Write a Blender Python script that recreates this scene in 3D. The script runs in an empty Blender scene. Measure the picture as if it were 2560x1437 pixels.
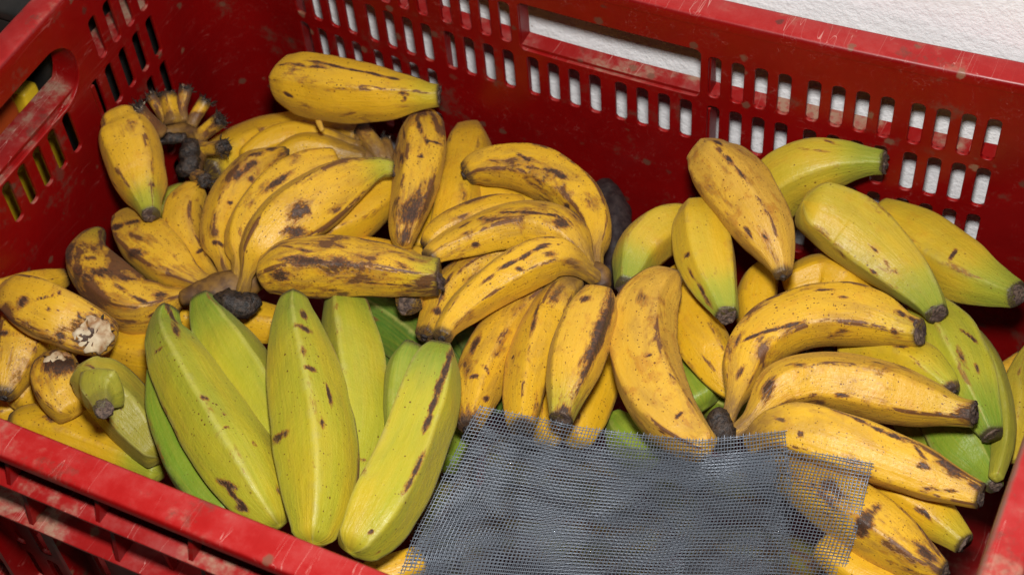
import bpy, bmesh, math, random
import numpy as np
from mathutils import Vector, Matrix, noise as mn
C = bpy.context.scene.collection
scene = bpy.context.scene
CM = 0.01                      # everything below is measured in centimetres
# ------------------------------------------------------------------ camera, world, lamp, exposure
cam_d = bpy.data.cameras.new('camera'); cam = bpy.data.objects.new('camera', cam_d); C.objects.link(cam)
LENS = 58.612
CAMPOS = [47.691, -61.124, 65.298]
R0 = [0.900904, 0.428944, -0.066167]
R1 = [0.298207, -0.722531, -0.623715]
R2 = [-0.315347, 0.542176, -0.778846]
cam_d.sensor_width = 36; cam_d.lens = LENS; cam_d.clip_start = .05; cam_d.clip_end = 50
RIGHT, UP, FWD = Vector(R0), -Vector(R1), Vector(R2)
m = Matrix.Identity(4)
for i in range(3):
    m[i][0] = RIGHT[i]; m[i][1] = UP[i]; m[i][2] = -FWD[i]; m[i][3] = CAMPOS[i]*CM
cam.matrix_world = m
scene.camera = cam
cam_d.dof.use_dof = True; cam_d.dof.focus_distance = .80; cam_d.dof.aperture_fstop = 14
w = bpy.data.worlds.new('World'); scene.world = w; w.use_nodes = True
w.node_tree.nodes['Background'].inputs[0].default_value = (.95, .92, .9, 1)
w.node_tree.nodes['Background'].inputs[1].default_value = .009
ld = bpy.data.lights.new('flash_lamp', 'AREA'); ld.shape = 'DISK'; ld.size = .07; ld.energy = 8.6; ld.color = (1, .98, .95)
flash = bpy.data.objects.new('flash_lamp', ld); C.objects.link(flash)
fp = Vector(CAMPOS) + UP*11 + RIGHT*1.0 + FWD*4
aim = Vector(CAMPOS) + FWD*80
z_ = (fp-aim).normalized(); x_ = Vector((1, 0, 0)).cross(z_).cross(z_)*-1; x_.normalize(); y_ = z_.cross(x_)
m2 = Matrix.Identity(4)
for i in range(3):
    m2[i][0] = x_[i]; m2[i][1] = y_[i]; m2[i][2] = z_[i]; m2[i][3] = fp[i]*CM
flash.matrix_world = m2
scene.view_settings.view_transform = 'Standard'; scene.view_settings.look = 'None'; scene.view_settings.exposure = 0; scene.view_settings.gamma = 1
scene.cycles.max_bounces = 6; scene.cycles.transparent_max_bounces = 8

# ------------------------------------------------------------------ node helper
class N:
    def __init__(s, name):
        s.m = bpy.data.materials.new(name); s.m.use_nodes = True; s.t = s.m.node_tree; s.t.nodes.clear()
        s.o = s.t.nodes.new('ShaderNodeOutputMaterial'); s.b = s.t.nodes.new('ShaderNodeBsdfPrincipled'); s.t.links.new(s.b.outputs[0], s.o.inputs[0])
    def n(s, ty, **k):
        x = s.t.nodes.new('ShaderNode'+ty)
        for a, v in k.items(): setattr(x, a, v)
        return x
    def _in(s, x, i, v):
        if v is None: return
        if isinstance(v, bpy.types.NodeSocket): s.t.links.new(v, x.inputs[i])
        else: x.inputs[i].default_value = v
    def m_(s, op, a, b=None, c=None, clamp=False):
        x = s.n('Math', operation=op); x.use_clamp = clamp
        s._in(x, 0, a); s._in(x, 1, b); s._in(x, 2, c); return x.outputs[0]
    def mr(s, v, a, b, c=0., d=1., smooth=True):
        x = s.n('MapRange'); x.interpolation_type = 'SMOOTHSTEP' if smooth else 'LINEAR'
        for i, q in enumerate((v, a, b, c, d)): s._in(x, i, q)
        return x.outputs[0]
    def mix(s, f, a, b):
        x = s.n('Mix', data_type='RGBA'); s._in(x, 0, f)
        for i, v in ((6, a), (7, b)):
            if isinstance(v, tuple): v = (*v, 1)
            s._in(x, i, v)
        return x.outputs[2]
    def attr(s, name, ob=False):
        x = s.n('Attribute', attribute_name=name); x.attribute_type = 'OBJECT' if ob else 'GEOMETRY'; return x
    def noise(s, v, scale, detail=3., rough=.5, dist=0.):
        x = s.n('TexNoise'); s._in(x, 'Vector', v); s._in(x, 'Scale', scale); s._in(x, 'Detail', detail); s._in(x, 'Roughness', rough); s._in(x, 'Distortion', dist)
        return x.outputs[0]
    def vscale(s, v, sc, add=None):
        x = s.n('VectorMath', operation='MULTIPLY'); s._in(x, 0, v); x.inputs[1].default_value = sc
        if add is None: return x.outputs[0]
        y = s.n('VectorMath', operation='ADD'); s._in(y, 0, x.outputs[0]); s._in(y, 1, add); return y.outputs[0]
    def ramp(s, f, pts):
        x = s.n('ValToRGB'); s._in(x, 0, f); e = x.color_ramp.elements
        e[0].position, e[0].color = pts[0][0], (*pts[0][1], 1); e[1].position, e[1].color = pts[-1][0], (*pts[-1][1], 1)
        for p, c in pts[1:-1]:
            k = e.new(p); k.color = (*c, 1)
        return x.outputs[0]
    def out(s, col, rough=.5, bump=None, bs=.2, bd=.001, spec=.5, **k):
        s._in(s.b, 'Base Color', (*col, 1) if isinstance(col, tuple) else col); s._in(s.b, 'Roughness', rough); s._in(s.b, 'Specular IOR Level', spec)
        if bump is not None:
            x = s.n('Bump'); x.inputs['Strength'].default_value = bs; x.inputs['Distance'].default_value = bd; s._in(x, 'Height', bump); s.t.links.new(x.outputs[0], s.b.inputs['Normal'])
        for a, v in k.items(): s._in(s.b, a.replace('_', ' '), v)
        return s.m

# ------------------------------------------------------------------ peel material, driven by per-object ripeness properties
def peel():
    k = N('banana_peel')
    bc = k.attr('bc').outputs['Vector']; seed = k.attr('seed', True).outputs['Fac']; sv = k.n('CombineXYZ'); k._in(sv, 0, seed); k._in(sv, 1, seed); k._in(sv, 2, k.m_('MULTIPLY', seed, 1.7)); sv = sv.outputs[0]
    g = k.attr('green', True).outputs['Fac']; br = k.attr('tan', True).outputs['Fac']; sp = k.attr('spots', True).outputs['Fac']
    gl = k.m_('MULTIPLY', k.attr('gl').outputs['Fac'], .62); mk = k.attr('mark').outputs['Fac']; rg = k.attr('ridge').outputs['Fac']; td = k.attr('tipd').outputs['Fac']
    long_ = k.vscale(bc, (1, 1, .22), sv); fib = k.vscale(bc, (1, 1, .06), sv); iso = k.vscale(bc, (1, 1, 1), sv)
    n1 = k.noise(long_, .55, 4., .55); n2 = k.noise(iso, 1.3, 5., .6); nf = k.noise(fib, 6., 3., .6); nh = k.noise(iso, 7., 4., .65)
    G = k.m_('ADD', g, gl); G = k.m_('ADD', G, k.m_('MULTIPLY', k.m_('SUBTRACT', n1, .5), k.mr(g, 0., .35, .15, .50))); G = k.m_('ADD', G, k.m_('MULTIPLY', rg, k.mr(G, .15, .8, 0., .10)))
    G = k.m_('MULTIPLY', G, .6667, clamp=True)
    col = k.ramp(G, [(0., (.635, .350, .011)), (.12, (.58, .36, .012)), (.32, (.375, .345, .020)), (.48, (.255, .30, .024)), (.66, (.165, .255, .017)), (.83, (.085, .18, .02)), (1., (.03, .09, .015))])
    yel = k.mr(G, .0, .35, 1., 0.)
    col = k.mix(k.m_('MULTIPLY', yel, k.mr(n2, .5, .75, 0., .38)), col, (.60, .26, .012))
    col = k.mix(k.m_('MULTIPLY', br, k.mr(n1, .3, .6, .45, .9)), col, k.mix(yel, (.25, .21, .03), (.54, .30, .045)))
    col = k.mix(k.m_('MULTIPLY', k.m_('MULTIPLY', br, yel), k.mr(n2, .52, .68, 0., .65)), col, (.36, .12, .012))
    col = k.mix(k.mr(nf, .35, .75, 0., .14), col, (.66, .46, .06))
    col = k.mix(k.m_('MULTIPLY', k.mr(rg, .72, 1., 0., .5), k.mr(n2, .45, .65)), col, k.mix(yel, (.38, .36, .10), (.32, .17, .03)))
    dus = k.noise(k.vscale(bc, (1, 1, .4), sv), .8, 6., .65, .6)
    col = k.mix(k.m_('MULTIPLY', k.mr(dus, .47, .66), k.m_('ADD', .08, k.m_('MULTIPLY', sp, .5))), col, k.mix(yel, (.16, .15, .035), (.30, .155, .030)))
    col = k.mix(k.m_('MULTIPLY', k.mr(rg, .86, .99), k.mr(g, .2, .4, 0., .24)), col, (.62, .55, .16))
    # freckles
    for sc, rad, gate in ((2.4, .13, .62), (4.4, .18, .5), (7.5, .2, .5)):
        v = k.n('TexVoronoi'); k._in(v, 'Vector', iso); k._in(v, 'Scale', sc); v.inputs['Randomness'].default_value = 1.
        ran = k.n('SeparateColor'); k._in(ran, 0, v.outputs['Color']); r_ = ran.outputs[0]
        dens = k.m_('ADD', k.m_('MULTIPLY', sp, .75), k.m_('MULTIPLY', k.m_('SUBTRACT', n1, .5), 1.0))
        on = k.mr(k.m_('SUBTRACT', k.m_('MULTIPLY', dens, 1.), r_), -.05, .05)
        rr = k.m_('MULTIPLY', k.m_('ADD', ran.outputs[1], .35), rad)
        d = k.m_('SUBTRACT', rr, v.outputs['Distance'])
        col = k.mix(k.m_('MULTIPLY', k.m_('MULTIPLY', k.mr(d, -.02, .05), on), .85), col, (.11, .035, .01))
    # bruises grown over the peel
    b1 = k.noise(k.vscale(bc, (1, 1, .5), sv), .75, 6., .62, .3)
    br_t = k.m_('ADD', b1, k.m_('MULTIPLY', sp, .20)); br_t = k.m_('ADD', br_t, k.m_('MULTIPLY', k.mr(rg, .4, 1.), .03))
    halo = k.mr(br_t, .70, .78, 0., .6); dark = k.mr(br_t, .775, .82)
    rl = k.m_('MULTIPLY', k.mr(rg, .78, .93), k.mr(k.m_('ADD', k.noise(k.vscale(bc, (1, 1, .35), sv), 1.1, 5., .7), k.m_('MULTIPLY', sp, .12)), .56, .66))
    halo = k.m_('MAXIMUM', halo, k.m_('MULTIPLY', rl, .75)); dark = k.m_('MAXIMUM', dark, k.m_('MULTIPLY', k.mr(rl, .6, .95), k.mr(sp, .1, .5, .2, .9)))
    mm = k.m_('ADD', mk, k.m_('MULTIPLY', k.m_('SUBTRACT', k.noise(k.vscale(bc, (1, 1, .45), sv), 3.0, 7., .78), .5), 1.7))
    mm = k.m_('MULTIPLY', mm, k.mr(mk, .02, .2))
    halo = k.m_('MAXIMUM', halo, k.mr(mm, .18, .52, 0., .85)); dark = k.m_('MAXIMUM', dark, k.mr(mm, .45, .64))
    col = k.mix(halo, col, k.mix(k.mr(nh, .4, .6), (.30, .095, .012), (.19, .085, .025)))
    dk = k.mix(k.mr(k.m_('ADD', nh, k.m_('MULTIPLY', mm, .35)), .5, .85), (.105, .040, .018), (.022, .013, .013))
    col = k.mix(k.m_('MULTIPLY', dark, .90), col, dk)
    # fine dirt streaks and hair scratches
    sc_ = k.noise(k.vscale(bc, (1, 1, .12), sv), 3.5, 2., .5, 1.5); sc_ = k.m_('ABSOLUTE', k.m_('SUBTRACT', sc_, .5))
    col = k.mix(k.m_('MULTIPLY', k.mr(sc_, .0, .006, .5, 0.), k.mr(n2, .56, .62)), col, (.20, .09, .03))
    nk = k.attr('neck').outputs['Fac']
    col = k.mix(k.m_('MULTIPLY', nk, k.mr(n2, .35, .6, .55, 1.)), col, k.mix(nh, (.11, .05, .018), (.30, .17, .04)))
    col = k.mix(k.m_('MULTIPLY', td, k.mr(nh, .25, .6, .6, 1.)), col, (.045, .026, .017))
    rough = k.mr(nh, .3, .7, .33, .50); rough = k.m_('ADD', rough, k.m_('MULTIPLY', dark, .08))
    hgt = k.m_('ADD', k.m_('MULTIPLY', nf, .5), k.m_('ADD', k.m_('MULTIPLY', nh, .35), k.m_('ADD', k.m_('MULTIPLY', n2, 1.2), k.m_('MULTIPLY', dark, -.5))))
    return k.out(col, rough, hgt, .50, .0011, .34, Sheen_Weight=.04, Sheen_Roughness=.5, Sheen_Tint=(.9, .8, .65, 1))
PEEL = peel()

def simple(name, cols, scale=300., rough=.6, bs=.4, bd=.0006, spec=.4, thr=(.35, .65), detail=5.):
    k = N(name); tc = k.n('TexCoord').outputs['Object']; n = k.noise(tc, scale, detail, .6); n2 = k.noise(tc, scale*.23, 3., .6)
    c = k.mix(k.mr(n, *thr), cols[0], cols[1])
    if len(cols) > 2: c = k.mix(k.mr(n2, .52, .62), c, cols[2])
    return k.out(c, rough, n, bs, bd, spec)
CUT = simple('dried_stem_cut', ((.035, .022, .018), (.16, .105, .075), (.06, .035, .03)), 600, .75, .9, .0012)
BARK = simple('blackened_crown', ((.010, .008, .008), (.055, .035, .024), (.02, .014, .012)), 420, .45, .9, .0015)
CROWNY = simple('brown_yellow_crown', ((.20, .10, .018), (.085, .038, .013), (.05, .025, .012)), 130, .6, .6, .001)
BLACKP = simple('black_rotten_peel', ((.018, .013, .014), (.045, .032, .03)), 200, .5, .5, .001)
FLESH = simple('banana_flesh', ((.58, .47, .30), (.26, .12, .04), (.62, .52, .36)), 110, .7, .5, .0008)
FIBRE = simple('pale_dry_fibre', ((.50, .40, .27), (.18, .12, .07)), 500, .8, .5, .0005)

def plastic():
    k = N('red_plastic'); geo = k.n('NewGeometry'); tc = k.n('TexCoord').outputs['Object']
    n1 = k.noise(tc, 12., 5., .6); n2 = k.noise(tc, 60., 6., .65); n3 = k.noise(tc, 260., 4., .6)
    col = k.mix(k.mr(n1, .3, .7), (.150, .0011, .0013), (.205, .0020, .0020))
    sep = k.n('SeparateXYZ'); k._in(sep, 0, geo.outputs['Normal']); up = k.mr(sep.outputs[2], .5, .95)
    # pale scuffing and dust on what faces up
    dirt = k.attr('dust').outputs['Fac']
    up = k.m_('MULTIPLY', up, dirt)
    col = k.mix(k.m_('MULTIPLY', k.m_('MULTIPLY', up, k.mr(n2, .25, .6, .75, 1.)), k.mr(dirt, .62, .95, 1.35, .5)), col, k.mix(k.m_('MULTIPLY', k.mr(n2, .4, .7), k.mr(dirt, .6, 1., .35, 1.)), (.39, .010, .009), (.42, .085, .075)))
    dust = k.m_('MULTIPLY', up, k.mr(k.m_('ADD', k.m_('ADD', n1, k.m_('MULTIPLY', n2, .5)), k.m_('MULTIPLY', k.m_('SUBTRACT', dirt, 1.), .16)), .77, .90)); col = k.mix(k.m_('MULTIPLY', dust, k.mr(n3, .35, .6, .2, .8)), col, (.33, .22, .145))
    # scratches: thin stretched lines in two directions
    scr = None
    for rot, s1 in ((.5, 55.), (-.9, 70.), (1.9, 48.)):
        mp = k.n('Mapping'); k._in(mp, 0, tc); mp.inputs['Rotation'].default_value = (0, 0, rot); mp.inputs['Scale'].default_value = (1, .09, 1)
        a = k.noise(mp.outputs[0], s1*3.2, 1.5, .5, .4); a = k.m_('ABSOLUTE', k.m_('SUBTRACT', a, .5)); a = k.m_('MULTIPLY', k.mr(a, 0., .007, 1., 0.), k.mr(k.noise(mp.outputs[0], s1*1.7, 2.), .56, .64))
        scr = a if scr is None else k.m_('MAXIMUM', scr, a)
    col = k.mix(k.m_('MULTIPLY', scr, k.mr(sep.outputs[2], .3, .9, .16, .8)), col, (.58, .27, .23))
    # brown and black specks of grime
    v = k.n('TexVoronoi'); k._in(v, 'Vector', tc); v.inputs['Scale'].default_value = 75.; ran = k.n('SeparateColor'); k._in(ran, 0, v.outputs['Color'])
    spk = k.m_('MULTIPLY', k.mr(k.m_('ADD', v.outputs['Distance'], k.m_('MULTIPLY', n3, .35)), .30, .40, 1., 0.), k.mr(ran.outputs[0], .62, .66))
    col = k.mix(k.m_('MULTIPLY', spk, .75), col, k.mix(ran.outputs[1], (.06, .02, .015), (.22, .12, .07)))
    gr = k.mr(k.m_('ADD', k.noise(tc, 38., 7., .75), k.m_('MULTIPLY', n1, .5)), .82, .95); col = k.mix(k.m_('MULTIPLY', gr, .6), col, (.11, .045, .03))
    grime = k.attr('grime').outputs['Fac']; col = k.mix(k.m_('MULTIPLY', grime, k.mr(n2, .3, .6, .35, .9)), col, (.14, .075, .05))
    rough = k.m_('ADD', k.mr(n2, .3, .7, .30, .42), k.m_('ADD', k.m_('MULTIPLY', dust, .4), k.m_('MULTIPLY', up, .14)))
    return k.out(col, rough, k.m_('ADD', n3, k.m_('MULTIPLY', n1, 1.5)), .10, .0008, .32)
RED = plastic()

def plaster():
    k = N('white_rough_plaster'); tc = k.n('TexCoord').outputs['Object']
    n1 = k.noise(tc, 9., 4., .6); n2 = k.noise(tc, 190., 5., .62); n3 = k.noise(tc, 480., 3., .6)
    col = k.mix(k.mr(n1, .3, .7), (.84, .84, .85), (.93, .92, .93)); col = k.mix(k.mr(k.noise(tc, 45., 5., .7), .62, .75, 0., .35), col, (.62, .50, .47))
    v = k.n('TexVoronoi'); k._in(v, 'Vector', tc); v.inputs['Scale'].default_value = 70.; ran = k.n('SeparateColor'); k._in(ran, 0, v.outputs['Color'])
    col = k.mix(k.m_('MULTIPLY', k.mr(v.outputs['Distance'], .05, .12, .6, 0.), k.mr(ran.outputs[0], .9, .92)), col, (.25, .14, .1))
    return k.out(col, .85, k.m_('ADD', n2, k.m_('MULTIPLY', n3, .35)), .45, .0028, .25)
PLASTER = plaster()
WIRE = N('grey_wire').out((.205, .235, .28), .36, spec=.5, Metallic=.3)
FLOOR = simple('dark_concrete', ((.10, .09, .08), (.16, .15, .13)), 60, .9)
YEL = simple('yellow_plastic', ((.75, .50, .015), (.62, .40, .02)), 40, .4, .1); ORA = simple('orange_red_plastic', ((.42, .06, .01), (.36, .05, .01)), 40, .45, .1)
DARK = simple('darkening_box_black', ((.012, .011, .010), (.022, .019, .017)), 60, .6, .2)  # near-black for the boxes added to darken the view outside
SNAIL = simple('brown_speck', ((.12, .06, .03), (.28, .17, .09)), 800, .6)

# ------------------------------------------------------------------ object helpers
def tag(o, label=None, cat=None, group=None, kind=None):
    if label: o['label'] = label
    if cat: o['category'] = cat
    if group: o['group'] = group
    if kind: o['kind'] = kind
    return o
def link(name, verts, faces, mat, parent=None, smooth=True, origin=None, attrs=None, mats=None, fm=None):
    me = bpy.data.meshes.new(name); V = np.array(verts, dtype=np.float64)
    org = np.array(origin if origin is not None else (parent_world(parent) if parent else V.mean(0)), dtype=float)
    me.from_pydata(((V-org)*CM).tolist(), [], faces)
    if smooth: me.polygons.foreach_set('use_smooth', [True]*len(me.polygons))
    for a, (ty, dat) in (attrs or {}).items():
        at = me.attributes.new(a, ty, 'POINT')
        at.data.foreach_set('vector' if ty == 'FLOAT_VECTOR' else 'value', np.array(dat, dtype=np.float32).ravel())
    for mt in (mats or [mat]): me.materials.append(mt)
    if fm is not None: me.polygons.foreach_set('material_index', fm)
    me.update(); o = bpy.data.objects.new(name, me); C.objects.link(o)
    if parent:
        o.parent = parent; pw = np.array(parent_world(parent)); o.location = tuple((org-pw)*CM)
    else: o.location = tuple(org*CM)
    o['_w'] = [float(a) for a in org]
    return o
def parent_world(p): return list(p['_w'])
def empty(name, loc):
    o = bpy.data.objects.new(name, None); C.objects.link(o); o.location = tuple(np.array(loc)*CM); o['_w'] = [float(a) for a in loc]; o.empty_display_size = .02; return o

# ------------------------------------------------------------------ setting
def quad_grid(o, u, v, nu, nv):
    o, u, v = map(np.array, (o, u, v)); V = [o+u*i/nu+v*j/nv for j in range(nv+1) for i in range(nu+1)]
    F = [(j*(nu+1)+i, j*(nu+1)+i+1, (j+1)*(nu+1)+i+1, (j+1)*(nu+1)+i) for j in range(nv) for i in range(nu)]; return V, F
V, F = quad_grid((-120, 1.8, -24), (260, 0, 0), (0, 0, 160), 1, 1)
tag(link('wall', V, F, PLASTER, smooth=False), 'rough white plastered wall right behind the red crate', 'wall', kind='structure')
V, F = quad_grid((-120, -120, -24), (260, 0, 0), (0, 121.8, 0), 1, 1)
tag(link('floor', V, F, FLOOR, smooth=False), 'dark concrete floor under the crate', 'floor', kind='structure')

# ------------------------------------------------------------------ crate
X0, X1, Y0, Y1, RC, ZT, ZB = -6.2, 46.9, -35.8, 0., 4., 7.67, -22.
def bow(V):
    V = np.array(V, dtype=float); t = np.clip((V[:, 0]-21)/25, -1, 1)
    b = -1.6*(1-t*t)+.33*t*(1-t*t); wgt = np.clip((V[:, 1]+9)/8, 0, 1); wgt = wgt*wgt*(3-2*wgt)
    V[:, 1] += b*wgt; return V
def path(n):   # closed inner outline, offset outwards by n: list of (x, y)
    P = []
    for (cx, cy, a0) in ((X1-RC, Y1-RC, 0), (X0+RC, Y1-RC, 90), (X0+RC, Y0+RC, 180), (X1-RC, Y0+RC, 270)):
        for k in range(13):
            a = math.radians(a0+k*7.5); P.append((cx+(RC+n)*math.cos(a), cy+(RC+n)*math.sin(a)))
        nx = {0: 24, 90: 12, 180: 24, 270: 12}[a0]
        (ax, ay) = P[-1]
        nxt = {0: (X0+RC, Y1+n), 90: (X0-n, Y0+RC), 180: (X1-RC, Y0-n), 270: (X1+n, Y1-RC)}[a0]
        for k in range(1, nx): P.append((ax+(nxt[0]-ax)*k/nx, ay+(nxt[1]-ay)*k/nx))
    return P
def sweep(profile, back=1.):
    rings = [path(n) for n, z in profile]; m_ = len(rings[0]); V = []; F = []
    for (n, z), r in zip(profile, rings): V += [(x, y if y <= Y1 else Y1+(y-Y1)*back, z) for x, y in r]
    k = len(profile)
    for i in range(k):
        j = (i+1) % k
        for a in range(m_):
            b_ = (a+1) % m_; F.append((i*m_+a, i*m_+b_, j*m_+b_, j*m_+a))
    return bow(V), F
crate = empty('plastic_crate', ((X0+X1)/2, (Y0+Y1)/2, ZB)); tag(crate, 'large scratched red plastic harvest crate with slotted walls, holding the bananas', 'crate')
def cpart(name, V, F, dust=1., grime=None, smooth=False, mat=None, label=None):
    V = np.array(V, dtype=float)
    at = {'dust': ('FLOAT', np.full(len(V), dust)), 'grime': ('FLOAT', np.zeros(len(V)) if grime is None else grime)}
    o = link(name, V, F, mat or RED, crate, smooth, attrs=at)
    if label: o['label'] = label
    return o
def autosmooth(o, ang=40):
    me = o.data; bm = bmesh.new(); bm.from_mesh(me); bmesh.ops.recalc_face_normals(bm, faces=bm.faces)
    for e in bm.edges:
        if len(e.link_faces) == 2 and e.calc_face_angle(0) > math.radians(ang): e.smooth = False
    bm.to_mesh(me); bm.free(); me.polygons.foreach_set('use_smooth', [True]*len(me.polygons))
V, F = sweep([(-.05, 7.0), (-.05, 7.42), (.0, 7.55), (.09, 7.63), (.22, 7.67), (1.36, 7.67), (1.50, 7.63), (1.60, 7.55), (1.64, 7.42), (1.64, 7.18), (1.5, 7.18), (1.46, 7.3), (.4, 7.25), (.27, 7.0)])
gr = np.array([1. if (p[0] > X1-.6 and p[2] < 7.65 and p[0] < X1+.12) else 0. for p in V])
autosmooth(cpart('rim', V, F, .62, gr))
for z, n0, n1, h in ((5.36, .24, 1.92, .08), (2.02, .24, 1.92, .09), (1.62, .24, .9, .07), (-8.9, .24, 1.4, .09), (-20.9, .24, 1.62, .1)):
    V, F = sweep([(n0, z-h), (n0, z+h), (n1-.06, z+h), (n1, z+h-.05), (n1, z-h)], .64); autosmooth(cpart('flange', V, F, 1.))
# slotted panels: filled 2-D outlines with holes, bevelled, then stood up along each side
def slot_pts(cx, cy, w2, h2, r, k=4):
    P = []
    for (sx, sy, a0) in ((1, 1, 0), (-1, 1, 90), (-1, -1, 180), (1, -1, 270)):
        for i in range(k+1):
            a = math.radians(a0+i*90/k); P.append((cx+sx*(w2-r)+r*math.cos(a), cy+sy*(h2-r)+r*math.sin(a)))
    return P
def panel(u0, u1, holes, th=.24):
    cu = bpy.data.curves.new('wall_outline', 'CURVE'); cu.dimensions = '2D'; cu.fill_mode = 'BOTH'; bv = .05
    def sp(P):
        s = cu.splines.new('POLY'); s.points.add(len(P)-1)
        for p, q in zip(s.points, P): p.co = (q[0], q[1], 0, 1)
        s.use_cyclic_u = True
    n = 26; z0, z1 = ZB+.1, 7.05; u0 -= bv; u1 += bv
    sp([(u0+(u1-u0)*i/n, z0) for i in range(n)]+[(u1, z0+(z1-z0)*i/10) for i in range(10)]+[(u1-(u1-u0)*i/n, z1) for i in range(n)]+[(u0, z1-(z1-z0)*i/10) for i in range(10)])
    for h in holes: sp(h)
    cu.extrude = th/2-bv; cu.bevel_depth = bv; cu.bevel_resolution = 2; cu.offset = -bv
    o = bpy.data.objects.new('t', cu); C.objects.link(o)
    me = bpy.data.meshes.new_from_object(o.evaluated_get(bpy.context.evaluated_depsgraph_get()))
    bm = bmesh.new(); bm.from_mesh(me)
    for i in range(1, 22):
        x = u0+(u1-u0)*i/22+.013; bmesh.ops.bisect_plane(bm, geom=bm.verts[:]+bm.edges[:]+bm.faces[:], plane_co=(x, 0, 0), plane_no=(1, 0, 0))
    bm.verts.index_update(); V = np.array([v.co[:] for v in bm.verts]); F = [tuple(q.index for q in f.verts) for f in bm.faces]; bm.free()
    bpy.data.objects.remove(o); bpy.data.meshes.remove(me); bpy.data.curves.remove(cu)
    return V, F, th
ROWS = [3.54-3.54*i for i in range(7)]
def long_holes():
    H = []
    for ri, zc in enumerate(ROWS):
        for g in range(8):
            if (ri == 0 and g in (3, 4)) or (ri > 1 and 2 <= g <= 5): continue
            for s in range(4): H.append(slot_pts(g*5.295+s*1.25, zc, .34, 1.43, .26))
    H.append(slot_pts(20.45, 3.55, 5.25, 1.68, .35)); return H
def short_holes():
    H = []
    for ri, zc in enumerate(ROWS):
        for k in range(17):
            if k in (5, 11) or (ri == 0 and 4 <= k <= 12) or (ri > 1 and 2 <= k <= 14): continue
            H.append(slot_pts(-6.74-1.39*k, zc, .36, 1.43, .28))
    H.append(slot_pts(-17.9, 3.58, 4.95, 1.95, 1.9, 8)); return H
def place(V, F, th, side):
    out = np.zeros_like(V)
    if side in 'bf':
        out[:, 0] = V[:, 0]; out[:, 2] = V[:, 1]; d = (V[:, 2]+th/2)
        out[:, 1] = (Y1+d) if side == 'b' else (Y0-d)
    else:
        out[:, 1] = V[:, 0]; out[:, 2] = V[:, 1]; d = (V[:, 2]+th/2)
        out[:, 0] = (X0-d) if side == 'l' else (X1+d)
    autosmooth(cpart('side_wall', bow(out), F, .8), 35)
VL, FL, TH = panel(X0+RC, X1-RC, long_holes()); place(VL, FL, TH, 'b'); place(VL, FL, TH, 'f')
VS, FS, TH = panel(Y0+RC, Y1-RC, short_holes()); place(VS, FS, TH, 'l'); place(VS, FS, TH, 'r')
for (cx, cy, a0) in ((X1-RC, Y1-RC, 0), (X0+RC, Y1-RC, 90), (X0+RC, Y0+RC, 180), (X1-RC, Y0+RC, 270)):
    V = []; F = []
    for r in (RC, RC+.24):
        for zi in range(9):
            for k in range(17):
                a = math.radians(a0+k*90/16); V.append((cx+r*math.cos(a), cy+r*math.sin(a), ZB+.1+(7.05-ZB-.1)*zi/8))
    for zi in range(8):
        for k in range(16):
            i = zi*17+k; F.append((i, i+1, i+18, i+17)); i += 153; F.append((i, i+17, i+18, i+1))
    cpart('corner', bow(V), F, .8, smooth=True)
V = []; F = []   # base plate
P = path(-.01); V = [(x, y, ZB) for x, y in P]+[(x, y, ZB+.3) for x, y in P]; m_ = len(P)
F = [tuple(range(m_)), tuple(range(m_, 2*m_))]+[(i, (i+1) % m_, m_+(i+1) % m_, m_+i) for i in range(m_)]
cpart('base', V, F, 1.)
def prism(pts2, axis, c, half):      # pts2: (n outward, z) outline; a thin plate standing across the wall
    V = []
    for s in (-half, half):
        for n, z in pts2: V.append({'b': (c+s, Y1+n, z), 'f': (c+s, Y0-n, z), 'l': (X0-n, c+s, z), 'r': (X1+n, c+s, z)}[axis])
    k = len(pts2); F = [tuple(range(k)), tuple(range(2*k-1, k-1, -1))]+[(i, (i+1) % k, k+(i+1) % k, k+i) for i in range(k)]
    return bow(V), F
def arc_gusset(zt, zb, n1):
    P = [(.23, zt), (n1*.72, zt)]
    for i in range(1, 7): t = i/6; P.append((n1*(.72+.28*t**1.6), zt-(zt-zb)*t))
    P.append((.23, zb)); return P
for side, cs in (('b', [-.9, 9.7, 14.9, 26.1, 30.9, 41.5]), ('f', [-1.3+4.66*i for i in range(10)]), ('l', [-5.2, -12.3, -23.5, -30.6]), ('r', [-5.2, -12.3, -23.5, -30.6])):
    for c in cs:
        for zt, zb in ((7.22, 5.45), (5.27, 2.12)):
                    V, F = prism(arc_gusset(zt, zb, 1.1 if side == 'b' else 1.8), side, c, .11); autosmooth(cpart('gusset', V, F, .8))
        V, F = prism([(.23, .93), (1.3, .93), (1.3, -20.8), (.23, -20.8)], side, c, .14); cpart('rib', V, F, .8)
# collars round the grip openings
def collar(cx, cy, w2, h2, r, side, depth, k=8):
    A = slot_pts(cx, cy, w2, h2, r, k); Bq = slot_pts(cx, cy, w2+.2, h2+.2, r+.2, k); n = len(A); V = []
    for P, d in ((A, .2), (A, depth), (Bq, depth), (Bq, .2)):
        for u, z in P: V.append({'b': (u, Y1+d, z), 'f': (u, Y0-d, z), 'l': (X0-d, u, z), 'r': (X1+d, u, z)}[side])
    F = []
    for i in range(4):
        j = (i+1) % 4
        for a in range(n): b_ = (a+1) % n; F.append((i*n+a, i*n+b_, j*n+b_, j*n+a))
    autosmooth(cpart('handle', bow(V), F, 1.))
for sd in 'bf': collar(20.45, 3.55, 5.22, 1.66, .34, sd, 1.2, 4)
for sd in 'lr': collar(-17.9, 3.58, 4.92, 1.93, 1.88, sd, 1.75)

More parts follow.
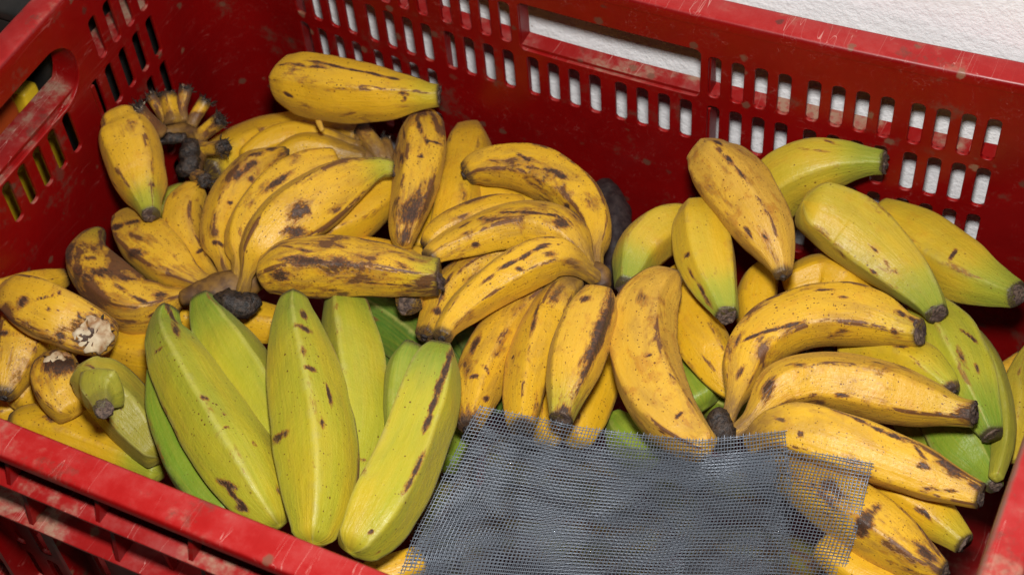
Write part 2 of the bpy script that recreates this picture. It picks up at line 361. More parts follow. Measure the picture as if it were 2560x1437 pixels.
# ------------------------------------------------------------------ things outside the crate, seen through its slots
def box(x0, x1, y0, y1, z0, z1):
    V = [(x, y, z) for z in (z0, z1) for y in (y0, y1) for x in (x0, x1)]
    return V, [(0, 2, 3, 1), (4, 5, 7, 6), (0, 1, 5, 4), (2, 6, 7, 3), (0, 4, 6, 2), (1, 3, 7, 5)]
def bevelled(name, b, mat, parent, bev=.4):
    V, F = b; o = link(name, V, F, mat, parent, smooth=False)
    bm = bmesh.new(); bm.from_mesh(o.data); bmesh.ops.bevel(bm, geom=bm.edges[:], offset=bev*CM, segments=3, affect='EDGES', profile=.5); bm.to_mesh(o.data); bm.free()
    autosmooth(o); return o
yc = empty('yellow_crate', (-20, -27, -24)); tag(yc, 'yellow plastic crate on the floor, glimpsed through the slots of the left wall', 'crate')
bevelled('side_wall', box(-11.2, -10.5, -42, -12.2, -24, -3.9), YEL, yc, .2); bevelled('side_wall', box(-30, -29.3, -42, -12.2, -24, -3.9), YEL, yc, .2)
bevelled('side_wall', box(-29.2, -11.3, -12.9, -12.2, -24, -3.9), YEL, yc, .2); bevelled('side_wall', box(-29.2, -11.3, -42, -41.3, -24, -3.9), YEL, yc, .2)
bevelled('corner_post', box(-11.9, -10.7, -13.6, -12.3, -3.8, -.2), YEL, yc, .25)
oc = empty('orange_box', (-20, -28, -3.8)); tag(oc, 'orange red plastic box on the yellow crate, glimpsed through the left grip hole', 'box')
bevelled('body', box(-20, -10.9, -40, -13.9, -3.8, .6), ORA, oc, .5); bevelled('lid', box(-20.3, -10.7, -40.4, -13.6, .65, 1.3), ORA, oc, .3)
for (bx, lb) in (((-21, -9.2, -11.6, .9, -24, 4.4), 'black box added to darken the view through slots near the left back corner'), ((-48, -23, -44, .9, -24, 4.4), 'wide black box added to darken the view out of the left grip hole')):  # boxes added as dark filling outside the left slots and grip hole
    bb = empty('darkening_box', ((bx[0]+bx[1])/2, (bx[2]+bx[3])/2, -24)); tag(bb, lb, 'box'); bevelled('body', box(*bx[:5], bx[5]-.9), DARK, bb, .3); bevelled('lid', box(bx[0]-.2, bx[1]+.2, bx[2]-.2, bx[3]+.2, bx[5]-.85, bx[5]), DARK, bb, .25)
bm = bmesh.new()
for dx, dz, r in ((0, 0, .18), (.26, .05, .12), (-.1, .12, .1)):
    bmesh.ops.create_icosphere(bm, subdivisions=2, radius=r, matrix=Matrix.Translation((dx, 0, dz)))
me = bpy.data.meshes.new('wall_speck'); V = [v.co[:] for v in bm.verts]; F = [tuple(q.index for q in f.verts) for f in bm.faces]; bm.free()
V = [(x+(39.16), y*.6+1.78, z+(6.53)) for x, y, z in V]
tag(link('wall_speck', V, F, SNAIL), 'tiny brown lump stuck on the white wall at upper right', 'speck')

# ------------------------------------------------------------------ bananas
WOUNDS={"aq": [[2.4, -25.87, -1.11, 0.59, -0.44, 0.68, 0.91], [1.92, -26.33, -1.06, 0.56, -0.66, 0.5, 0.54]], "ar": [[0.79, -27.62, -2.42, 0.45, -0.34, 0.82, 0.71], [0.92, -27.04, -2.55, 0.67, -0.09, 0.74, 0.42]]}
BANANAS=[
["A1","",["cut","blunt"],0,[0.9,0],0.25,0.25,[[0.1,-17.45,-1.71,0.52],[-0.36,-16.96,-1.75,0.68],[-0.84,-16.48,-1.75,0.91],[-1.31,-16.03,-1.72,1.21],[-1.8,-15.55,-1.67,1.44],[-2.23,-15.13,-1.58,1.58],[-2.68,-14.69,-1.47,1.67],[-3.11,-14.26,-1.37,1.73],[-3.52,-13.85,-1.19,1.74],[-3.91,-13.47,-1.04,1.7],[-4.28,-13.12,-0.83,1.55],[-4.61,-12.86,-0.6,1.26]],[[-3.14,-13.52,0.31,0.88,0.46,-0.1,0.37,0.29,0.6],[-0.4,-15.94,-0.8,0.57,0.68,-0.46,0.69,0.07,0.8],[-2.98,-16.6,-1.42,0.82,-0.54,-0.18,0.4,0.11,0.7]],"loose yellow banana leaning on the left wall, its cut stem green and pointing down"],
["a","H1",["neck","tip"],0,[0,0.5],0.35,0.9,[[5.32,-19.62,-3.71,0.37],[4.67,-19.61,-3.75,0.46],[4.11,-19.79,-3.8,0.49],[3.66,-20.18,-3.81,0.45],[3.24,-20.57,-3.85,0.57],[2.87,-20.98,-3.9,0.95],[2.43,-21.34,-3.92,1.23],[1.95,-21.67,-3.96,1.38],[1.4,-21.9,-3.9,1.48],[0.75,-21.83,-3.93,1.53],[0.06,-21.67,-3.89,1.56],[-0.62,-21.45,-3.83,1.55],[-1.4,-21.11,-3.9,1.5],[-2.18,-20.7,-3.97,1.42],[-2.83,-20.23,-4.06,1.3],[-3.4,-19.44,-4.21,1.03],[-3.8,-18.62,-4.43,0.73],[-4.09,-17.74,-4.8,0.41]],[[-3.25,-20.57,-3.28,0.62,-0.78,-0.03,1.3,0.37,1],[-0.67,-21.49,-2.75,0.81,0.51,0.3,0.58,0.26,0.9],[-1.0,-21.83,-2.86,0.9,-0.29,0.31,0.75,0.22,0.9],[-0.42,-21.34,-2.67,0.98,0.05,0.18,0.9,0.15,0.9],[0.7,-21.23,-2.55,0.9,0.35,-0.25,0.71,0.15,0.9],[-1.86,-20.84,-3.02,0.94,0.08,0.34,0.45,0.2,0.8],[-0.54,-21.61,-2.72,0.97,-0.22,0.12,1.09,0.17,0.7],[0.87,-21.94,-2.53,0.99,-0.17,-0.0,0.96,0.17,0.7],[2.1,-22.14,-2.56,0.97,-0.05,-0.25,0.83,0.17,0.7],[2.89,-21.27,-2.86,0.59,0.65,-0.48,0.67,0.32,1],[3.08,-22.36,-3.38,0.61,0.76,0.21,0.63,0.21,0.9],[-1.77,-21.6,-3.15,0.94,0.09,0.34,0.59,0.33,0.8]],""],
["b","H1",["neck","blunt"],0,[0,0],0.3,0.5,[[5.99,-19.71,-3.28,0.32],[5.45,-19.65,-3.2,0.38],[4.88,-19.59,-3.15,0.46],[4.28,-19.53,-3.17,0.55],[3.63,-19.43,-3.19,0.71],[2.97,-19.26,-3.29,0.95],[2.28,-19.08,-3.36,1.19],[1.59,-18.86,-3.42,1.34],[0.9,-18.61,-3.47,1.42],[0.22,-18.34,-3.52,1.46],[-0.48,-18.03,-3.58,1.43],[-1.21,-17.66,-3.65,1.31],[-1.89,-17.29,-3.75,1.13],[-2.58,-16.86,-3.87,0.74]],[[-1.78,-17.99,-3.16,0.88,0.09,0.47,0.86,0.24,1],[-0.89,-17.78,-2.79,0.89,0.15,0.43,0.79,0.24,1],[0.32,-19.3,-2.81,0.91,-0.01,0.42,0.67,0.33,1],[-1.74,-18.5,-3.51,0.74,-0.66,0.13,1.04,0.18,0.6],[-1.49,-18.85,-3.65,0.75,-0.66,0.03,1.05,0.22,0.4],[-0.58,-19.66,-3.8,0.74,-0.66,-0.09,0.93,0.22,0.4]],""],
["c","H1",["neck","blunt"],0,[0,0],0.35,0.4,[[6.21,-19.67,-3.29,0.3],[5.7,-19.35,-3.27,0.34],[5.12,-19.02,-3.29,0.37],[4.46,-18.66,-3.39,0.36],[3.81,-18.29,-3.5,0.4],[3.08,-17.82,-3.77,0.59],[2.41,-17.38,-3.92,0.79],[1.8,-17.02,-3.94,0.95],[1.23,-16.59,-3.93,1.08],[0.79,-16.1,-3.87,1.14],[0.45,-15.53,-3.8,1.13],[0.21,-14.95,-3.75,1.07],[0.14,-14.35,-3.71,0.91],[0.1,-13.74,-3.68,0.72]],[[3.13,-17.61,-3.31,0.38,0.92,-0.1,0.46,0.15,1],[-0.45,-16.02,-3.34,0.67,-0.71,-0.2,1.08,0.18,0.8],[0.65,-17.17,-3.43,0.66,-0.71,-0.24,1.04,0.18,0.8],[1.12,-14.72,-3.59,0.54,-0.72,-0.44,0.35,0.09,0.7],[0.55,-16.72,-3.15,0.74,-0.68,-0.06,0.86,0.09,0.4],[1.32,-17.43,-3.31,0.71,-0.65,-0.28,0.74,0.09,0.4],[1.91,-17.96,-3.74,0.49,-0.44,-0.76,0.66,0.09,0.4],[0.68,-14.69,-3.13,0.56,0.68,-0.47,0.72,0.22,0.5]],""],
["d","H1",["neck","tip"],0,[0,0],0.3,0.6,[[6.48,-19.73,-3.17,0.32],[6.11,-19.32,-2.97,0.37],[5.69,-18.86,-2.84,0.41],[5.15,-18.33,-2.83,0.41],[4.6,-17.76,-2.88,0.52],[4.0,-17.14,-3.01,0.78],[3.55,-16.51,-3.05,0.92],[3.21,-15.86,-3.03,0.99],[3.0,-15.2,-3.01,1.05],[2.87,-14.52,-2.99,1.11],[2.79,-13.8,-2.96,1.15],[2.77,-13.13,-2.94,1.17],[2.82,-12.45,-2.91,1.18],[2.9,-11.8,-2.91,1.15],[3.04,-11.16,-2.91,1.05],[3.31,-10.54,-2.93,0.8],[3.53,-10.02,-3.0,0.56],[3.81,-9.49,-3.05,0.3]],[[4.27,-17.42,-2.4,0.99,0.14,0.05,0.71,0.15,0.9],[3.02,-13.03,-1.9,0.21,0.98,-0.04,0.64,0.24,0.9],[3.2,-12.19,-1.94,0.14,0.98,-0.13,0.69,0.25,0.9],[3.57,-12.81,-2.19,0.59,0.67,-0.44,0.26,0.22,0.9],[3.11,-11.29,-2.0,0.49,0.85,-0.18,0.71,0.16,0.8],[3.43,-10.29,-2.41,0.26,0.89,-0.38,0.86,0.16,0.8],[3.45,-14.74,-2.17,0.64,0.65,-0.41,0.16,0.13,0.9]],""],
["e","H1",["neck","hide"],0,[0,0],0.25,0.5,[[6.74,-19.74,-3.02,0.32],[6.62,-19.24,-2.65,0.38],[6.37,-18.65,-2.42,0.41],[6.05,-17.99,-2.28,0.45],[5.56,-17.3,-2.31,0.74],[5.28,-16.55,-2.3,0.94],[5.12,-15.78,-2.27,1.04],[5.06,-14.95,-2.24,1.12],[5.1,-14.23,-2.21,1.16],[5.2,-13.47,-2.19,1.19],[5.34,-12.75,-2.19,1.19],[5.59,-12.06,-2.16,1.17],[5.89,-11.42,-2.16,1.12],[6.22,-10.82,-2.19,1.05],[6.66,-10.3,-2.24,0.92],[7.11,-9.8,-2.31,0.78]],[[5.75,-13.08,-1.18,0.34,0.94,-0.02,0.93,0.26,1],[5.48,-16.77,-1.5,0.6,-0.77,-0.23,0.49,0.13,0.6]],""],
["f","H1",["neck","cut"],0,[0,0.8],0.2,0.5,[[7.0,-19.72,-2.92,0.32],[7.17,-19.4,-2.31,0.39],[7.22,-19.06,-1.81,0.38],[7.26,-18.62,-1.46,0.56],[7.32,-18.11,-1.23,0.96],[7.44,-17.52,-1.06,1.23],[7.55,-16.94,-0.98,1.39],[7.71,-16.32,-0.9,1.51],[7.89,-15.72,-0.83,1.6],[8.12,-15.15,-0.79,1.64],[8.38,-14.59,-0.77,1.65],[8.64,-14.03,-0.76,1.63],[8.89,-13.46,-0.74,1.58],[9.15,-12.86,-0.71,1.49],[9.4,-12.28,-0.7,1.37],[9.67,-11.73,-0.7,1.22],[10.03,-11.17,-0.72,0.96],[10.35,-10.7,-0.78,0.73],[10.74,-10.25,-0.88,0.57],[11.24,-9.96,-1.07,0.46]],[[8.88,-15.74,0.5,0.21,0.96,0.21,0.67,0.52,1],[9.23,-15.33,0.38,0.68,-0.38,-0.62,0.52,0.15,0.9],[9.12,-16.57,-0.11,0.63,0.65,-0.43,0.67,0.42,0.95],[7.26,-15.9,0.52,0.44,0.86,0.25,0.63,0.21,0.35],[7.58,-15.12,0.65,0.31,0.95,0.06,0.66,0.21,0.35],[7.48,-13.9,0.69,0.76,0.59,-0.29,0.32,0.26,0.5]],""],
["g","H1",["neck","tip"],0,[0,0.3],0,0.15,[[6.97,-19.25,-3.24,0.32],[7.14,-18.59,-3.07,0.4],[7.36,-17.86,-2.93,0.53],[7.56,-17.11,-2.9,0.71],[7.82,-16.32,-2.87,0.91],[8.05,-15.52,-2.93,1.1],[8.3,-14.72,-3.05,1.3],[8.57,-13.92,-3.18,1.45],[8.96,-13.21,-3.24,1.53],[9.35,-12.5,-3.32,1.54],[9.71,-11.75,-3.37,1.48],[10.02,-10.96,-3.41,1.34],[10.34,-10.2,-3.47,1.18],[10.76,-9.43,-3.57,0.96],[11.18,-8.73,-3.7,0.74],[11.65,-8.08,-3.86,0.52]],[[11.96,-8.51,-3.79,0.19,0.15,-0.97,0.81,0.11,0.9]],""],
["h","H1",["blunt","cut"],0,[0,0.6],0.15,0.8,[[8.82,-19.1,-0.82,0.96],[9.37,-18.75,-0.7,1.27],[9.94,-18.44,-0.62,1.41],[10.57,-18.16,-0.57,1.45],[11.22,-17.89,-0.54,1.46],[11.92,-17.61,-0.53,1.46],[12.59,-17.36,-0.53,1.43],[13.26,-17.13,-0.55,1.38],[13.93,-16.91,-0.57,1.31],[14.58,-16.72,-0.61,1.24],[15.29,-16.53,-0.67,1.13],[15.93,-16.38,-0.73,1.02],[16.59,-16.17,-0.77,0.93],[17.18,-15.96,-0.77,0.86]],[[9.94,-19.54,0.08,0.95,0.21,0.21,0.58,0.41,1],[11.16,-18.58,0.72,0.96,0.26,0.02,1.59,0.35,0.95],[12.73,-18.03,0.73,0.94,0.33,-0.07,0.92,0.41,0.8],[15.62,-16.81,0.37,0.94,-0.01,-0.34,0.71,0.26,0.6],[14.96,-17.58,0.2,0.9,0.43,-0.06,0.41,0.2,0.4],[9.71,-18.12,0.68,0.96,-0.05,0.29,0.81,0.14,0.7],[10.65,-18.08,0.83,0.99,0.1,0.09,0.68,0.14,0.7],[14.51,-18.04,-0.25,0.92,0.38,-0.09,0.69,0.05,0.8],[15.35,-17.68,-0.33,0.91,0.4,-0.11,0.69,0.05,0.8],[16.19,-17.32,-0.43,0.92,0.39,-0.09,0.69,0.05,0.8],[17.02,-16.96,-0.53,0.9,0.41,-0.13,0.69,0.05,0.8]],""],
["h2","H1",["hide","hide"],0,[0,0],0,0.2,[[7.15,-14.91,-4.66,0.66],[7.75,-14.38,-4.8,0.69],[8.34,-13.84,-4.94,0.71],[8.99,-13.34,-5.11,0.73],[9.93,-13.24,-4.85,0.76],[10.96,-13.23,-4.54,0.78],[11.95,-13.26,-4.25,0.8],[12.99,-13.44,-3.84,0.77],[14.19,-13.94,-3.17,0.65],[15.33,-14.48,-2.5,0.53]],[],""],
["U1","H1",["hide","blunt"],0,[0,0],0.1,0.3,[[4.15,-17.89,-5.73,0.55],[3.68,-17.88,-5.76,0.69],[3.2,-17.86,-5.79,0.84],[2.73,-17.87,-5.83,0.95],[2.28,-17.95,-5.88,1.0],[1.84,-18.09,-5.96,0.98],[1.42,-18.23,-6.04,0.93],[1.0,-18.33,-6.07,0.87],[0.58,-18.38,-6.02,0.78],[0.17,-18.4,-5.97,0.67]],[],""],
["U2","H1",["hide","blunt"],0,[0,0],0.1,0.3,[[4.07,-17.21,-6.3,0.56],[3.66,-16.84,-6.22,0.7],[3.24,-16.46,-6.14,0.85],[2.82,-16.09,-6.06,0.97],[2.36,-15.7,-6.02,1.04],[1.88,-15.3,-5.99,1.09],[1.4,-14.9,-5.97,1.1],[0.91,-14.47,-5.97,1.08],[0.41,-14.02,-5.99,1.01],[-0.08,-13.57,-6.01,0.93]],[],""],
["U3","H1",["hide","blunt"],0,[0,0],0.1,0.3,[[5.0,-17.19,-5.89,0.56],[4.96,-16.76,-5.89,0.65],[4.92,-16.34,-5.89,0.76],[4.88,-15.91,-5.88,0.86],[4.86,-15.49,-5.89,0.95],[4.86,-15.07,-5.9,1.01],[4.89,-14.64,-5.93,1.05],[4.95,-14.23,-5.97,1.06],[5.01,-13.81,-6.01,1.08],[5.07,-13.39,-6.05,1.09]],[],""],
["i","H2",["neck","tip"],0,[0,0.4],0,0.15,[[6.13,-5.49,-4.95,0.71],[5.0,-5.3,-5.22,0.81],[3.87,-5.14,-5.51,0.91],[2.86,-5.22,-5.75,1.0],[1.91,-5.44,-6.03,1.11],[1.1,-5.85,-6.21,1.26],[0.39,-6.4,-6.37,1.46],[-0.23,-7.05,-6.47,1.58],[-0.62,-7.97,-6.32,1.62],[-0.94,-8.86,-6.19,1.59],[-1.14,-9.9,-5.95,1.4],[-1.24,-10.94,-5.67,1.13]],[],""],
["j","H2",["neck","blunt"],0,[0,0],0,0.1,[[6.73,-6.36,-4.98,0.65],[6.09,-6.44,-4.96,0.72],[5.42,-6.51,-4.93,0.8],[4.73,-6.53,-4.9,0.92],[4.02,-6.58,-4.87,1.01],[3.37,-6.69,-4.83,1.04],[2.72,-6.86,-4.83,1.04],[2.17,-7.19,-4.82,1.02],[1.69,-7.65,-4.84,0.97],[1.27,-8.12,-4.89,0.91],[0.95,-8.7,-4.92,0.81],[0.68,-9.28,-4.98,0.7]],[],""],
["k","H2",["neck","blunt"],0,[0,0],0,0.1,[[7.19,-6.95,-4.95,0.7],[6.71,-7.16,-4.78,0.75],[6.22,-7.37,-4.61,0.8],[5.69,-7.51,-4.5,0.89],[5.15,-7.65,-4.39,0.97],[4.62,-7.82,-4.3,1.01],[4.11,-8.02,-4.23,1.0],[3.67,-8.33,-4.24,0.95],[3.28,-8.73,-4.33,0.86],[2.9,-9.14,-4.42,0.76]],[],""],
["k2","H2",["neck","hide"],0,[0,0],0.2,0.3,[[6.81,-5.83,-5.19,0.59],[6.47,-5.85,-5.17,0.59],[6.11,-5.87,-5.14,0.59],[5.76,-5.89,-5.11,0.59],[5.44,-5.9,-5.09,0.59],[5.05,-5.81,-5.14,0.58],[4.49,-5.56,-5.35,0.56],[4.03,-5.25,-5.57,0.53],[3.54,-4.56,-6.06,0.51],[3.14,-3.6,-6.72,0.49]],[],""],
["B1","",["cut","blunt"],0,[0.55,0],0.1,0.3,[[11.87,-5.27,0.42,0.55],[11.36,-5.46,0.4,0.63],[10.84,-5.61,0.4,0.8],[10.26,-5.79,0.4,1.01],[9.73,-5.94,0.36,1.16],[9.18,-6.11,0.31,1.29],[8.58,-6.28,0.28,1.41],[8.02,-6.4,0.23,1.5],[7.41,-6.53,0.19,1.59],[6.82,-6.65,0.15,1.66],[6.2,-6.75,0.11,1.7],[5.55,-6.82,0.08,1.71],[4.95,-6.87,0.03,1.69],[4.29,-6.93,-0.01,1.67],[3.68,-6.96,-0.07,1.62],[3.07,-6.97,-0.13,1.43]],[[5.2,-6.6,1.57,0.99,0.02,0.13,0.89,0.1,1],[6.34,-6.53,1.67,0.99,0.1,0.04,0.83,0.1,1],[7.41,-6.39,1.67,0.98,0.18,-0.05,0.79,0.1,1],[8.43,-6.18,1.61,0.98,0.19,-0.05,0.78,0.1,1],[9.42,-5.94,1.5,0.94,0.29,-0.17,0.76,0.1,1],[3.21,-7.05,1.19,0.97,0.23,0.02,0.71,0.13,0.7],[4.26,-7.01,1.42,0.97,0.03,0.22,0.81,0.13,0.7],[5.25,-6.89,1.56,0.98,0.1,0.15,0.76,0.13,0.7],[3.89,-7.33,1.21,0.91,-0.09,0.4,0.6,0.45,0.5],[4.81,-7.55,1.33,0.97,0.19,0.18,0.62,0.44,0.35],[10.29,-6.5,1.22,0.59,0.78,0.19,0.4,0.24,0.7],[4.03,-8.29,0.43,0.93,-0.37,-0.05,0.55,0.13,1],[10.49,-6.71,0.94,0.28,0.69,0.66,0.44,0.05,0.9]],"plump loose yellow banana lying on top of the pile against the back wall"],
["B2","",["hide","blunt"],0,[0,0],0.25,0.7,[[13.66,-13.62,-2.28,0.51],[13.42,-13.1,-2.23,0.71],[13.21,-12.5,-2.15,0.88],[13.03,-11.9,-2.12,0.99],[12.86,-11.26,-2.06,1.09],[12.68,-10.62,-2.03,1.18],[12.5,-9.96,-2.02,1.26],[12.31,-9.3,-2.02,1.33],[12.07,-8.62,-2.02,1.4],[11.8,-7.95,-2.03,1.46],[11.52,-7.27,-2.04,1.46],[11.19,-6.53,-2.05,1.39],[10.86,-5.86,-2.12,1.27],[10.45,-5.17,-2.16,0.91]],[[13.47,-12.01,-1.32,0.03,0.98,0.19,1.28,0.64,0.95],[13.72,-13.51,-1.72,-0.06,0.92,0.38,0.77,0.64,0.8],[11.48,-9.1,-1.09,0.67,-0.74,0.05,0.63,0.22,1],[11.42,-6.99,-1.11,0.56,-0.82,0.14,1.09,0.11,0.8],[10.86,-7.48,-1.17,0.56,-0.8,0.21,1.19,0.11,0.6],[12.35,-8.84,-0.94,0.83,0.52,-0.19,0.15,0.13,1],[12.49,-7.48,-1.17,0.85,0.29,-0.44,0.67,0.06,0.9],[12.13,-7.76,-1.04,0.65,-0.75,0.09,1.0,0.06,0.8],[10.75,-6.11,-1.42,0.93,0.0,0.36,0.71,0.34,0.4]],"upright orange yellow banana with a red brown bruised lower end, left of the centre hand"],
["B3","",["blunt","hide"],0,[0,0],0.15,0.15,[[11.91,-2.74,-5.13,0.99],[12.46,-3.75,-4.82,1.28],[12.89,-4.73,-4.58,1.36],[13.26,-5.72,-4.39,1.33],[13.59,-6.65,-4.21,1.31],[13.91,-7.56,-4.04,1.29],[14.2,-8.49,-3.9,1.25],[14.37,-9.22,-3.92,1.18],[14.53,-9.97,-3.96,1.08],[14.69,-10.71,-3.99,0.99]],[],"orange yellow banana standing at the back wall behind the bruised upright one"],
["B3b","",["hide","hide"],0,[0,0],0,0.3,[[12.07,-6.66,-5.65,0.88],[12.21,-7.16,-5.67,0.93],[12.36,-7.65,-5.68,1.0],[12.5,-8.15,-5.69,1.05],[12.62,-8.65,-5.7,1.09],[12.72,-9.15,-5.7,1.09],[12.79,-9.65,-5.7,1.06],[12.85,-10.15,-5.69,1.02],[12.9,-10.65,-5.68,0.98],[12.96,-11.14,-5.67,0.94]],[[13.88,-6.43,-5.81,0.86,0.48,-0.14,0.46,0.34,0.8]],"yellow banana mostly hidden beneath the upright bruised one, left of the centre hand"],
["m","H3",["tip","hide"],0,[0.6,0],0,0.1,[[12.66,-7.18,-4.36,0.39],[13.23,-7.19,-4.38,0.6],[13.83,-7.23,-4.38,0.71],[14.48,-7.27,-4.4,0.79],[15.12,-7.28,-4.42,0.85],[15.72,-7.26,-4.43,0.9],[16.33,-7.22,-4.44,0.93],[16.93,-7.19,-4.46,0.94],[17.51,-7.15,-4.48,0.92],[18.09,-7.12,-4.5,0.89]],[],""],
["l","H3",["tip","neck"],0,[0,0],0.15,0.6,[[14.53,-7.77,-2.33,0.64],[14.93,-7.33,-2.2,0.87],[15.48,-7.0,-2.14,1.02],[16.12,-6.71,-2.11,1.13],[16.77,-6.49,-2.11,1.23],[17.44,-6.39,-2.1,1.32],[18.12,-6.35,-2.14,1.38],[18.81,-6.42,-2.16,1.41],[19.5,-6.57,-2.2,1.41],[20.19,-6.79,-2.25,1.38],[20.89,-7.1,-2.28,1.33],[21.54,-7.46,-2.32,1.24],[22.19,-8.02,-2.27,1.1],[22.76,-8.73,-2.17,0.91],[23.16,-9.49,-2.1,0.73],[23.39,-10.32,-2.05,0.56],[23.67,-11.0,-2.14,0.48],[23.97,-11.61,-2.28,0.46]],[[19.95,-7.06,-0.99,0.98,-0.17,-0.13,0.68,0.17,1],[19.08,-7.53,-1.34,0.96,-0.26,0.01,0.37,0.26,0.8],[20.9,-8.31,-1.71,0.91,-0.02,0.41,0.21,0.26,1],[22.21,-7.96,-1.35,0.76,-0.6,-0.24,0.7,0.53,0.5],[17.61,-6.65,-0.92,0.97,-0.24,-0.02,0.61,0.13,0.8],[18.34,-7.04,-1.06,0.99,0.06,0.11,0.78,0.13,0.7],[19.36,-6.96,-0.97,0.99,0.13,0.03,0.75,0.13,0.7]],""],
["n0","H3",["tip","hide"],0,[0,0],0.15,0.6,[[14.63,-12.86,-2.95,0.43],[14.76,-12.3,-2.77,0.63],[15.02,-11.74,-2.67,0.76],[15.37,-11.22,-2.63,0.84],[15.78,-10.69,-2.62,0.87],[16.19,-10.18,-2.65,0.88],[16.63,-9.68,-2.7,0.88],[17.09,-9.23,-2.79,0.86],[17.58,-8.83,-2.94,0.81],[18.07,-8.44,-3.1,0.77]],[],""],
["n","H3",["tip","neck"],0,[0,0],0.15,0.6,[[15.86,-14.68,-1.36,0.48],[16.05,-14.09,-1.39,0.63],[16.37,-13.55,-1.44,0.76],[16.76,-13.04,-1.49,0.89],[17.16,-12.53,-1.53,1.01],[17.57,-12.08,-1.49,1.09],[17.99,-11.63,-1.45,1.16],[18.46,-11.26,-1.41,1.21],[18.98,-10.94,-1.34,1.26],[19.53,-10.66,-1.32,1.29],[20.13,-10.51,-1.29,1.3],[20.79,-10.43,-1.28,1.29],[21.39,-10.42,-1.3,1.25],[22.05,-10.6,-1.34,1.08],[22.61,-10.91,-1.41,0.84],[23.1,-11.28,-1.58,0.59],[23.54,-11.61,-1.82,0.44],[23.99,-11.81,-2.14,0.42]],[[19.04,-11.03,-0.12,0.97,0.21,0.12,0.82,0.09,1],[20.06,-10.74,-0.08,0.96,0.26,0.06,0.8,0.09,1],[21.07,-10.44,-0.05,0.93,0.36,-0.06,0.78,0.09,1],[21.73,-10.64,-0.15,0.88,0.46,-0.1,0.52,0.52,0.9],[17.89,-11.82,-0.34,0.99,-0.09,0.06,0.81,0.31,0.8],[17.87,-13.11,-1.02,0.84,0.51,-0.18,0.21,0.19,1],[22.12,-11.59,-0.87,0.9,-0.17,-0.4,0.42,0.21,1],[16.84,-12.36,-0.6,0.59,0.79,0.16,0.63,0.13,0.7]],""],
["o","H3",["tip","hide"],0,[0,0],0.2,0.5,[[17.27,-18.23,-2.89,0.49],[17.16,-17.45,-3.03,0.62],[17.06,-16.68,-3.1,0.76],[16.97,-15.9,-3.12,0.89],[17.0,-15.16,-3.13,0.98],[17.12,-14.46,-3.13,1.04],[17.32,-13.77,-3.15,1.06],[17.61,-13.18,-3.11,1.05],[17.97,-12.61,-3.11,1.01],[18.41,-12.14,-3.11,0.94],[18.93,-11.76,-3.11,0.85],[19.46,-11.39,-3.13,0.75]],[[17.17,-15.96,-2.33,0.05,0.98,0.19,0.55,0.21,0.9],[17.29,-16.92,-2.49,0.8,0.54,-0.25,0.25,0.23,1],[17.04,-14.97,-2.2,0.02,0.99,0.13,0.69,0.15,0.8]],""],
["p","H3",["tip","neck"],0,[0,0],0.1,0.5,[[19.13,-19.39,-0.65,0.5],[19.04,-18.73,-0.72,0.57],[19.09,-18.09,-0.79,0.69],[19.21,-17.43,-0.85,0.83],[19.38,-16.81,-0.88,0.93],[19.57,-16.23,-0.89,1.0],[19.8,-15.63,-0.89,1.07],[20.06,-15.07,-0.88,1.12],[20.37,-14.56,-0.82,1.17],[20.69,-14.08,-0.78,1.22],[21.03,-13.62,-0.73,1.23],[21.45,-13.19,-0.62,1.23],[21.86,-12.83,-0.55,1.18],[22.34,-12.52,-0.6,1.06],[22.86,-12.35,-0.78,0.85],[23.35,-12.26,-1.09,0.63],[23.8,-12.23,-1.48,0.46],[24.2,-12.01,-2.05,0.44]],[[20.59,-14.62,0.35,0.59,0.8,0.1,0.67,0.14,1],[21.13,-13.91,0.46,0.64,0.74,0.2,0.66,0.14,1],[21.67,-13.23,0.59,0.59,0.8,0.09,0.67,0.14,1],[22.28,-13.28,0.44,0.79,0.56,-0.26,0.42,0.26,0.9],[19.88,-15.83,0.13,0.41,0.91,0.0,0.65,0.14,0.6],[21.19,-14.56,0.19,0.82,0.53,-0.22,0.23,0.14,0.9]],""],
["q","H3",["tip","neck"],0,[0,0],0.25,0.5,[[21.83,-22.48,-2.88,0.53],[21.61,-21.61,-2.98,0.8],[21.39,-20.71,-3.02,1.01],[21.19,-19.79,-3.03,1.18],[21.05,-18.87,-3.03,1.28],[20.98,-17.96,-3.02,1.29],[20.97,-17.04,-3.01,1.25],[20.99,-16.15,-3.0,1.18],[21.07,-15.23,-3.0,1.07],[21.28,-14.4,-2.92,0.99],[21.59,-13.6,-2.8,0.92],[21.96,-12.88,-2.75,0.83],[22.58,-12.37,-2.64,0.68],[23.23,-11.93,-2.59,0.52]],[[21.88,-22.38,-2.36,0.55,-0.79,-0.28,0.93,0.88,0.75],[20.3,-18.33,-2.03,-0.17,0.99,-0.01,0.73,0.26,0.95],[21.15,-20.17,-2.0,0.93,0.38,0.01,0.24,0.16,1],[21.56,-19.64,-2.01,0.78,-0.57,-0.24,0.42,0.14,0.8],[22.15,-20.79,-2.44,0.51,0.64,-0.57,0.3,0.18,0.8]],""],
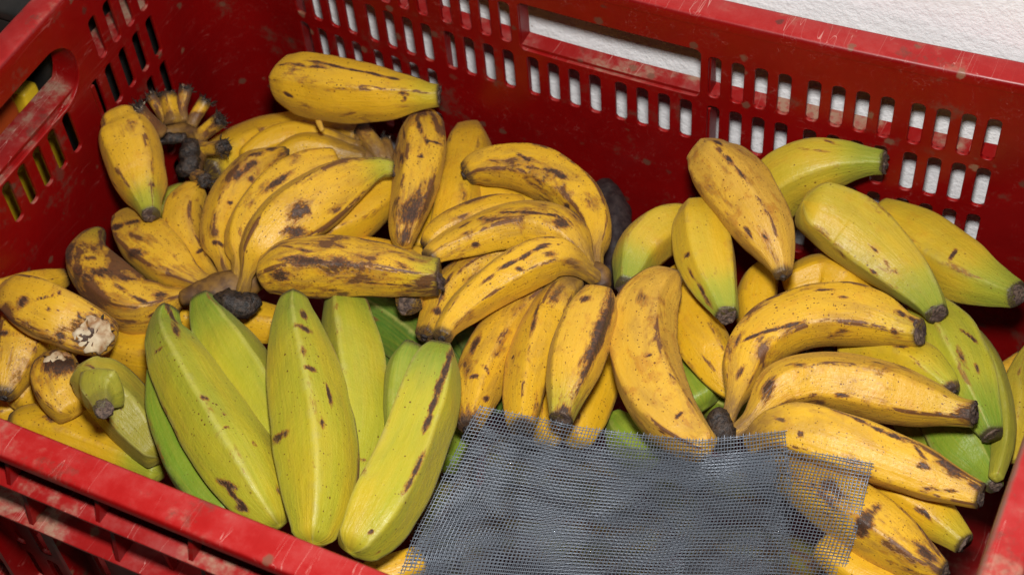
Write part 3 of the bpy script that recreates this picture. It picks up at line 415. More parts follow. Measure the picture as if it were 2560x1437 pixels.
["r","H3",["tip","neck"],0,[0,0],0.15,0.4,[[24.55,-21.9,-2.23,0.6],[24.28,-21.23,-2.28,0.79],[24.03,-20.55,-2.31,0.92],[23.77,-19.82,-2.3,1.03],[23.56,-19.09,-2.28,1.11],[23.35,-18.36,-2.26,1.16],[23.18,-17.62,-2.23,1.2],[23.02,-16.83,-2.26,1.22],[22.88,-16.0,-2.32,1.22],[22.78,-15.2,-2.41,1.19],[22.76,-14.4,-2.38,1.13],[22.79,-13.65,-2.39,1.02],[22.98,-12.95,-2.39,0.83],[23.3,-12.33,-2.43,0.58]],[[24.72,-22.1,-1.73,0.88,0.45,-0.11,0.58,0.48,1],[22.94,-16.88,-1.27,-0.24,0.97,-0.08,0.89,0.1,0.8],[22.64,-15.68,-1.43,-0.24,0.97,-0.08,0.9,0.1,0.8],[22.97,-14.26,-1.51,-0.03,0.99,-0.1,0.8,0.41,0.8],[22.38,-18.53,-1.63,0.91,0.05,0.41,0.17,0.14,1]],""],
["s","",["cut","blunt"],0,[0.6,0],0.45,0.4,[[26.78,-21.92,-0.07,0.57],[26.64,-21.35,-0.04,0.67],[26.5,-20.76,0.0,0.82],[26.37,-20.15,0.06,1.01],[26.25,-19.51,0.12,1.14],[26.15,-18.89,0.15,1.24],[26.06,-18.24,0.2,1.3],[25.98,-17.59,0.24,1.33],[25.9,-16.9,0.29,1.31],[25.83,-16.25,0.32,1.26],[25.76,-15.57,0.35,1.14],[25.68,-14.94,0.33,0.93]],[[26.77,-17.28,1.06,-0.13,0.99,-0.0,3.42,0.42,1.1],[25.45,-15.88,1.2,0.9,0.42,-0.06,0.29,0.29,0.9],[26.84,-21.86,0.46,0.08,0.98,0.16,0.5,0.38,0.9]],"loose yellow banana with one long black bruised side, tip resting on the wire mesh"],
["t","H3",["hide","hide"],0,[0,0],0,0.25,[[26.54,-20.02,-4.5,0.84],[26.51,-19.37,-4.51,0.95],[26.47,-18.69,-4.5,1.04],[26.4,-18.02,-4.52,1.07],[26.31,-17.32,-4.51,1.07],[26.21,-16.63,-4.5,1.05],[26.09,-15.9,-4.49,1.01],[25.95,-15.21,-4.5,0.95],[25.74,-14.5,-4.49,0.85],[25.49,-13.83,-4.5,0.73]],[],""],
["t2","H3",["hide","hide"],0,[0,0],0,0.2,[[25.3,-20.67,-4.5,0.7],[25.05,-20.07,-4.5,0.76],[24.79,-19.46,-4.5,0.82],[24.58,-18.83,-4.49,0.85],[24.43,-18.19,-4.5,0.85],[24.31,-17.52,-4.51,0.82],[24.19,-16.85,-4.51,0.78],[24.05,-16.18,-4.51,0.74],[23.91,-15.51,-4.5,0.68],[23.77,-14.84,-4.5,0.63]],[],""],
["u","",["blunt","hide"],-9,[0,0],0,0,[[20.29,-2.26,-6.75,0.7],[20.88,-2.88,-6.72,0.85],[21.43,-3.57,-6.73,0.94],[21.86,-4.29,-6.73,0.94],[22.25,-5.06,-6.75,0.88],[22.55,-5.85,-6.77,0.81],[22.77,-6.67,-6.77,0.71],[22.97,-7.47,-6.76,0.61],[23.14,-8.27,-6.76,0.52],[23.29,-9.05,-6.74,0.44]],[],"overripe blackened banana standing against the back wall between the two yellow heaps"],
["v","",["tip","blunt"],0,[0,0],0.75,0.4,[[28.28,-11.13,-0.91,0.45],[27.97,-11.84,-0.78,0.96],[27.81,-12.63,-0.75,1.26],[27.73,-13.48,-0.78,1.46],[27.81,-14.27,-0.83,1.59],[28.02,-15.05,-0.9,1.65],[28.3,-15.79,-0.97,1.69],[28.66,-16.5,-1.02,1.71],[29.09,-17.17,-1.06,1.7],[29.58,-17.79,-1.07,1.68],[30.12,-18.37,-1.07,1.64],[30.7,-18.89,-1.04,1.55],[31.34,-19.34,-0.96,1.43],[31.97,-19.74,-0.85,1.28],[32.66,-20.1,-0.7,1.07],[33.32,-20.42,-0.51,0.84]],[[29.32,-17.32,0.33,0.93,0.37,0.03,0.15,0.13,1],[31.89,-19.77,0.34,0.53,0.85,-0.01,0.34,0.11,1],[31.45,-20.67,-0.19,0.95,-0.18,0.27,0.22,0.11,1],[28.58,-11.86,-0.96,-0.1,0.99,0.05,0.73,0.24,0.5],[29.61,-20.02,-0.79,0.77,-0.59,-0.23,0.79,0.48,0.35],[30.01,-17.05,0.17,0.75,-0.66,-0.06,0.74,0.19,0.45],[30.74,-17.69,0.11,0.74,-0.68,-0.01,0.75,0.19,0.45]],"big tan yellow loose banana curving down in the centre towards the wire mesh"],
["w","",["tip","blunt"],0,[0,0],0.95,0.4,[[33.59,-10.29,0.63,0.45],[33.28,-9.8,0.7,0.64],[32.91,-9.31,0.77,0.87],[32.49,-8.83,0.84,1.14],[32.04,-8.36,0.92,1.36],[31.59,-7.93,0.95,1.49],[31.1,-7.5,0.98,1.58],[30.61,-7.07,1.02,1.66],[30.1,-6.62,1.05,1.7],[29.6,-6.19,1.07,1.73],[29.05,-5.76,1.08,1.71],[28.48,-5.35,1.07,1.66],[27.93,-4.95,1.04,1.52],[27.4,-4.54,0.99,1.17]],[[27.99,-4.9,2.01,0.7,-0.67,0.26,1.23,0.1,0.95],[29.12,-6.01,2.46,0.75,-0.64,0.17,1.06,0.1,0.95],[30.11,-6.73,2.48,0.8,-0.6,0.05,0.93,0.1,0.95],[27.3,-5.99,1.25,0.57,-0.7,0.43,1.24,0.41,0.3],[31.32,-9.21,1.74,0.74,-0.6,-0.3,0.62,0.08,0.9],[32.18,-9.3,1.91,0.89,-0.41,-0.21,0.31,0.1,0.9],[27.82,-6.24,1.77,0.58,-0.76,0.3,1.11,0.14,0.3],[28.58,-7.06,1.87,0.72,-0.68,-0.1,0.72,0.14,0.3],[29.28,-7.76,1.83,0.71,-0.7,-0.04,0.74,0.14,0.3],[29.95,-8.38,1.73,0.74,-0.64,-0.22,0.65,0.14,0.3]],"brownest banana of the pile, lying loose on top of the green tipped ones at right"],
["x","",["cut","hide"],0.3,[0.75,0],0.3,0.06,[[35.98,-1.84,1.35,0.58],[35.41,-1.89,1.25,0.66],[34.82,-2.0,1.14,0.82],[34.21,-2.14,1.01,1.03],[33.62,-2.3,0.82,1.2],[33.05,-2.46,0.59,1.36],[32.5,-2.67,0.32,1.48],[31.97,-2.9,0.01,1.54],[31.49,-3.18,-0.34,1.55],[31.12,-3.48,-0.77,1.51],[30.91,-3.82,-1.3,1.4],[30.73,-4.17,-1.86,1.27]],[[33.14,-2.14,1.92,0.98,-0.03,0.17,0.53,0.1,0.7],[31.95,-2.84,1.7,0.94,-0.08,0.34,0.78,0.1,0.25],[32.88,-2.79,1.9,0.98,0.11,0.15,0.7,0.1,0.25]],"yellow green banana highest against the back wall, its cut stem pointing right"],
["y","",["cut","hide"],0.22,[0.9,0],0.3,0.08,[[25.76,-11.82,-2.19,0.58],[25.62,-11.15,-2.28,0.78],[25.5,-10.49,-2.31,0.98],[25.38,-9.83,-2.3,1.18],[25.38,-9.17,-2.3,1.31],[25.5,-8.58,-2.27,1.38],[25.7,-7.98,-2.27,1.4],[25.98,-7.48,-2.28,1.39],[26.36,-7.04,-2.31,1.33],[26.74,-6.67,-2.38,1.23],[27.21,-6.41,-2.42,1.06],[27.68,-6.19,-2.49,0.85]],[],"bent yellow banana with a bright green stem, at left edge of the right heap"],
["z","",["cut","blunt"],0.22,[0.75,0],0.2,0.12,[[31.62,-12.71,-0.68,0.56],[31.29,-12.18,-0.75,0.75],[30.91,-11.67,-0.81,0.93],[30.51,-11.19,-0.86,1.11],[30.1,-10.67,-0.88,1.27],[29.75,-10.15,-0.9,1.38],[29.4,-9.6,-0.89,1.46],[29.07,-9.05,-0.88,1.5],[28.73,-8.48,-0.84,1.48],[28.41,-7.92,-0.81,1.42],[28.1,-7.37,-0.77,1.27],[27.82,-6.87,-0.74,1.0]],[[29.14,-11.24,-0.21,0.72,-0.7,-0.0,0.73,0.1,0.7],[29.82,-11.88,-0.25,0.74,-0.67,-0.11,0.68,0.1,0.7],[29.99,-12.0,-0.26,0.73,-0.66,-0.19,0.57,0.18,0.7],[30.54,-12.49,-0.43,0.72,-0.68,-0.14,0.58,0.18,0.7],[28.67,-10.39,-0.03,0.86,-0.09,0.5,0.21,0.14,1]],"plump yellow green banana pointing its cut stem down, beneath the brown loose one"],
["aa","",["cut","blunt"],0.3,[0.8,0],0.3,0.12,[[41.02,-8.47,-1.0,0.57],[40.46,-7.76,-1.18,0.79],[39.85,-7.2,-1.32,0.99],[39.14,-6.66,-1.4,1.21],[38.46,-6.23,-1.4,1.39],[37.77,-5.88,-1.34,1.54],[37.06,-5.54,-1.28,1.67],[36.35,-5.31,-1.1,1.74],[35.64,-5.15,-0.86,1.76],[34.98,-5.02,-0.66,1.74],[34.28,-5.02,-0.3,1.63],[33.66,-5.08,0.04,1.46]],[[37.14,-6.56,0.07,0.84,-0.48,-0.27,0.61,0.1,0.5],[37.82,-6.94,-0.17,0.84,-0.45,-0.31,0.6,0.1,0.5],[38.17,-7.18,-0.35,1.0,-0.06,-0.02,0.4,0.24,0.5],[37.43,-7.35,-0.66,0.92,-0.31,-0.25,0.24,0.1,0.9]],"large yellow green banana slanting down right from under the brown one"],
["ab","",["cut","blunt"],0.27,[0.65,0],0.25,0.1,[[44.31,-5.89,-0.92,0.65],[43.65,-5.53,-1.3,0.81],[42.96,-5.17,-1.62,1.04],[42.22,-4.81,-1.9,1.3],[41.5,-4.44,-2.12,1.48],[40.77,-4.06,-2.3,1.58],[40.04,-3.66,-2.47,1.63],[39.32,-3.28,-2.56,1.63],[38.61,-2.88,-2.63,1.57],[37.89,-2.55,-2.7,1.46],[37.14,-2.29,-2.75,1.29],[36.39,-2.04,-2.81,1.11]],[[40.76,-4.62,-0.92,0.16,0.95,0.27,0.66,0.1,1]],"large yellow green banana furthest right, its stem reaching the right wall"],
["curl","B1",["hide","hide"],0,[0,0],1,0.1,[[6.27,-7.01,-1.39,0.23],[6.05,-7.09,-1.4,0.23],[5.81,-7.17,-1.4,0.23],[5.6,-7.25,-1.41,0.23],[5.42,-7.36,-1.44,0.23],[5.27,-7.56,-1.48,0.22],[5.23,-7.75,-1.56,0.2],[5.34,-7.92,-1.62,0.18],[5.52,-8.09,-1.7,0.16],[5.71,-8.26,-1.79,0.14]],[],""],
["ac","",["hide","blunt"],0,[0,0],0,0.05,[[32.81,-10.79,-4.5,0.83],[32.57,-10.29,-4.5,0.9],[32.32,-9.78,-4.49,0.98],[32.09,-9.28,-4.49,1.05],[31.9,-8.78,-4.5,1.1],[31.74,-8.23,-4.47,1.12],[31.65,-7.7,-4.48,1.1],[31.6,-7.16,-4.48,1.01],[31.63,-6.6,-4.49,0.83],[31.67,-6.04,-4.51,0.64]],[],"smooth yellow banana showing between the brown one and the green stemmed one"],
["ad","",["hide","blunt"],0,[0,0],0,0.05,[[37.22,-7.33,-3.73,1.03],[36.78,-6.99,-3.75,1.15],[36.34,-6.64,-3.75,1.27],[35.9,-6.34,-3.79,1.35],[35.43,-6.19,-3.73,1.36],[34.94,-6.12,-3.68,1.3],[34.47,-6.14,-3.69,1.23],[34.07,-6.38,-3.68,1.14],[33.7,-6.71,-3.72,1.05],[33.32,-7.04,-3.77,0.95]],[],"smooth yellow banana tucked under the large slanting one"],
["ae","",["blunt","hide"],0,[0,0],0,0.2,[[27.64,-8.89,-3.83,0.85],[28.17,-9.85,-3.73,0.99],[28.7,-10.79,-3.62,1.12],[29.29,-11.61,-3.54,1.22],[29.94,-12.31,-3.48,1.3],[30.61,-12.98,-3.44,1.3],[31.28,-13.58,-3.5,1.2],[31.93,-14.13,-3.53,1.06],[32.61,-14.58,-3.6,0.86],[33.28,-14.93,-3.65,0.6]],[[31.21,-14.35,-2.59,0.84,-0.54,-0.06,0.66,0.08,0.7]],"curved yellow banana behind the big tan one"],
["ae2","",["cut","hide"],0.9,[0,0],0.1,0.05,[[29.0,-12.05,-5.32,0.46],[29.16,-12.52,-5.22,0.47],[29.34,-12.99,-5.12,0.49],[29.57,-13.4,-5.05,0.55],[29.82,-13.75,-5.02,0.66],[30.1,-14.1,-4.99,0.78],[30.39,-14.41,-4.96,0.88],[30.67,-14.65,-5.0,0.93],[30.96,-14.88,-5.03,0.98],[31.25,-15.11,-5.06,1.02]],[],"green banana with a dark round cut stem, peeking out right of the big tan one"],
["ap","",["hide","hide"],0.85,[0,0],0,0.05,[[29.84,-14.27,-6.6,0.84],[30.23,-14.09,-6.63,0.93],[30.63,-13.91,-6.66,1.03],[31.04,-13.77,-6.69,1.09],[31.48,-13.74,-6.59,1.11],[31.93,-13.73,-6.51,1.11],[32.39,-13.78,-6.43,1.07],[32.86,-13.96,-6.24,1.0],[33.33,-14.15,-6.07,0.91],[33.8,-14.35,-5.9,0.82]],[[31.17,-14.04,-5.62,0.95,0.21,0.25,0.21,0.08,0.8]],"bright green banana under the black crown of the right hand"],
["ap2","",["blunt","hide"],0.9,[0,0],0,0.05,[[27.44,-17.38,-5.98,0.62],[27.69,-17.55,-5.99,0.77],[27.92,-17.73,-6.0,0.93],[28.19,-17.91,-6.01,1.07],[28.47,-18.06,-6.02,1.14],[28.73,-18.2,-6.01,1.15],[29.01,-18.33,-6.0,1.15],[29.3,-18.46,-6.0,1.14],[29.6,-18.58,-5.99,1.12],[29.88,-18.71,-5.99,1.11]],[],"bright green banana mostly under the wire mesh at its upper edge"],
["ag","H4",["neck","cut"],0,[0,0.35],0.15,0.5,[[33.86,-18.67,-0.86,0.38],[33.8,-17.94,-0.9,0.41],[33.73,-17.19,-0.99,0.49],[33.65,-16.38,-1.18,0.67],[33.52,-15.6,-1.3,0.88],[33.37,-14.8,-1.37,1.11],[33.39,-14.09,-1.35,1.25],[33.54,-13.47,-1.23,1.33],[33.78,-12.85,-1.14,1.38],[34.12,-12.34,-1.05,1.41],[34.55,-11.86,-0.98,1.43],[34.98,-11.42,-0.95,1.45],[35.49,-11.08,-0.86,1.47],[36.0,-10.8,-0.82,1.48],[36.55,-10.59,-0.75,1.48],[37.13,-10.43,-0.67,1.47],[37.71,-10.33,-0.61,1.42],[38.34,-10.32,-0.51,1.3],[38.92,-10.35,-0.43,1.15],[39.54,-10.43,-0.35,0.93],[40.12,-10.52,-0.23,0.73],[40.7,-10.59,-0.04,0.62]],[[33.39,-13.92,0.06,0.82,0.55,0.18,0.72,0.09,1],[34.15,-13.29,0.1,0.79,0.61,0.08,0.73,0.09,1],[34.91,-12.67,0.14,0.76,0.65,0.01,0.75,0.09,1],[32.68,-14.28,-0.25,-0.05,0.98,0.17,0.65,0.16,0.7],[33.47,-15.81,-0.52,0.1,0.99,0.11,0.54,0.19,0.6],[39.62,-10.23,0.54,0.95,-0.03,-0.32,0.5,0.19,0.8],[40.27,-10.37,0.48,0.9,-0.39,0.18,0.56,0.19,0.8],[39.58,-11.23,0.18,0.95,0.31,0.11,0.28,0.17,0.9],[35.71,-10.27,0.55,0.94,0.32,0.08,0.48,0.1,0.9],[36.79,-10.52,0.8,0.95,0.3,0.11,0.29,0.14,0.6]],""],
["ah","H4",["neck","cut"],0,[0,0.3],0.35,0.45,[[34.21,-19.2,-0.94,0.34],[34.58,-18.61,-0.84,0.36],[34.87,-18.0,-0.74,0.43],[35.06,-17.32,-0.65,0.61],[35.25,-16.65,-0.56,0.86],[35.56,-15.96,-0.51,1.11],[36.02,-15.49,-0.48,1.22],[36.59,-15.04,-0.52,1.3],[37.18,-14.72,-0.58,1.37],[37.81,-14.48,-0.67,1.43],[38.47,-14.26,-0.78,1.47],[39.12,-14.12,-0.84,1.48],[39.79,-14.01,-0.9,1.48],[40.43,-13.91,-0.96,1.44],[41.12,-13.85,-0.97,1.34],[41.78,-13.81,-0.95,1.2],[42.41,-13.79,-0.91,1.04],[43.07,-13.81,-0.83,0.81],[43.69,-13.82,-0.71,0.67],[44.32,-13.81,-0.53,0.62]],[[35.14,-16.73,0.42,-0.17,0.91,0.38,0.77,0.38,1.05],[36.1,-15.24,0.8,0.99,0.12,0.08,0.56,0.25,0.7],[39.55,-13.4,0.46,1.0,-0.0,-0.06,0.46,0.09,0.9],[44.1,-14.26,-0.15,0.93,0.13,0.35,0.56,0.56,1],[39.6,-14.77,0.47,0.97,0.25,-0.04,1.84,0.24,0.35],[38.52,-15.53,0.05,0.93,0.36,0.05,0.46,0.08,0.9],[42.85,-14.58,-0.36,0.95,0.3,-0.02,0.62,0.11,0.8],[43.64,-14.37,-0.32,0.97,0.14,0.21,0.61,0.11,0.8]],""],
["ai","H4",["neck","cut"],0,[0,0],0.15,0.4,[[35.44,-19.37,-1.17,0.56],[35.8,-18.89,-0.62,0.88],[36.33,-18.51,-0.24,1.12],[37.04,-18.28,-0.06,1.26],[37.8,-18.17,0.02,1.34],[38.54,-18.16,0.04,1.38],[39.33,-18.18,0.03,1.4],[40.06,-18.16,-0.0,1.41],[40.8,-18.15,-0.05,1.4],[41.53,-18.15,-0.1,1.37],[42.29,-18.18,-0.11,1.3],[43.02,-18.23,-0.11,1.21],[43.74,-18.29,-0.1,1.09],[44.5,-18.37,-0.06,0.9],[45.18,-18.45,0.01,0.73],[45.85,-18.52,0.14,0.59]],[[44.31,-18.09,0.88,0.96,-0.23,-0.18,0.95,0.36,1.05],[43.13,-18.52,1.1,0.91,0.41,-0.03,0.27,0.27,1],[42.79,-18.0,1.14,0.82,-0.58,-0.05,0.56,0.13,0.8],[38.91,-17.56,1.29,0.99,-0.12,0.07,0.69,0.08,0.8],[39.81,-17.65,1.32,1.0,-0.07,-0.01,0.67,0.08,0.8],[40.7,-17.71,1.32,1.0,-0.03,-0.07,0.66,0.08,0.8],[41.57,-17.71,1.22,0.99,0.0,-0.11,0.66,0.08,0.8],[43.76,-19.25,0.47,0.97,0.19,0.16,0.59,0.13,0.8],[44.51,-19.07,0.54,0.97,0.24,0.09,0.58,0.12,0.8],[45.54,-18.5,0.74,0.98,-0.22,-0.04,0.51,0.18,0.9],[37.53,-19.06,0.99,0.73,-0.49,-0.47,0.14,0.18,0.9],[36.41,-18.61,1.03,0.9,-0.25,0.35,0.44,0.07,0.9]],""],
["aj","H4",["cut","neck"],0,[0,0],0.2,0.6,[[45.36,-21.93,-1.47,0.51],[44.71,-21.81,-1.54,0.78],[44.02,-21.63,-1.55,0.99],[43.35,-21.39,-1.53,1.16],[42.65,-21.15,-1.51,1.29],[41.98,-20.93,-1.5,1.36],[41.28,-20.7,-1.49,1.38],[40.57,-20.43,-1.58,1.38],[39.83,-20.15,-1.68,1.36],[39.09,-19.88,-1.78,1.31],[38.33,-19.67,-1.8,1.21],[37.61,-19.46,-1.83,1.08],[36.87,-19.29,-1.75,0.89],[36.17,-19.13,-1.66,0.66]],[[41.52,-21.62,-0.37,0.2,0.77,0.61,0.99,0.45,1.05],[44.5,-21.72,-0.63,0.92,-0.22,-0.33,0.94,0.35,1],[41.77,-20.76,-0.14,0.12,0.99,-0.05,0.65,0.27,0.6],[43.13,-22.53,-1.31,0.98,-0.09,0.15,0.62,0.12,0.7],[43.94,-22.58,-1.23,0.99,-0.05,0.09,0.6,0.12,0.7],[44.73,-22.54,-1.31,0.96,0.14,-0.24,0.61,0.12,0.7]],""],
["ak","H4",["cut","hide"],0,[0.55,0],0.05,0.15,[[45.81,-19.68,-2.22,0.54],[45.27,-19.36,-2.28,0.68],[44.69,-19.06,-2.31,0.85],[44.11,-18.77,-2.32,1.04],[43.48,-18.52,-2.32,1.15],[42.86,-18.33,-2.31,1.14],[42.22,-18.17,-2.31,1.08],[41.58,-18.04,-2.3,1.01],[40.94,-17.95,-2.28,0.93],[40.3,-17.87,-2.26,0.85]],[[43.82,-19.39,-1.41,0.8,-0.48,-0.37,0.44,0.09,1],[43.42,-19.32,-1.44,0.93,-0.37,-0.1,0.27,0.05,0.9]],""],
["ak2","H4",["hide","hide"],0,[0,0],0.1,0.2,[[43.46,-22.74,-2.96,0.81],[43.07,-22.7,-2.99,0.84],[42.68,-22.67,-3.03,0.87],[42.29,-22.63,-3.05,0.9],[41.9,-22.57,-3.07,0.91],[41.51,-22.49,-3.07,0.91],[41.13,-22.38,-3.05,0.88],[40.76,-22.25,-3.03,0.85],[40.38,-22.12,-2.99,0.81],[40.0,-21.99,-2.96,0.77]],[],""],
["al","",["cut","blunt"],0.5,[0.8,0],0.05,0.12,[[45.33,-13.1,-2.81,0.57],[44.94,-12.56,-2.86,0.79],[44.51,-12.0,-2.9,1.0],[44.06,-11.43,-2.93,1.22],[43.59,-10.84,-2.95,1.4],[43.14,-10.23,-3.01,1.53],[42.67,-9.61,-3.06,1.63],[42.2,-9.0,-3.11,1.65],[41.72,-8.37,-3.17,1.6],[41.25,-7.76,-3.26,1.48],[40.75,-7.11,-3.33,1.26],[40.26,-6.48,-3.41,0.98]],[[42.79,-8.76,-1.87,0.9,-0.44,-0.06,0.5,0.12,1],[42.88,-10.2,-1.67,0.63,-0.77,0.09,0.7,0.2,0.7],[43.66,-10.47,-1.74,0.56,-0.82,-0.11,0.32,0.1,0.8]],"green banana with its brown cut stem down, along the right wall"],
["al2","",["hide","hide"],0.55,[0,0],0.6,0.05,[[46.1,-14.81,-3.47,0.34],[46.02,-13.7,-3.73,0.44],[45.91,-12.59,-3.97,0.53],[45.67,-11.56,-4.14,0.59],[45.32,-10.57,-4.26,0.63],[44.91,-9.62,-4.35,0.67],[44.41,-8.73,-4.38,0.7],[43.88,-7.89,-4.43,0.72],[43.31,-7.13,-4.4,0.65],[42.73,-6.46,-4.39,0.51]],[],"olive banana between the green one and the right wall"],
["an","",["cut","hide"],0.95,[0,0],0,0.05,[[46.2,-14.83,-4.28,0.38],[45.85,-14.32,-4.52,0.63],[45.46,-13.84,-4.74,0.89],[45.06,-13.44,-4.91,1.16],[44.63,-13.04,-5.05,1.35],[44.24,-12.68,-5.1,1.41],[43.82,-12.32,-5.14,1.4],[43.42,-12.02,-5.1,1.35],[43.01,-11.76,-5.01,1.23],[42.61,-11.49,-4.91,1.1]],[],"deep green banana beneath the green one at right"],
["an2","",["hide","hide"],0.8,[0,0],0,0.05,[[42.9,-12.22,-6.99,0.85],[42.67,-12.12,-6.86,0.87],[42.44,-12.03,-6.72,0.89],[42.21,-11.93,-6.59,0.9],[41.98,-11.83,-6.45,0.91],[41.75,-11.74,-6.31,0.91],[41.52,-11.65,-6.17,0.89],[41.29,-11.56,-6.02,0.86],[41.06,-11.47,-5.88,0.84],[40.83,-11.38,-5.73,0.81]],[],"green banana sliver under the dark tipped yellow one at right"],
["am","",["tip","hide"],0.2,[0.4,0],0,0.2,[[43.04,-12.48,-1.23,0.4],[42.51,-12.09,-1.36,0.68],[41.92,-11.74,-1.51,0.89],[41.3,-11.41,-1.66,1.07],[40.65,-11.15,-1.87,1.14],[40.0,-10.94,-2.13,1.12],[39.33,-10.77,-2.41,1.05],[38.67,-10.64,-2.67,0.99],[38.01,-10.56,-2.94,0.9],[37.35,-10.48,-3.21,0.81]],[[40.08,-11.1,-1.03,0.89,0.0,0.46,0.32,0.14,0.9],[42.96,-12.6,-0.84,0.94,0.34,0.07,0.37,0.38,1]],"yellow green banana with a black tip lying between two yellow ones at right"],
["ao","",["hide","blunt"],0.35,[0,0],0.5,0.3,[[45.8,-5.09,-5.19,0.37],[45.61,-5.72,-5.22,0.38],[45.49,-6.35,-5.27,0.42],[45.48,-6.99,-5.32,0.51],[45.56,-7.61,-5.4,0.63],[45.76,-8.19,-5.45,0.79],[45.96,-8.79,-5.52,0.92],[46.1,-9.43,-5.52,0.96],[46.21,-10.1,-5.53,0.94],[46.29,-10.77,-5.51,0.86],[46.34,-11.46,-5.44,0.69],[46.37,-12.15,-5.36,0.49]],[],"dull olive banana wedged in the right corner of the crate"],
["ao2","",["hide","cut"],0.0,[0,0],0.5,0.3,[[44.55,-6.91,-5.99,0.37],[44.66,-6.77,-6.0,0.38],[44.77,-6.63,-6.01,0.39],[44.87,-6.49,-6.01,0.4],[44.98,-6.34,-6.02,0.41],[45.07,-6.19,-6.02,0.42],[45.17,-6.04,-6.01,0.42],[45.26,-5.88,-6.01,0.43],[45.35,-5.73,-6.0,0.43],[45.44,-5.57,-5.99,0.44]],[],"short dark banana stalk lying at the right wall"],
["aq","",["blunt","blunt"],0,[0,0],0.3,0.5,[[2.01,-25.11,-2.31,1.16],[1.65,-25.24,-2.08,1.3],[1.23,-25.37,-1.83,1.41],[0.81,-25.42,-1.68,1.47],[0.33,-25.47,-1.51,1.52],[-0.14,-25.52,-1.35,1.55],[-0.69,-25.5,-1.29,1.56],[-1.23,-25.48,-1.22,1.54],[-1.76,-25.45,-1.19,1.48],[-2.42,-25.4,-1.22,1.34],[-2.98,-25.35,-1.29,1.18],[-3.67,-25.31,-1.47,0.84]],[[2.33,-25.84,-1.12,0.59,0.64,-0.49,1.17,1.0,1.1],[0.95,-26.62,-0.83,0.93,0.37,0.02,0.42,0.51,0.7],[-1.6,-26.03,-0.22,0.75,-0.63,-0.2,0.29,0.41,1],[-0.07,-26.01,0.0,0.95,0.28,0.14,0.18,0.12,1],[-0.61,-25.58,0.18,0.81,0.56,0.14,0.55,0.06,0.9],[-0.1,-25.11,0.17,0.58,0.79,-0.22,0.53,0.06,0.9],[-2.56,-26.44,-1.28,0.58,-0.53,-0.62,0.25,0.15,0.7],[1.43,-25.52,-0.24,0.58,-0.72,-0.39,0.26,0.08,0.9]],"loose banana at far left with a burst end showing pale flesh"],
["ar","",["blunt","hide"],0,[0,0],0.2,0.6,[[0.21,-26.95,-3.34,0.96],[0.3,-27.25,-3.33,1.09],[0.4,-27.56,-3.33,1.21],[0.58,-27.83,-3.37,1.26],[0.8,-28.06,-3.42,1.25],[1.04,-28.29,-3.48,1.22],[1.3,-28.49,-3.53,1.17],[1.55,-28.65,-3.61,1.1],[1.83,-28.79,-3.67,1.01],[2.1,-28.92,-3.73,0.92]],[[0.81,-27.49,-2.54,0.65,0.62,-0.44,1.02,0.82,1.1],[0.6,-29.13,-3.03,0.91,-0.42,0.07,0.42,0.08,1]],"short yellow banana with a torn open end, below the burst one"],
["as_","",["blunt","hide"],0.45,[0,0],0.75,0.1,[[3.17,-27.79,-1.63,0.97],[3.47,-27.75,-2.11,1.27],[3.87,-27.78,-2.52,1.4],[4.31,-27.85,-2.91,1.45],[4.77,-27.96,-3.29,1.47],[5.28,-28.14,-3.54,1.47],[5.78,-28.33,-3.8,1.44],[6.31,-28.57,-3.98,1.35],[6.9,-28.85,-4.06,1.19],[7.47,-29.13,-4.14,1.01]],[[3.28,-27.06,-0.7,0.45,-0.64,-0.63,0.53,0.07,0.7],[3.84,-27.69,-0.78,0.62,-0.74,-0.24,0.58,0.07,0.7]],"olive green banana with its stem bent towards the viewer, at lower left"],
["at","",["hide","tip"],0.05,[0.9,0],0,0.15,[[7.28,-29.51,-5.7,0.61],[6.41,-29.41,-5.85,0.77],[5.49,-29.32,-5.98,0.94],[4.68,-29.29,-6.02,1.1],[3.81,-29.28,-6.05,1.27],[2.97,-29.29,-6.05,1.39],[2.17,-29.33,-5.95,1.44],[1.39,-29.38,-5.86,1.43],[0.64,-29.51,-5.75,1.35],[-0.09,-29.73,-5.58,1.17],[-0.73,-29.97,-5.45,0.96],[-1.29,-30.32,-5.33,0.59]],[[1.23,-29.46,-4.42,0.97,0.23,-0.06,0.65,0.31,0.9]],"yellow banana lying along the front rim at lower left"],
["au","",["tip","hide"],0,[0,0],0.2,0.4,[[-1.79,-29.51,-4.04,0.48],[-1.99,-28.97,-4.08,0.81],[-2.19,-28.38,-4.06,1.08],[-2.34,-27.82,-4.02,1.26],[-2.51,-27.22,-3.95,1.41],[-2.71,-26.66,-3.86,1.48],[-2.94,-26.1,-3.74,1.47],[-3.21,-25.6,-3.64,1.4],[-3.51,-25.17,-3.41,1.26],[-3.87,-24.82,-3.18,1.07]],[[-3.01,-26.89,-2.69,0.94,0.15,0.3,0.42,0.27,1]],"yellow banana at the left edge with a blackened tip"],
["au2","",["hide","hide"],0,[0,0],0.1,0.2,[[-2.28,-28.46,-6.08,1.03],[-2.25,-28.04,-6.04,1.03],[-2.21,-27.62,-6.0,1.04],[-2.18,-27.2,-5.97,1.04],[-2.15,-26.78,-5.93,1.04],[-2.13,-26.36,-5.88,1.03],[-2.11,-25.94,-5.82,1.01],[-2.09,-25.52,-5.76,0.98],[-2.07,-25.1,-5.71,0.94],[-2.05,-24.67,-5.65,0.91]],[],"shaded yellow banana left of the torn one"],
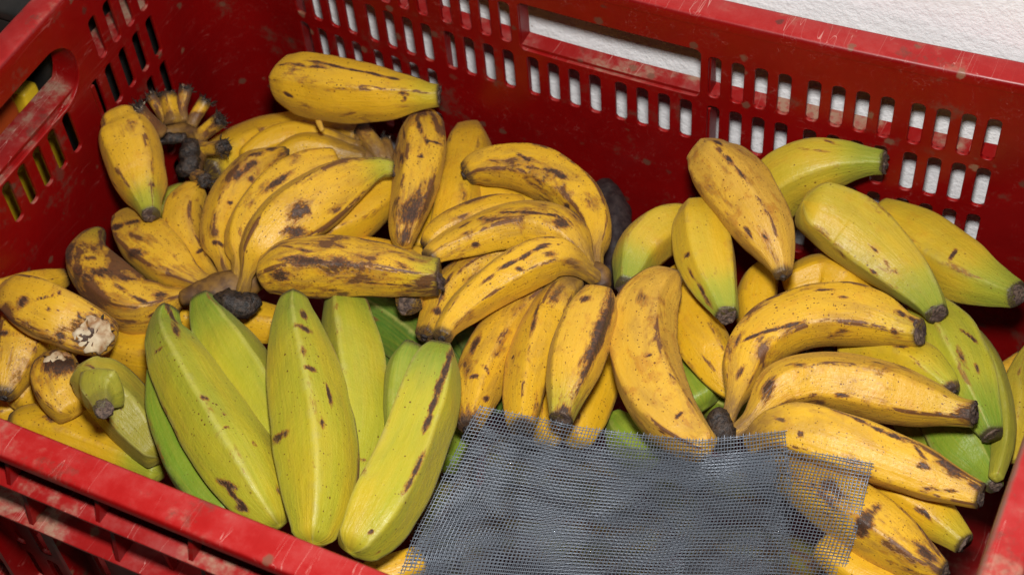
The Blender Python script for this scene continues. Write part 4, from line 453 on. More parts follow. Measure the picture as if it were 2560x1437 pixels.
["au3","",["hide","hide"],0,[0,0],0,0.1,[[-3.73,-29.07,-7.59,0.87],[-3.58,-28.83,-7.67,0.93],[-3.42,-28.6,-7.76,1.0],[-3.28,-28.34,-7.83,1.06],[-3.19,-28.05,-7.85,1.09],[-3.17,-27.77,-7.84,1.09],[-3.16,-27.46,-7.81,1.07],[-3.18,-27.14,-7.76,1.04],[-3.19,-26.82,-7.71,1.01],[-3.2,-26.5,-7.66,0.99]],[],"yellow banana lowest at the left edge by the front rim"],
["av","",["hide","hide"],0,[0,0],0,0.1,[[0.06,-23.24,-6.34,1.21],[0.45,-23.19,-6.37,1.32],[0.84,-23.16,-6.4,1.43],[1.24,-23.11,-6.42,1.54],[1.64,-23.06,-6.44,1.62],[2.02,-22.99,-6.44,1.66],[2.41,-22.9,-6.43,1.67],[2.8,-22.81,-6.41,1.66],[3.19,-22.71,-6.39,1.64],[3.58,-22.62,-6.37,1.63]],[],"yellow banana behind the olive one, left of the green hand"],
["av2","",["hide","hide"],0,[0,0],0,0.1,[[-0.04,-21.71,-7.72,1.01],[0.31,-21.5,-7.53,1.03],[0.65,-21.29,-7.35,1.05],[1.0,-21.08,-7.17,1.06],[1.36,-20.87,-6.99,1.07],[1.73,-20.68,-6.82,1.06],[2.1,-20.5,-6.66,1.03],[2.48,-20.32,-6.5,1.0],[2.86,-20.13,-6.34,0.96],[3.23,-19.95,-6.19,0.93]],[],"yellow banana beneath the stem end of the spotted hand"],
["aw0","",["tip","hide"],0,[0,0],0.2,0.4,[[-4.34,-20.83,-5.3,0.45],[-4.54,-21.17,-5.23,0.59],[-4.77,-21.52,-5.16,0.73],[-4.93,-21.89,-4.99,0.8],[-5.09,-22.28,-4.79,0.85],[-5.26,-22.68,-4.59,0.88],[-5.37,-23.09,-4.32,0.88],[-5.43,-23.53,-3.97,0.84],[-5.49,-23.97,-3.62,0.8],[-5.54,-24.4,-3.27,0.76]],[],"yellow banana at the left wall behind the burst one"],
["aw","H5",["tip","blunt"],0.46,[0.6,0],0,0.12,[[4.77,-22.81,-1.52,0.54],[5.28,-23.77,-1.4,0.78],[6.05,-24.49,-1.27,1.12],[6.96,-25.21,-1.21,1.41],[7.79,-25.81,-1.13,1.54],[8.67,-26.42,-1.08,1.63],[9.51,-26.99,-1.05,1.7],[10.33,-27.54,-1.04,1.75],[11.14,-28.07,-1.02,1.78],[11.93,-28.57,-1.05,1.8],[12.7,-29.04,-1.1,1.81],[13.43,-29.49,-1.13,1.78],[14.16,-29.96,-1.25,1.7],[14.85,-30.41,-1.36,1.56],[15.52,-30.84,-1.5,1.32],[16.14,-31.23,-1.62,0.94]],[[5.4,-23.35,-1.04,0.7,-0.71,0.07,0.97,0.16,0.9],[6.55,-24.49,-0.53,0.69,-0.68,0.26,1.18,0.16,0.9],[7.62,-23.87,-0.63,0.95,0.17,0.27,0.19,0.1,0.9],[14.17,-28.87,0.37,0.85,0.49,-0.18,0.13,0.11,1],[10.93,-28.0,0.36,0.96,-0.22,0.16,0.25,0.1,0.8],[14.36,-31.37,-0.47,0.9,-0.4,-0.17,0.53,0.13,0.9],[15.0,-31.66,-0.59,0.9,-0.38,-0.23,0.52,0.13,0.9],[13.94,-31.12,-0.29,0.96,-0.15,0.22,0.73,0.17,1.05],[15.01,-31.79,-0.79,0.98,-0.06,0.19,0.34,0.17,1.05],[16.24,-30.19,-0.28,0.67,-0.61,-0.41,0.57,0.09,0.8],[6.82,-25.89,-0.39,0.89,0.28,0.36,0.6,0.08,0.7],[12.69,-28.97,0.49,0.94,0.35,0.07,0.14,0.11,0.9],[12.07,-28.34,0.45,0.93,0.37,0.03,0.12,0.1,0.8]],""],
["ax","H5",["tip","hide"],0.52,[0.7,0],0,0.06,[[5.63,-21.01,-2.21,0.61],[6.41,-21.8,-2.24,0.89],[7.26,-22.46,-2.23,1.15],[8.21,-23.15,-2.29,1.43],[9.13,-23.79,-2.31,1.57],[10.04,-24.4,-2.33,1.61],[10.94,-25.01,-2.34,1.61],[11.79,-25.64,-2.38,1.6],[12.62,-26.28,-2.41,1.55],[13.4,-26.92,-2.44,1.44],[14.13,-27.61,-2.49,1.22],[14.82,-28.29,-2.52,0.97]],[[7.3,-21.48,-1.82,0.64,0.63,-0.44,0.15,0.12,0.9]],""],
["ay","H5",["tip","blunt"],0.4,[0.55,0],0,0.12,[[10.94,-20.04,-0.64,0.63],[11.46,-20.94,-0.58,0.88],[12.05,-21.77,-0.52,1.13],[12.71,-22.64,-0.53,1.38],[13.31,-23.4,-0.48,1.52],[13.95,-24.19,-0.48,1.65],[14.56,-24.97,-0.47,1.73],[15.14,-25.72,-0.47,1.78],[15.72,-26.47,-0.48,1.8],[16.25,-27.22,-0.5,1.8],[16.75,-27.97,-0.54,1.79],[17.23,-28.69,-0.56,1.74],[17.67,-29.45,-0.63,1.65],[18.07,-30.18,-0.67,1.52],[18.43,-30.91,-0.72,1.3],[18.72,-31.62,-0.75,0.97]],[[12.46,-21.6,0.22,0.66,-0.68,0.32,1.13,0.16,0.9],[13.14,-22.51,0.46,1.0,0.02,-0.05,0.38,0.26,1],[14.9,-24.83,0.9,0.95,0.28,0.15,0.23,0.17,1.05],[16.33,-25.64,0.75,0.61,-0.79,0.02,0.64,0.13,1],[15.47,-28.25,0.45,0.7,0.32,0.64,0.55,0.28,0.9],[16.93,-27.29,0.99,0.61,-0.79,-0.03,0.34,0.05,0.8],[14.15,-24.15,0.78,0.62,-0.78,0.1,0.53,0.1,0.5]],""],
["az","H5",["tip","hide"],0.48,[0.3,0],0,0.06,[[12.04,-17.75,-2.72,0.93],[12.73,-18.64,-2.61,1.18],[13.4,-19.54,-2.52,1.36],[14.08,-20.45,-2.46,1.48],[14.72,-21.34,-2.41,1.55],[15.34,-22.19,-2.38,1.57],[15.94,-23.05,-2.34,1.56],[16.5,-23.88,-2.33,1.54],[17.02,-24.7,-2.32,1.51],[17.47,-25.54,-2.33,1.43],[17.84,-26.4,-2.36,1.3],[18.19,-27.22,-2.35,1.16],[18.52,-28.04,-2.41,0.96],[18.84,-28.83,-2.44,0.76]],[[18.6,-27.0,-1.34,0.82,0.52,-0.24,0.23,0.13,0.6]],""],
["ba","H5",["tip","blunt"],0.43,[0.6,0],0,0.12,[[19.76,-20.55,0.12,0.68],[19.96,-21.46,0.2,1.1],[20.19,-22.38,0.23,1.34],[20.43,-23.31,0.24,1.47],[20.63,-24.2,0.24,1.54],[20.79,-25.06,0.23,1.55],[20.94,-25.94,0.22,1.56],[21.05,-26.76,0.19,1.59],[21.14,-27.59,0.15,1.62],[21.2,-28.41,0.12,1.63],[21.2,-29.22,0.05,1.62],[21.2,-29.99,0.02,1.57],[21.15,-30.76,-0.05,1.4],[21.08,-31.47,-0.09,1.16]],[[21.57,-25.56,1.38,-0.23,0.97,-0.1,0.8,0.13,1.0],[21.35,-24.57,1.36,-0.25,0.95,-0.17,0.86,0.13,1.0],[21.12,-23.54,1.31,-0.22,0.97,-0.05,0.8,0.13,1.0],[20.82,-22.41,1.11,-0.24,0.97,-0.11,0.85,0.13,1.0],[20.42,-21.11,0.67,-0.3,0.86,-0.42,1.32,0.14,1.0],[20.48,-21.55,0.84,-0.35,0.92,-0.19,0.83,0.12,0.8],[22.21,-28.72,1.22,-0.11,0.99,-0.06,0.78,0.13,0.9],[22.13,-27.72,1.24,-0.07,1.0,0.06,0.74,0.13,0.9],[21.83,-31.36,1.02,0.83,0.51,-0.24,0.16,0.12,0.9],[22.47,-31.67,-0.24,0.7,0.71,0.02,0.54,0.07,0.8]],""],
["bb","H5",["tip","hide"],0.75,[0.5,0],0.2,0.03,[[17.96,-20.46,-0.72,0.56],[18.06,-20.93,-0.75,0.73],[18.16,-21.41,-0.79,0.88],[18.3,-21.87,-0.84,0.93],[18.45,-22.32,-0.91,0.93],[18.62,-22.77,-0.99,0.91],[18.79,-23.21,-1.07,0.89],[18.96,-23.63,-1.15,0.86],[19.15,-24.05,-1.24,0.81],[19.33,-24.47,-1.33,0.77]],[],""],
["bc","H5",["hide","hide"],0.95,[0,0],0,0.05,[[5.92,-26.07,-2.17,0.45],[6.64,-26.92,-2.23,0.65],[7.38,-27.74,-2.28,0.84],[8.17,-28.48,-2.34,0.97],[9.01,-29.16,-2.4,1.06],[9.86,-29.81,-2.45,1.11],[10.75,-30.41,-2.48,1.12],[11.65,-30.95,-2.48,1.08],[12.59,-31.4,-2.47,0.98],[13.54,-31.82,-2.44,0.86]],[],""],
["bd","",["hide","hide"],1.15,[0,0],0,0.05,[[9.78,-15.22,-6.71,0.56],[10.53,-15.38,-6.71,0.82],[11.31,-15.55,-6.7,1.02],[12.09,-15.73,-6.65,1.15],[12.9,-15.93,-6.61,1.23],[13.69,-16.18,-6.52,1.27],[14.48,-16.44,-6.45,1.28],[15.28,-16.76,-6.35,1.27],[16.07,-17.11,-6.24,1.24],[16.83,-17.47,-6.11,1.17],[17.61,-17.9,-5.95,1.02],[18.35,-18.33,-5.78,0.84]],[[12.9,-16.47,-5.73,0.94,-0.28,0.17,0.84,0.1,0.6]],"dark green banana in the shade right of the green hand"],
["bd2","",["hide","hide"],1.3,[0,0],0,0.05,[[13.39,-17.11,-8.15,0.77],[13.74,-17.54,-8.06,0.83],[14.09,-17.97,-7.97,0.9],[14.44,-18.4,-7.88,0.95],[14.8,-18.85,-7.81,0.97],[15.12,-19.27,-7.71,0.97],[15.45,-19.7,-7.62,0.95],[15.78,-20.14,-7.53,0.91],[16.11,-20.58,-7.45,0.88],[16.44,-21.01,-7.36,0.85]],[],"dark green banana below the shaded one, beside the green hand"],
["bd5","",["hide","hide"],1.3,[0,0],0,0.05,[[13.9,-14.37,-7.57,0.67],[14.3,-14.38,-7.93,0.84],[14.71,-14.4,-8.29,1.0],[15.21,-14.49,-8.47,1.11],[15.79,-14.67,-8.41,1.18],[16.39,-14.87,-8.38,1.21],[17.04,-15.32,-8.11,1.21],[17.73,-15.93,-7.69,1.17],[18.42,-16.56,-7.28,1.12],[19.1,-17.18,-6.87,1.07]],[],"dark green banana under the rough brown cut end, right of the green hand"],
["bd3","",["hide","hide"],1.25,[0,0],0,0.05,[[16.0,-13.41,-9.16,0.68],[16.67,-13.98,-8.71,0.82],[17.33,-14.55,-8.27,0.96],[17.99,-15.13,-7.82,1.09],[18.64,-15.72,-7.38,1.18],[19.24,-16.32,-6.95,1.21],[19.83,-16.94,-6.52,1.21],[20.41,-17.56,-6.09,1.19],[20.98,-18.18,-5.66,1.16],[21.55,-18.79,-5.23,1.14]],[],"dark green banana under the left fingers of the centre hand"],
["bd4","",["hide","hide"],0.9,[0,0],0,0.05,[[19.37,-19.13,-6.73,0.84],[19.5,-19.5,-6.74,0.9],[19.64,-19.86,-6.74,0.97],[19.76,-20.24,-6.76,1.02],[19.86,-20.64,-6.77,1.04],[19.93,-21.0,-6.75,1.04],[20.0,-21.39,-6.75,1.01],[20.05,-21.79,-6.75,0.98],[20.11,-22.19,-6.74,0.95],[20.17,-22.58,-6.74,0.93]],[],"green banana at the upper left corner of the wire mesh"],
["bz","",["cut","hide"],0,[0,0],0.2,0.3,[[15.87,-17.18,-2.2,0.64],[15.4,-16.39,-2.95,0.71],[14.95,-15.58,-3.63,0.77],[14.65,-14.99,-4.05,0.81],[14.34,-14.36,-4.45,0.86],[14.04,-13.71,-4.83,0.89],[13.9,-13.32,-4.9,0.9],[13.81,-12.98,-4.85,0.9],[13.72,-12.65,-4.81,0.89],[13.63,-12.31,-4.76,0.88]],[],"yellow banana whose rough brown cut end shows under the spotted hand"],
["by","",["hide","hide"],0,[0,0],0,0.2,[[5.59,-20.04,-5.26,0.65],[5.93,-19.94,-5.25,0.76],[6.27,-19.83,-5.24,0.87],[6.61,-19.73,-5.23,0.98],[6.95,-19.63,-5.23,1.06],[7.29,-19.54,-5.23,1.09],[7.63,-19.45,-5.23,1.09],[7.97,-19.37,-5.24,1.05],[8.31,-19.29,-5.25,1.01],[8.65,-19.21,-5.26,0.97]],[],"yellow banana behind the tips of the green hand"],
["bs","",["hide","hide"],0,[0,0],0,0.05,[[20.64,-31.03,-4.48,0.76],[20.86,-30.85,-4.5,0.78],[21.07,-30.68,-4.51,0.81],[21.29,-30.5,-4.53,0.84],[21.5,-30.32,-4.54,0.85],[21.7,-30.13,-4.54,0.86],[21.89,-29.93,-4.53,0.84],[22.08,-29.73,-4.51,0.82],[22.26,-29.52,-4.5,0.79],[22.44,-29.31,-4.48,0.76]],[],"yellow banana at the front rim beside the corner of the wire mesh"],
["pg","",["hide","tip"],0.5,[0,0],0,0.2,[[-2.9,-13.83,-6.78,0.59],[-2.88,-13.5,-6.74,0.68],[-2.87,-13.17,-6.69,0.79],[-2.83,-12.84,-6.65,0.86],[-2.76,-12.51,-6.68,0.88],[-2.65,-12.19,-6.74,0.84],[-2.52,-11.87,-6.82,0.79],[-2.41,-11.56,-6.92,0.73],[-2.29,-11.24,-7.05,0.67],[-2.18,-10.93,-7.19,0.6]],[],"small pale green banana below the empty stalk crown"],
["f0","",["hide","hide"],1.29,[0,0],1.0,1.0,[[20.53,-17.78,-13.39,1.34],[21.38,-17.83,-13.26,1.42],[22.23,-17.89,-13.13,1.51],[23.07,-17.94,-12.99,1.59],[23.91,-17.98,-12.85,1.64],[24.73,-18.02,-12.69,1.64],[25.56,-18.04,-12.53,1.61],[26.37,-18.05,-12.35,1.54],[27.17,-18.06,-12.18,1.47],[27.97,-18.08,-12.0,1.4]],[],"banana, shadow painted into its peel, seen through the upper left of the wire mesh"],  # f bananas: deep shadow under the mesh is put into their dark colouring
["f1","",["hide","hide"],1.38,[0,0],1.0,1.0,[[23.52,-22.31,-12.16,1.28],[24.37,-22.12,-12.1,1.36],[25.2,-21.93,-12.05,1.45],[26.04,-21.74,-11.99,1.53],[26.9,-21.52,-11.91,1.58],[27.71,-21.29,-11.8,1.59],[28.51,-21.03,-11.68,1.57],[29.32,-20.76,-11.54,1.54],[30.13,-20.48,-11.41,1.5],[30.94,-20.21,-11.27,1.46]],[],"banana, shadow painted into its peel, seen through the lower middle of the wire mesh"],
["f2","",["hide","hide"],1.23,[0,0],1.0,1.0,[[28.84,-15.11,-13.37,1.22],[29.69,-15.07,-13.17,1.29],[30.52,-15.02,-12.96,1.38],[31.36,-14.98,-12.76,1.46],[32.19,-14.96,-12.58,1.51],[33.02,-15.0,-12.42,1.52],[33.83,-15.07,-12.3,1.5],[34.65,-15.17,-12.18,1.46],[35.47,-15.27,-12.08,1.42],[36.27,-15.37,-11.96,1.38]],[],"banana, shadow painted into its peel, seen under the mesh below the black crown"],
["f3","",["hide","hide"],1.26,[0,0],1.0,1.0,[[33.19,-20.26,-11.29,1.24],[33.82,-19.88,-11.32,1.3],[34.45,-19.5,-11.34,1.36],[35.09,-19.13,-11.37,1.41],[35.73,-18.79,-11.42,1.45],[36.39,-18.52,-11.53,1.45],[37.07,-18.32,-11.69,1.42],[37.76,-18.16,-11.88,1.36],[38.45,-18.02,-12.08,1.3],[39.14,-17.86,-12.27,1.25]],[],"banana, shadow painted into its peel, seen through the lower right of the wire mesh"],
["f4","",["hide","hide"],1.29,[0,0],1.0,1.0,[[18.73,-18.93,-12.02,0.89],[18.85,-19.54,-12.06,0.99],[18.98,-20.13,-12.09,1.1],[19.1,-20.74,-12.13,1.2],[19.21,-21.37,-12.19,1.26],[19.32,-21.95,-12.21,1.28],[19.43,-22.55,-12.23,1.26],[19.53,-23.16,-12.27,1.23],[19.63,-23.76,-12.3,1.2],[19.73,-24.36,-12.33,1.18]],[],"banana with shadow painted into its peel under the left edge of the wire mesh"],
["f5","",["hide","hide"],1.3499999999999999,[0,0],1.0,1.0,[[21.65,-20.06,-13.07,1.21],[21.71,-20.73,-12.89,1.26],[21.76,-21.38,-12.69,1.32],[21.81,-22.04,-12.5,1.37],[21.88,-22.69,-12.31,1.39],[21.98,-23.33,-12.11,1.38],[22.1,-23.97,-11.92,1.34],[22.23,-24.6,-11.73,1.27],[22.37,-25.24,-11.54,1.21],[22.5,-25.86,-11.34,1.14]],[],"banana with shadow painted into its peel under the lower left of the wire mesh"],
["f6","",["hide","hide"],1.26,[0,0],1.0,1.0,[[30.5,-23.45,-11.71,1.24],[31.34,-23.19,-11.7,1.31],[32.17,-22.94,-11.68,1.4],[33.01,-22.69,-11.66,1.48],[33.85,-22.45,-11.66,1.53],[34.69,-22.24,-11.67,1.52],[35.53,-22.06,-11.71,1.47],[36.37,-21.9,-11.76,1.39],[37.22,-21.73,-11.81,1.3],[38.06,-21.57,-11.86,1.22]],[],"banana with shadow painted into its peel under the bottom edge of the wire mesh"],
["f7","",["hide","hide"],1.29,[0,0],1.0,1.0,[[40.33,-19.54,-11.96,1.22],[40.9,-19.51,-11.99,1.28],[41.46,-19.48,-12.03,1.34],[42.02,-19.45,-12.06,1.39],[42.58,-19.4,-12.09,1.42],[43.14,-19.32,-12.08,1.4],[43.69,-19.21,-12.06,1.35],[44.23,-19.09,-12.03,1.27],[44.78,-18.96,-11.99,1.18],[45.33,-18.84,-11.96,1.11]],[],"banana with shadow painted into its peel beneath the black tipped yellow one at lower right"],
["f8","",["hide","hide"],1.3199999999999998,[0,0],1.0,1.0,[[26.3,-13.71,-14.87,1.25],[27.02,-14.03,-14.36,1.32],[27.72,-14.35,-13.84,1.39],[28.44,-14.74,-13.38,1.44],[29.09,-15.25,-12.98,1.43],[29.65,-15.81,-12.59,1.39],[30.23,-16.41,-12.23,1.34],[30.81,-17.04,-11.88,1.27],[31.39,-17.66,-11.54,1.21],[31.95,-18.27,-11.17,1.16]],[],"banana with shadow painted into its peel under the middle of the wire mesh"],
["s00","H0",["neck","fray"],0,[0,0],0.25,0.3,[[-2.92,-11.88,-1.77,0.54],[-3.01,-11.93,-1.54,0.51],[-3.09,-11.98,-1.3,0.49],[-3.17,-12.03,-1.07,0.47],[-3.25,-12.08,-0.84,0.45],[-3.34,-12.12,-0.62,0.44],[-3.44,-12.13,-0.42,0.43],[-3.53,-12.14,-0.21,0.43],[-3.63,-12.15,-0.01,0.43],[-3.72,-12.17,0.2,0.42]],[],""],
["s01","H0",["neck","fray"],0,[0,0],0.25,0.3,[[-3.75,-10.22,-2.85,0.37],[-3.92,-10.12,-2.78,0.37],[-4.1,-10.02,-2.71,0.37],[-4.28,-9.92,-2.64,0.37],[-4.46,-9.81,-2.57,0.37],[-4.62,-9.72,-2.48,0.37],[-4.78,-9.63,-2.38,0.38],[-4.94,-9.54,-2.29,0.38],[-5.11,-9.45,-2.19,0.39],[-5.27,-9.36,-2.09,0.39]],[],""],
["s02","H0",["neck","fray"],0,[0,0],0.25,0.3,[[-3.29,-10.21,-2.79,0.57],[-3.41,-10.08,-2.71,0.54],[-3.53,-9.96,-2.64,0.51],[-3.65,-9.83,-2.55,0.49],[-3.78,-9.69,-2.46,0.48],[-3.89,-9.55,-2.39,0.48],[-4.02,-9.41,-2.31,0.48],[-4.14,-9.26,-2.23,0.49],[-4.27,-9.12,-2.14,0.5],[-4.39,-8.97,-2.06,0.5]],[],""],
["s03","H0",["neck","fray"],0,[0,0],0.25,0.3,[[-2.93,-9.86,-2.89,0.39],[-3.06,-9.68,-2.8,0.39],[-3.18,-9.51,-2.72,0.38],[-3.3,-9.32,-2.63,0.37],[-3.39,-9.12,-2.53,0.37],[-3.44,-8.94,-2.44,0.38],[-3.48,-8.74,-2.34,0.39],[-3.52,-8.53,-2.24,0.4],[-3.56,-8.32,-2.14,0.41],[-3.6,-8.12,-2.03,0.42]],[],""],
["s04","H0",["neck","fray"],0,[0,0],0.25,0.3,[[-2.38,-9.89,-2.98,0.35],[-2.37,-9.73,-2.89,0.36],[-2.37,-9.57,-2.81,0.36],[-2.35,-9.39,-2.72,0.37],[-2.32,-9.22,-2.63,0.37],[-2.28,-9.07,-2.54,0.38],[-2.24,-8.9,-2.44,0.38],[-2.19,-8.73,-2.34,0.39],[-2.14,-8.56,-2.24,0.39],[-2.1,-8.39,-2.15,0.39]],[],""],
["s05","H0",["neck","fray"],0,[0,0],0.25,0.3,[[-1.74,-10.31,-3.33,0.44],[-1.61,-10.19,-3.22,0.43],[-1.49,-10.08,-3.12,0.43],[-1.37,-9.97,-3.02,0.43],[-1.23,-9.84,-2.91,0.43],[-1.1,-9.75,-2.79,0.44],[-0.96,-9.65,-2.67,0.45],[-0.82,-9.54,-2.55,0.46],[-0.68,-9.44,-2.43,0.47],[-0.53,-9.33,-2.31,0.48]],[],""],
["s06","H0",["neck","fray"],0,[0,0],0.25,0.3,[[-1.37,-10.78,-3.62,0.44],[-1.16,-10.8,-3.52,0.43],[-0.95,-10.83,-3.42,0.42],[-0.73,-10.84,-3.32,0.41],[-0.5,-10.85,-3.2,0.41],[-0.28,-10.89,-3.06,0.42],[-0.05,-10.91,-2.92,0.43],[0.19,-10.93,-2.78,0.44],[0.42,-10.95,-2.64,0.46],[0.65,-10.98,-2.5,0.47]],[],""],
["s07","H0",["neck","fray"],0,[0,0],0.25,0.3,[[-1.34,-12.02,-4.17,0.37],[-1.12,-12.19,-4.04,0.37],[-0.91,-12.36,-3.92,0.38],[-0.69,-12.52,-3.79,0.38],[-0.46,-12.68,-3.65,0.39],[-0.19,-12.85,-3.45,0.39],[0.08,-13.01,-3.24,0.4],[0.36,-13.17,-3.03,0.41],[0.63,-13.33,-2.81,0.41],[0.91,-13.49,-2.6,0.42]],[],""],
["c0","H0",["hide","hide"],-6,[0,0],0,0.3,[[-4.13,-11.06,-3.42,0.4],[-3.9,-10.75,-3.42,0.45],[-3.65,-10.45,-3.44,0.49],[-3.32,-10.23,-3.4,0.5],[-2.96,-10.05,-3.39,0.49],[-2.54,-10.02,-3.41,0.5],[-2.1,-10.11,-3.48,0.51],[-1.73,-10.37,-3.54,0.51],[-1.43,-10.77,-3.62,0.51],[-1.18,-11.22,-3.64,0.5],[-0.99,-11.73,-3.6,0.48],[-0.81,-12.25,-3.55,0.46]],[],""],
["c0b","H0",["blunt","blunt"],-8,[0,0],0,0.3,[[-1.64,-11.19,-3.0,0.46],[-1.54,-11.36,-3.05,0.5],[-1.42,-11.52,-3.1,0.55],[-1.32,-11.69,-3.15,0.59],[-1.23,-11.87,-3.2,0.62],[-1.16,-12.05,-3.24,0.61],[-1.12,-12.24,-3.28,0.59],[-1.08,-12.43,-3.32,0.55],[-1.05,-12.63,-3.36,0.51],[-1.01,-12.82,-3.4,0.48]],[],""],
["c0c","H0",["blunt","blunt"],-8,[0,0],0,0.3,[[-3.59,-11.51,-3.11,0.28],[-3.46,-11.42,-3.1,0.29],[-3.32,-11.32,-3.09,0.3],[-3.19,-11.23,-3.08,0.31],[-3.06,-11.14,-3.08,0.32],[-2.92,-11.06,-3.08,0.32],[-2.78,-10.98,-3.08,0.32],[-2.64,-10.91,-3.09,0.32],[-2.49,-10.84,-3.1,0.31],[-2.35,-10.77,-3.11,0.3]],[],""],
["s10","H2",["neck","fray"],0,[0,0],0.25,0.3,[[8.27,-6.53,-5.11,0.61],[8.08,-6.43,-4.97,0.6],[7.9,-6.32,-4.83,0.58],[7.71,-6.22,-4.69,0.56],[7.51,-6.12,-4.54,0.54],[7.27,-5.97,-4.48,0.53],[7.01,-5.8,-4.44,0.51],[6.74,-5.64,-4.4,0.5],[6.47,-5.47,-4.36,0.48],[6.21,-5.31,-4.31,0.47]],[],""],
["s11","H2",["neck","fray"],0,[0,0],0.25,0.3,[[8.83,-6.6,-5.16,0.41],[8.72,-6.48,-5.08,0.4],[8.62,-6.36,-4.99,0.39],[8.52,-6.25,-4.9,0.39],[8.42,-6.14,-4.82,0.38],[8.32,-6.03,-4.74,0.37],[8.15,-5.82,-4.76,0.36],[7.98,-5.61,-4.79,0.35],[7.82,-5.41,-4.83,0.35],[7.65,-5.21,-4.86,0.34]],[],""],
["s12","H2",["neck","fray"],0,[0,0],0.25,0.3,[[6.47,-5.79,-4.69,0.37],[6.28,-5.67,-4.69,0.37],[6.09,-5.54,-4.69,0.36],[5.9,-5.42,-4.69,0.35],[5.71,-5.3,-4.69,0.34],[5.5,-5.17,-4.71,0.34],[5.28,-5.02,-4.75,0.33],[5.06,-4.88,-4.78,0.33],[4.84,-4.74,-4.82,0.33],[4.62,-4.6,-4.85,0.32]],[],""],
["c1","H1",["blunt","blunt"],-6,[0,0],0,0.3,[[4.1,-20.91,-3.0,0.38],[4.44,-20.64,-3.0,0.54],[4.78,-20.36,-3.0,0.68],[5.12,-20.08,-2.99,0.79],[5.47,-19.79,-2.98,0.88],[5.82,-19.52,-2.99,0.93],[6.19,-19.25,-3.01,0.95],[6.54,-19.0,-3.03,0.92],[6.88,-18.7,-3.01,0.8],[7.19,-18.4,-2.99,0.64]],[],""],
["c1b","H1",["blunt","blunt"],-8,[0,0],0,0.3,[[6.44,-20.75,-2.26,0.59],[6.7,-20.76,-2.25,0.63],[6.96,-20.78,-2.25,0.68],[7.21,-20.78,-2.23,0.71],[7.43,-20.74,-2.25,0.7],[7.65,-20.66,-2.28,0.67],[7.84,-20.57,-2.29,0.62],[7.97,-20.4,-2.29,0.57],[8.03,-20.18,-2.27,0.5],[8.1,-19.96,-2.24,0.44]],[],""],
["c3","H3",["blunt","blunt"],-6,[0,0],0,0.3,[[22.67,-11.15,-2.24,0.42],[22.9,-11.25,-2.26,0.5],[23.13,-11.35,-2.27,0.58],[23.36,-11.45,-2.28,0.65],[23.58,-11.54,-2.27,0.7],[23.83,-11.6,-2.26,0.72],[24.06,-11.67,-2.23,0.71],[24.28,-11.78,-2.23,0.66],[24.47,-11.95,-2.24,0.56],[24.65,-12.13,-2.26,0.46]],[],""],
["c4","H4",["blunt","blunt"],-8,[0,0],0,0.3,[[33.36,-18.42,-0.75,0.49],[33.46,-18.56,-0.75,0.52],[33.57,-18.71,-0.74,0.55],[33.68,-18.86,-0.74,0.57],[33.78,-19.01,-0.75,0.58],[33.88,-19.17,-0.74,0.59],[33.97,-19.33,-0.74,0.58],[34.06,-19.49,-0.75,0.58],[34.14,-19.65,-0.75,0.57],[34.23,-19.81,-0.75,0.56]],[],""],
["c2","H2",["blunt","blunt"],-5,[0,0],0,0.3,[[6.01,-6.84,-5.27,0.7],[6.28,-6.76,-5.25,0.71],[6.55,-6.68,-5.24,0.73],[6.83,-6.61,-5.23,0.74],[7.11,-6.53,-5.22,0.75],[7.38,-6.48,-5.22,0.74],[7.66,-6.42,-5.23,0.74],[7.95,-6.38,-5.24,0.72],[8.23,-6.33,-5.25,0.71],[8.51,-6.28,-5.26,0.7]],[],""],
["st","as_",["hide","cut"],0.55,[0,0],0.6,0.3,[[4.95,-28.57,-0.77,1.17],[4.98,-28.74,-0.72,1.09],[5.01,-28.91,-0.66,1.01],[5.06,-29.07,-0.61,0.92],[5.23,-29.29,-0.44,0.8],[5.45,-29.51,-0.26,0.67],[5.7,-29.72,-0.06,0.58],[6.04,-29.99,0.28,0.53],[6.39,-30.25,0.61,0.5],[6.73,-30.51,0.95,0.48]],[],""]]
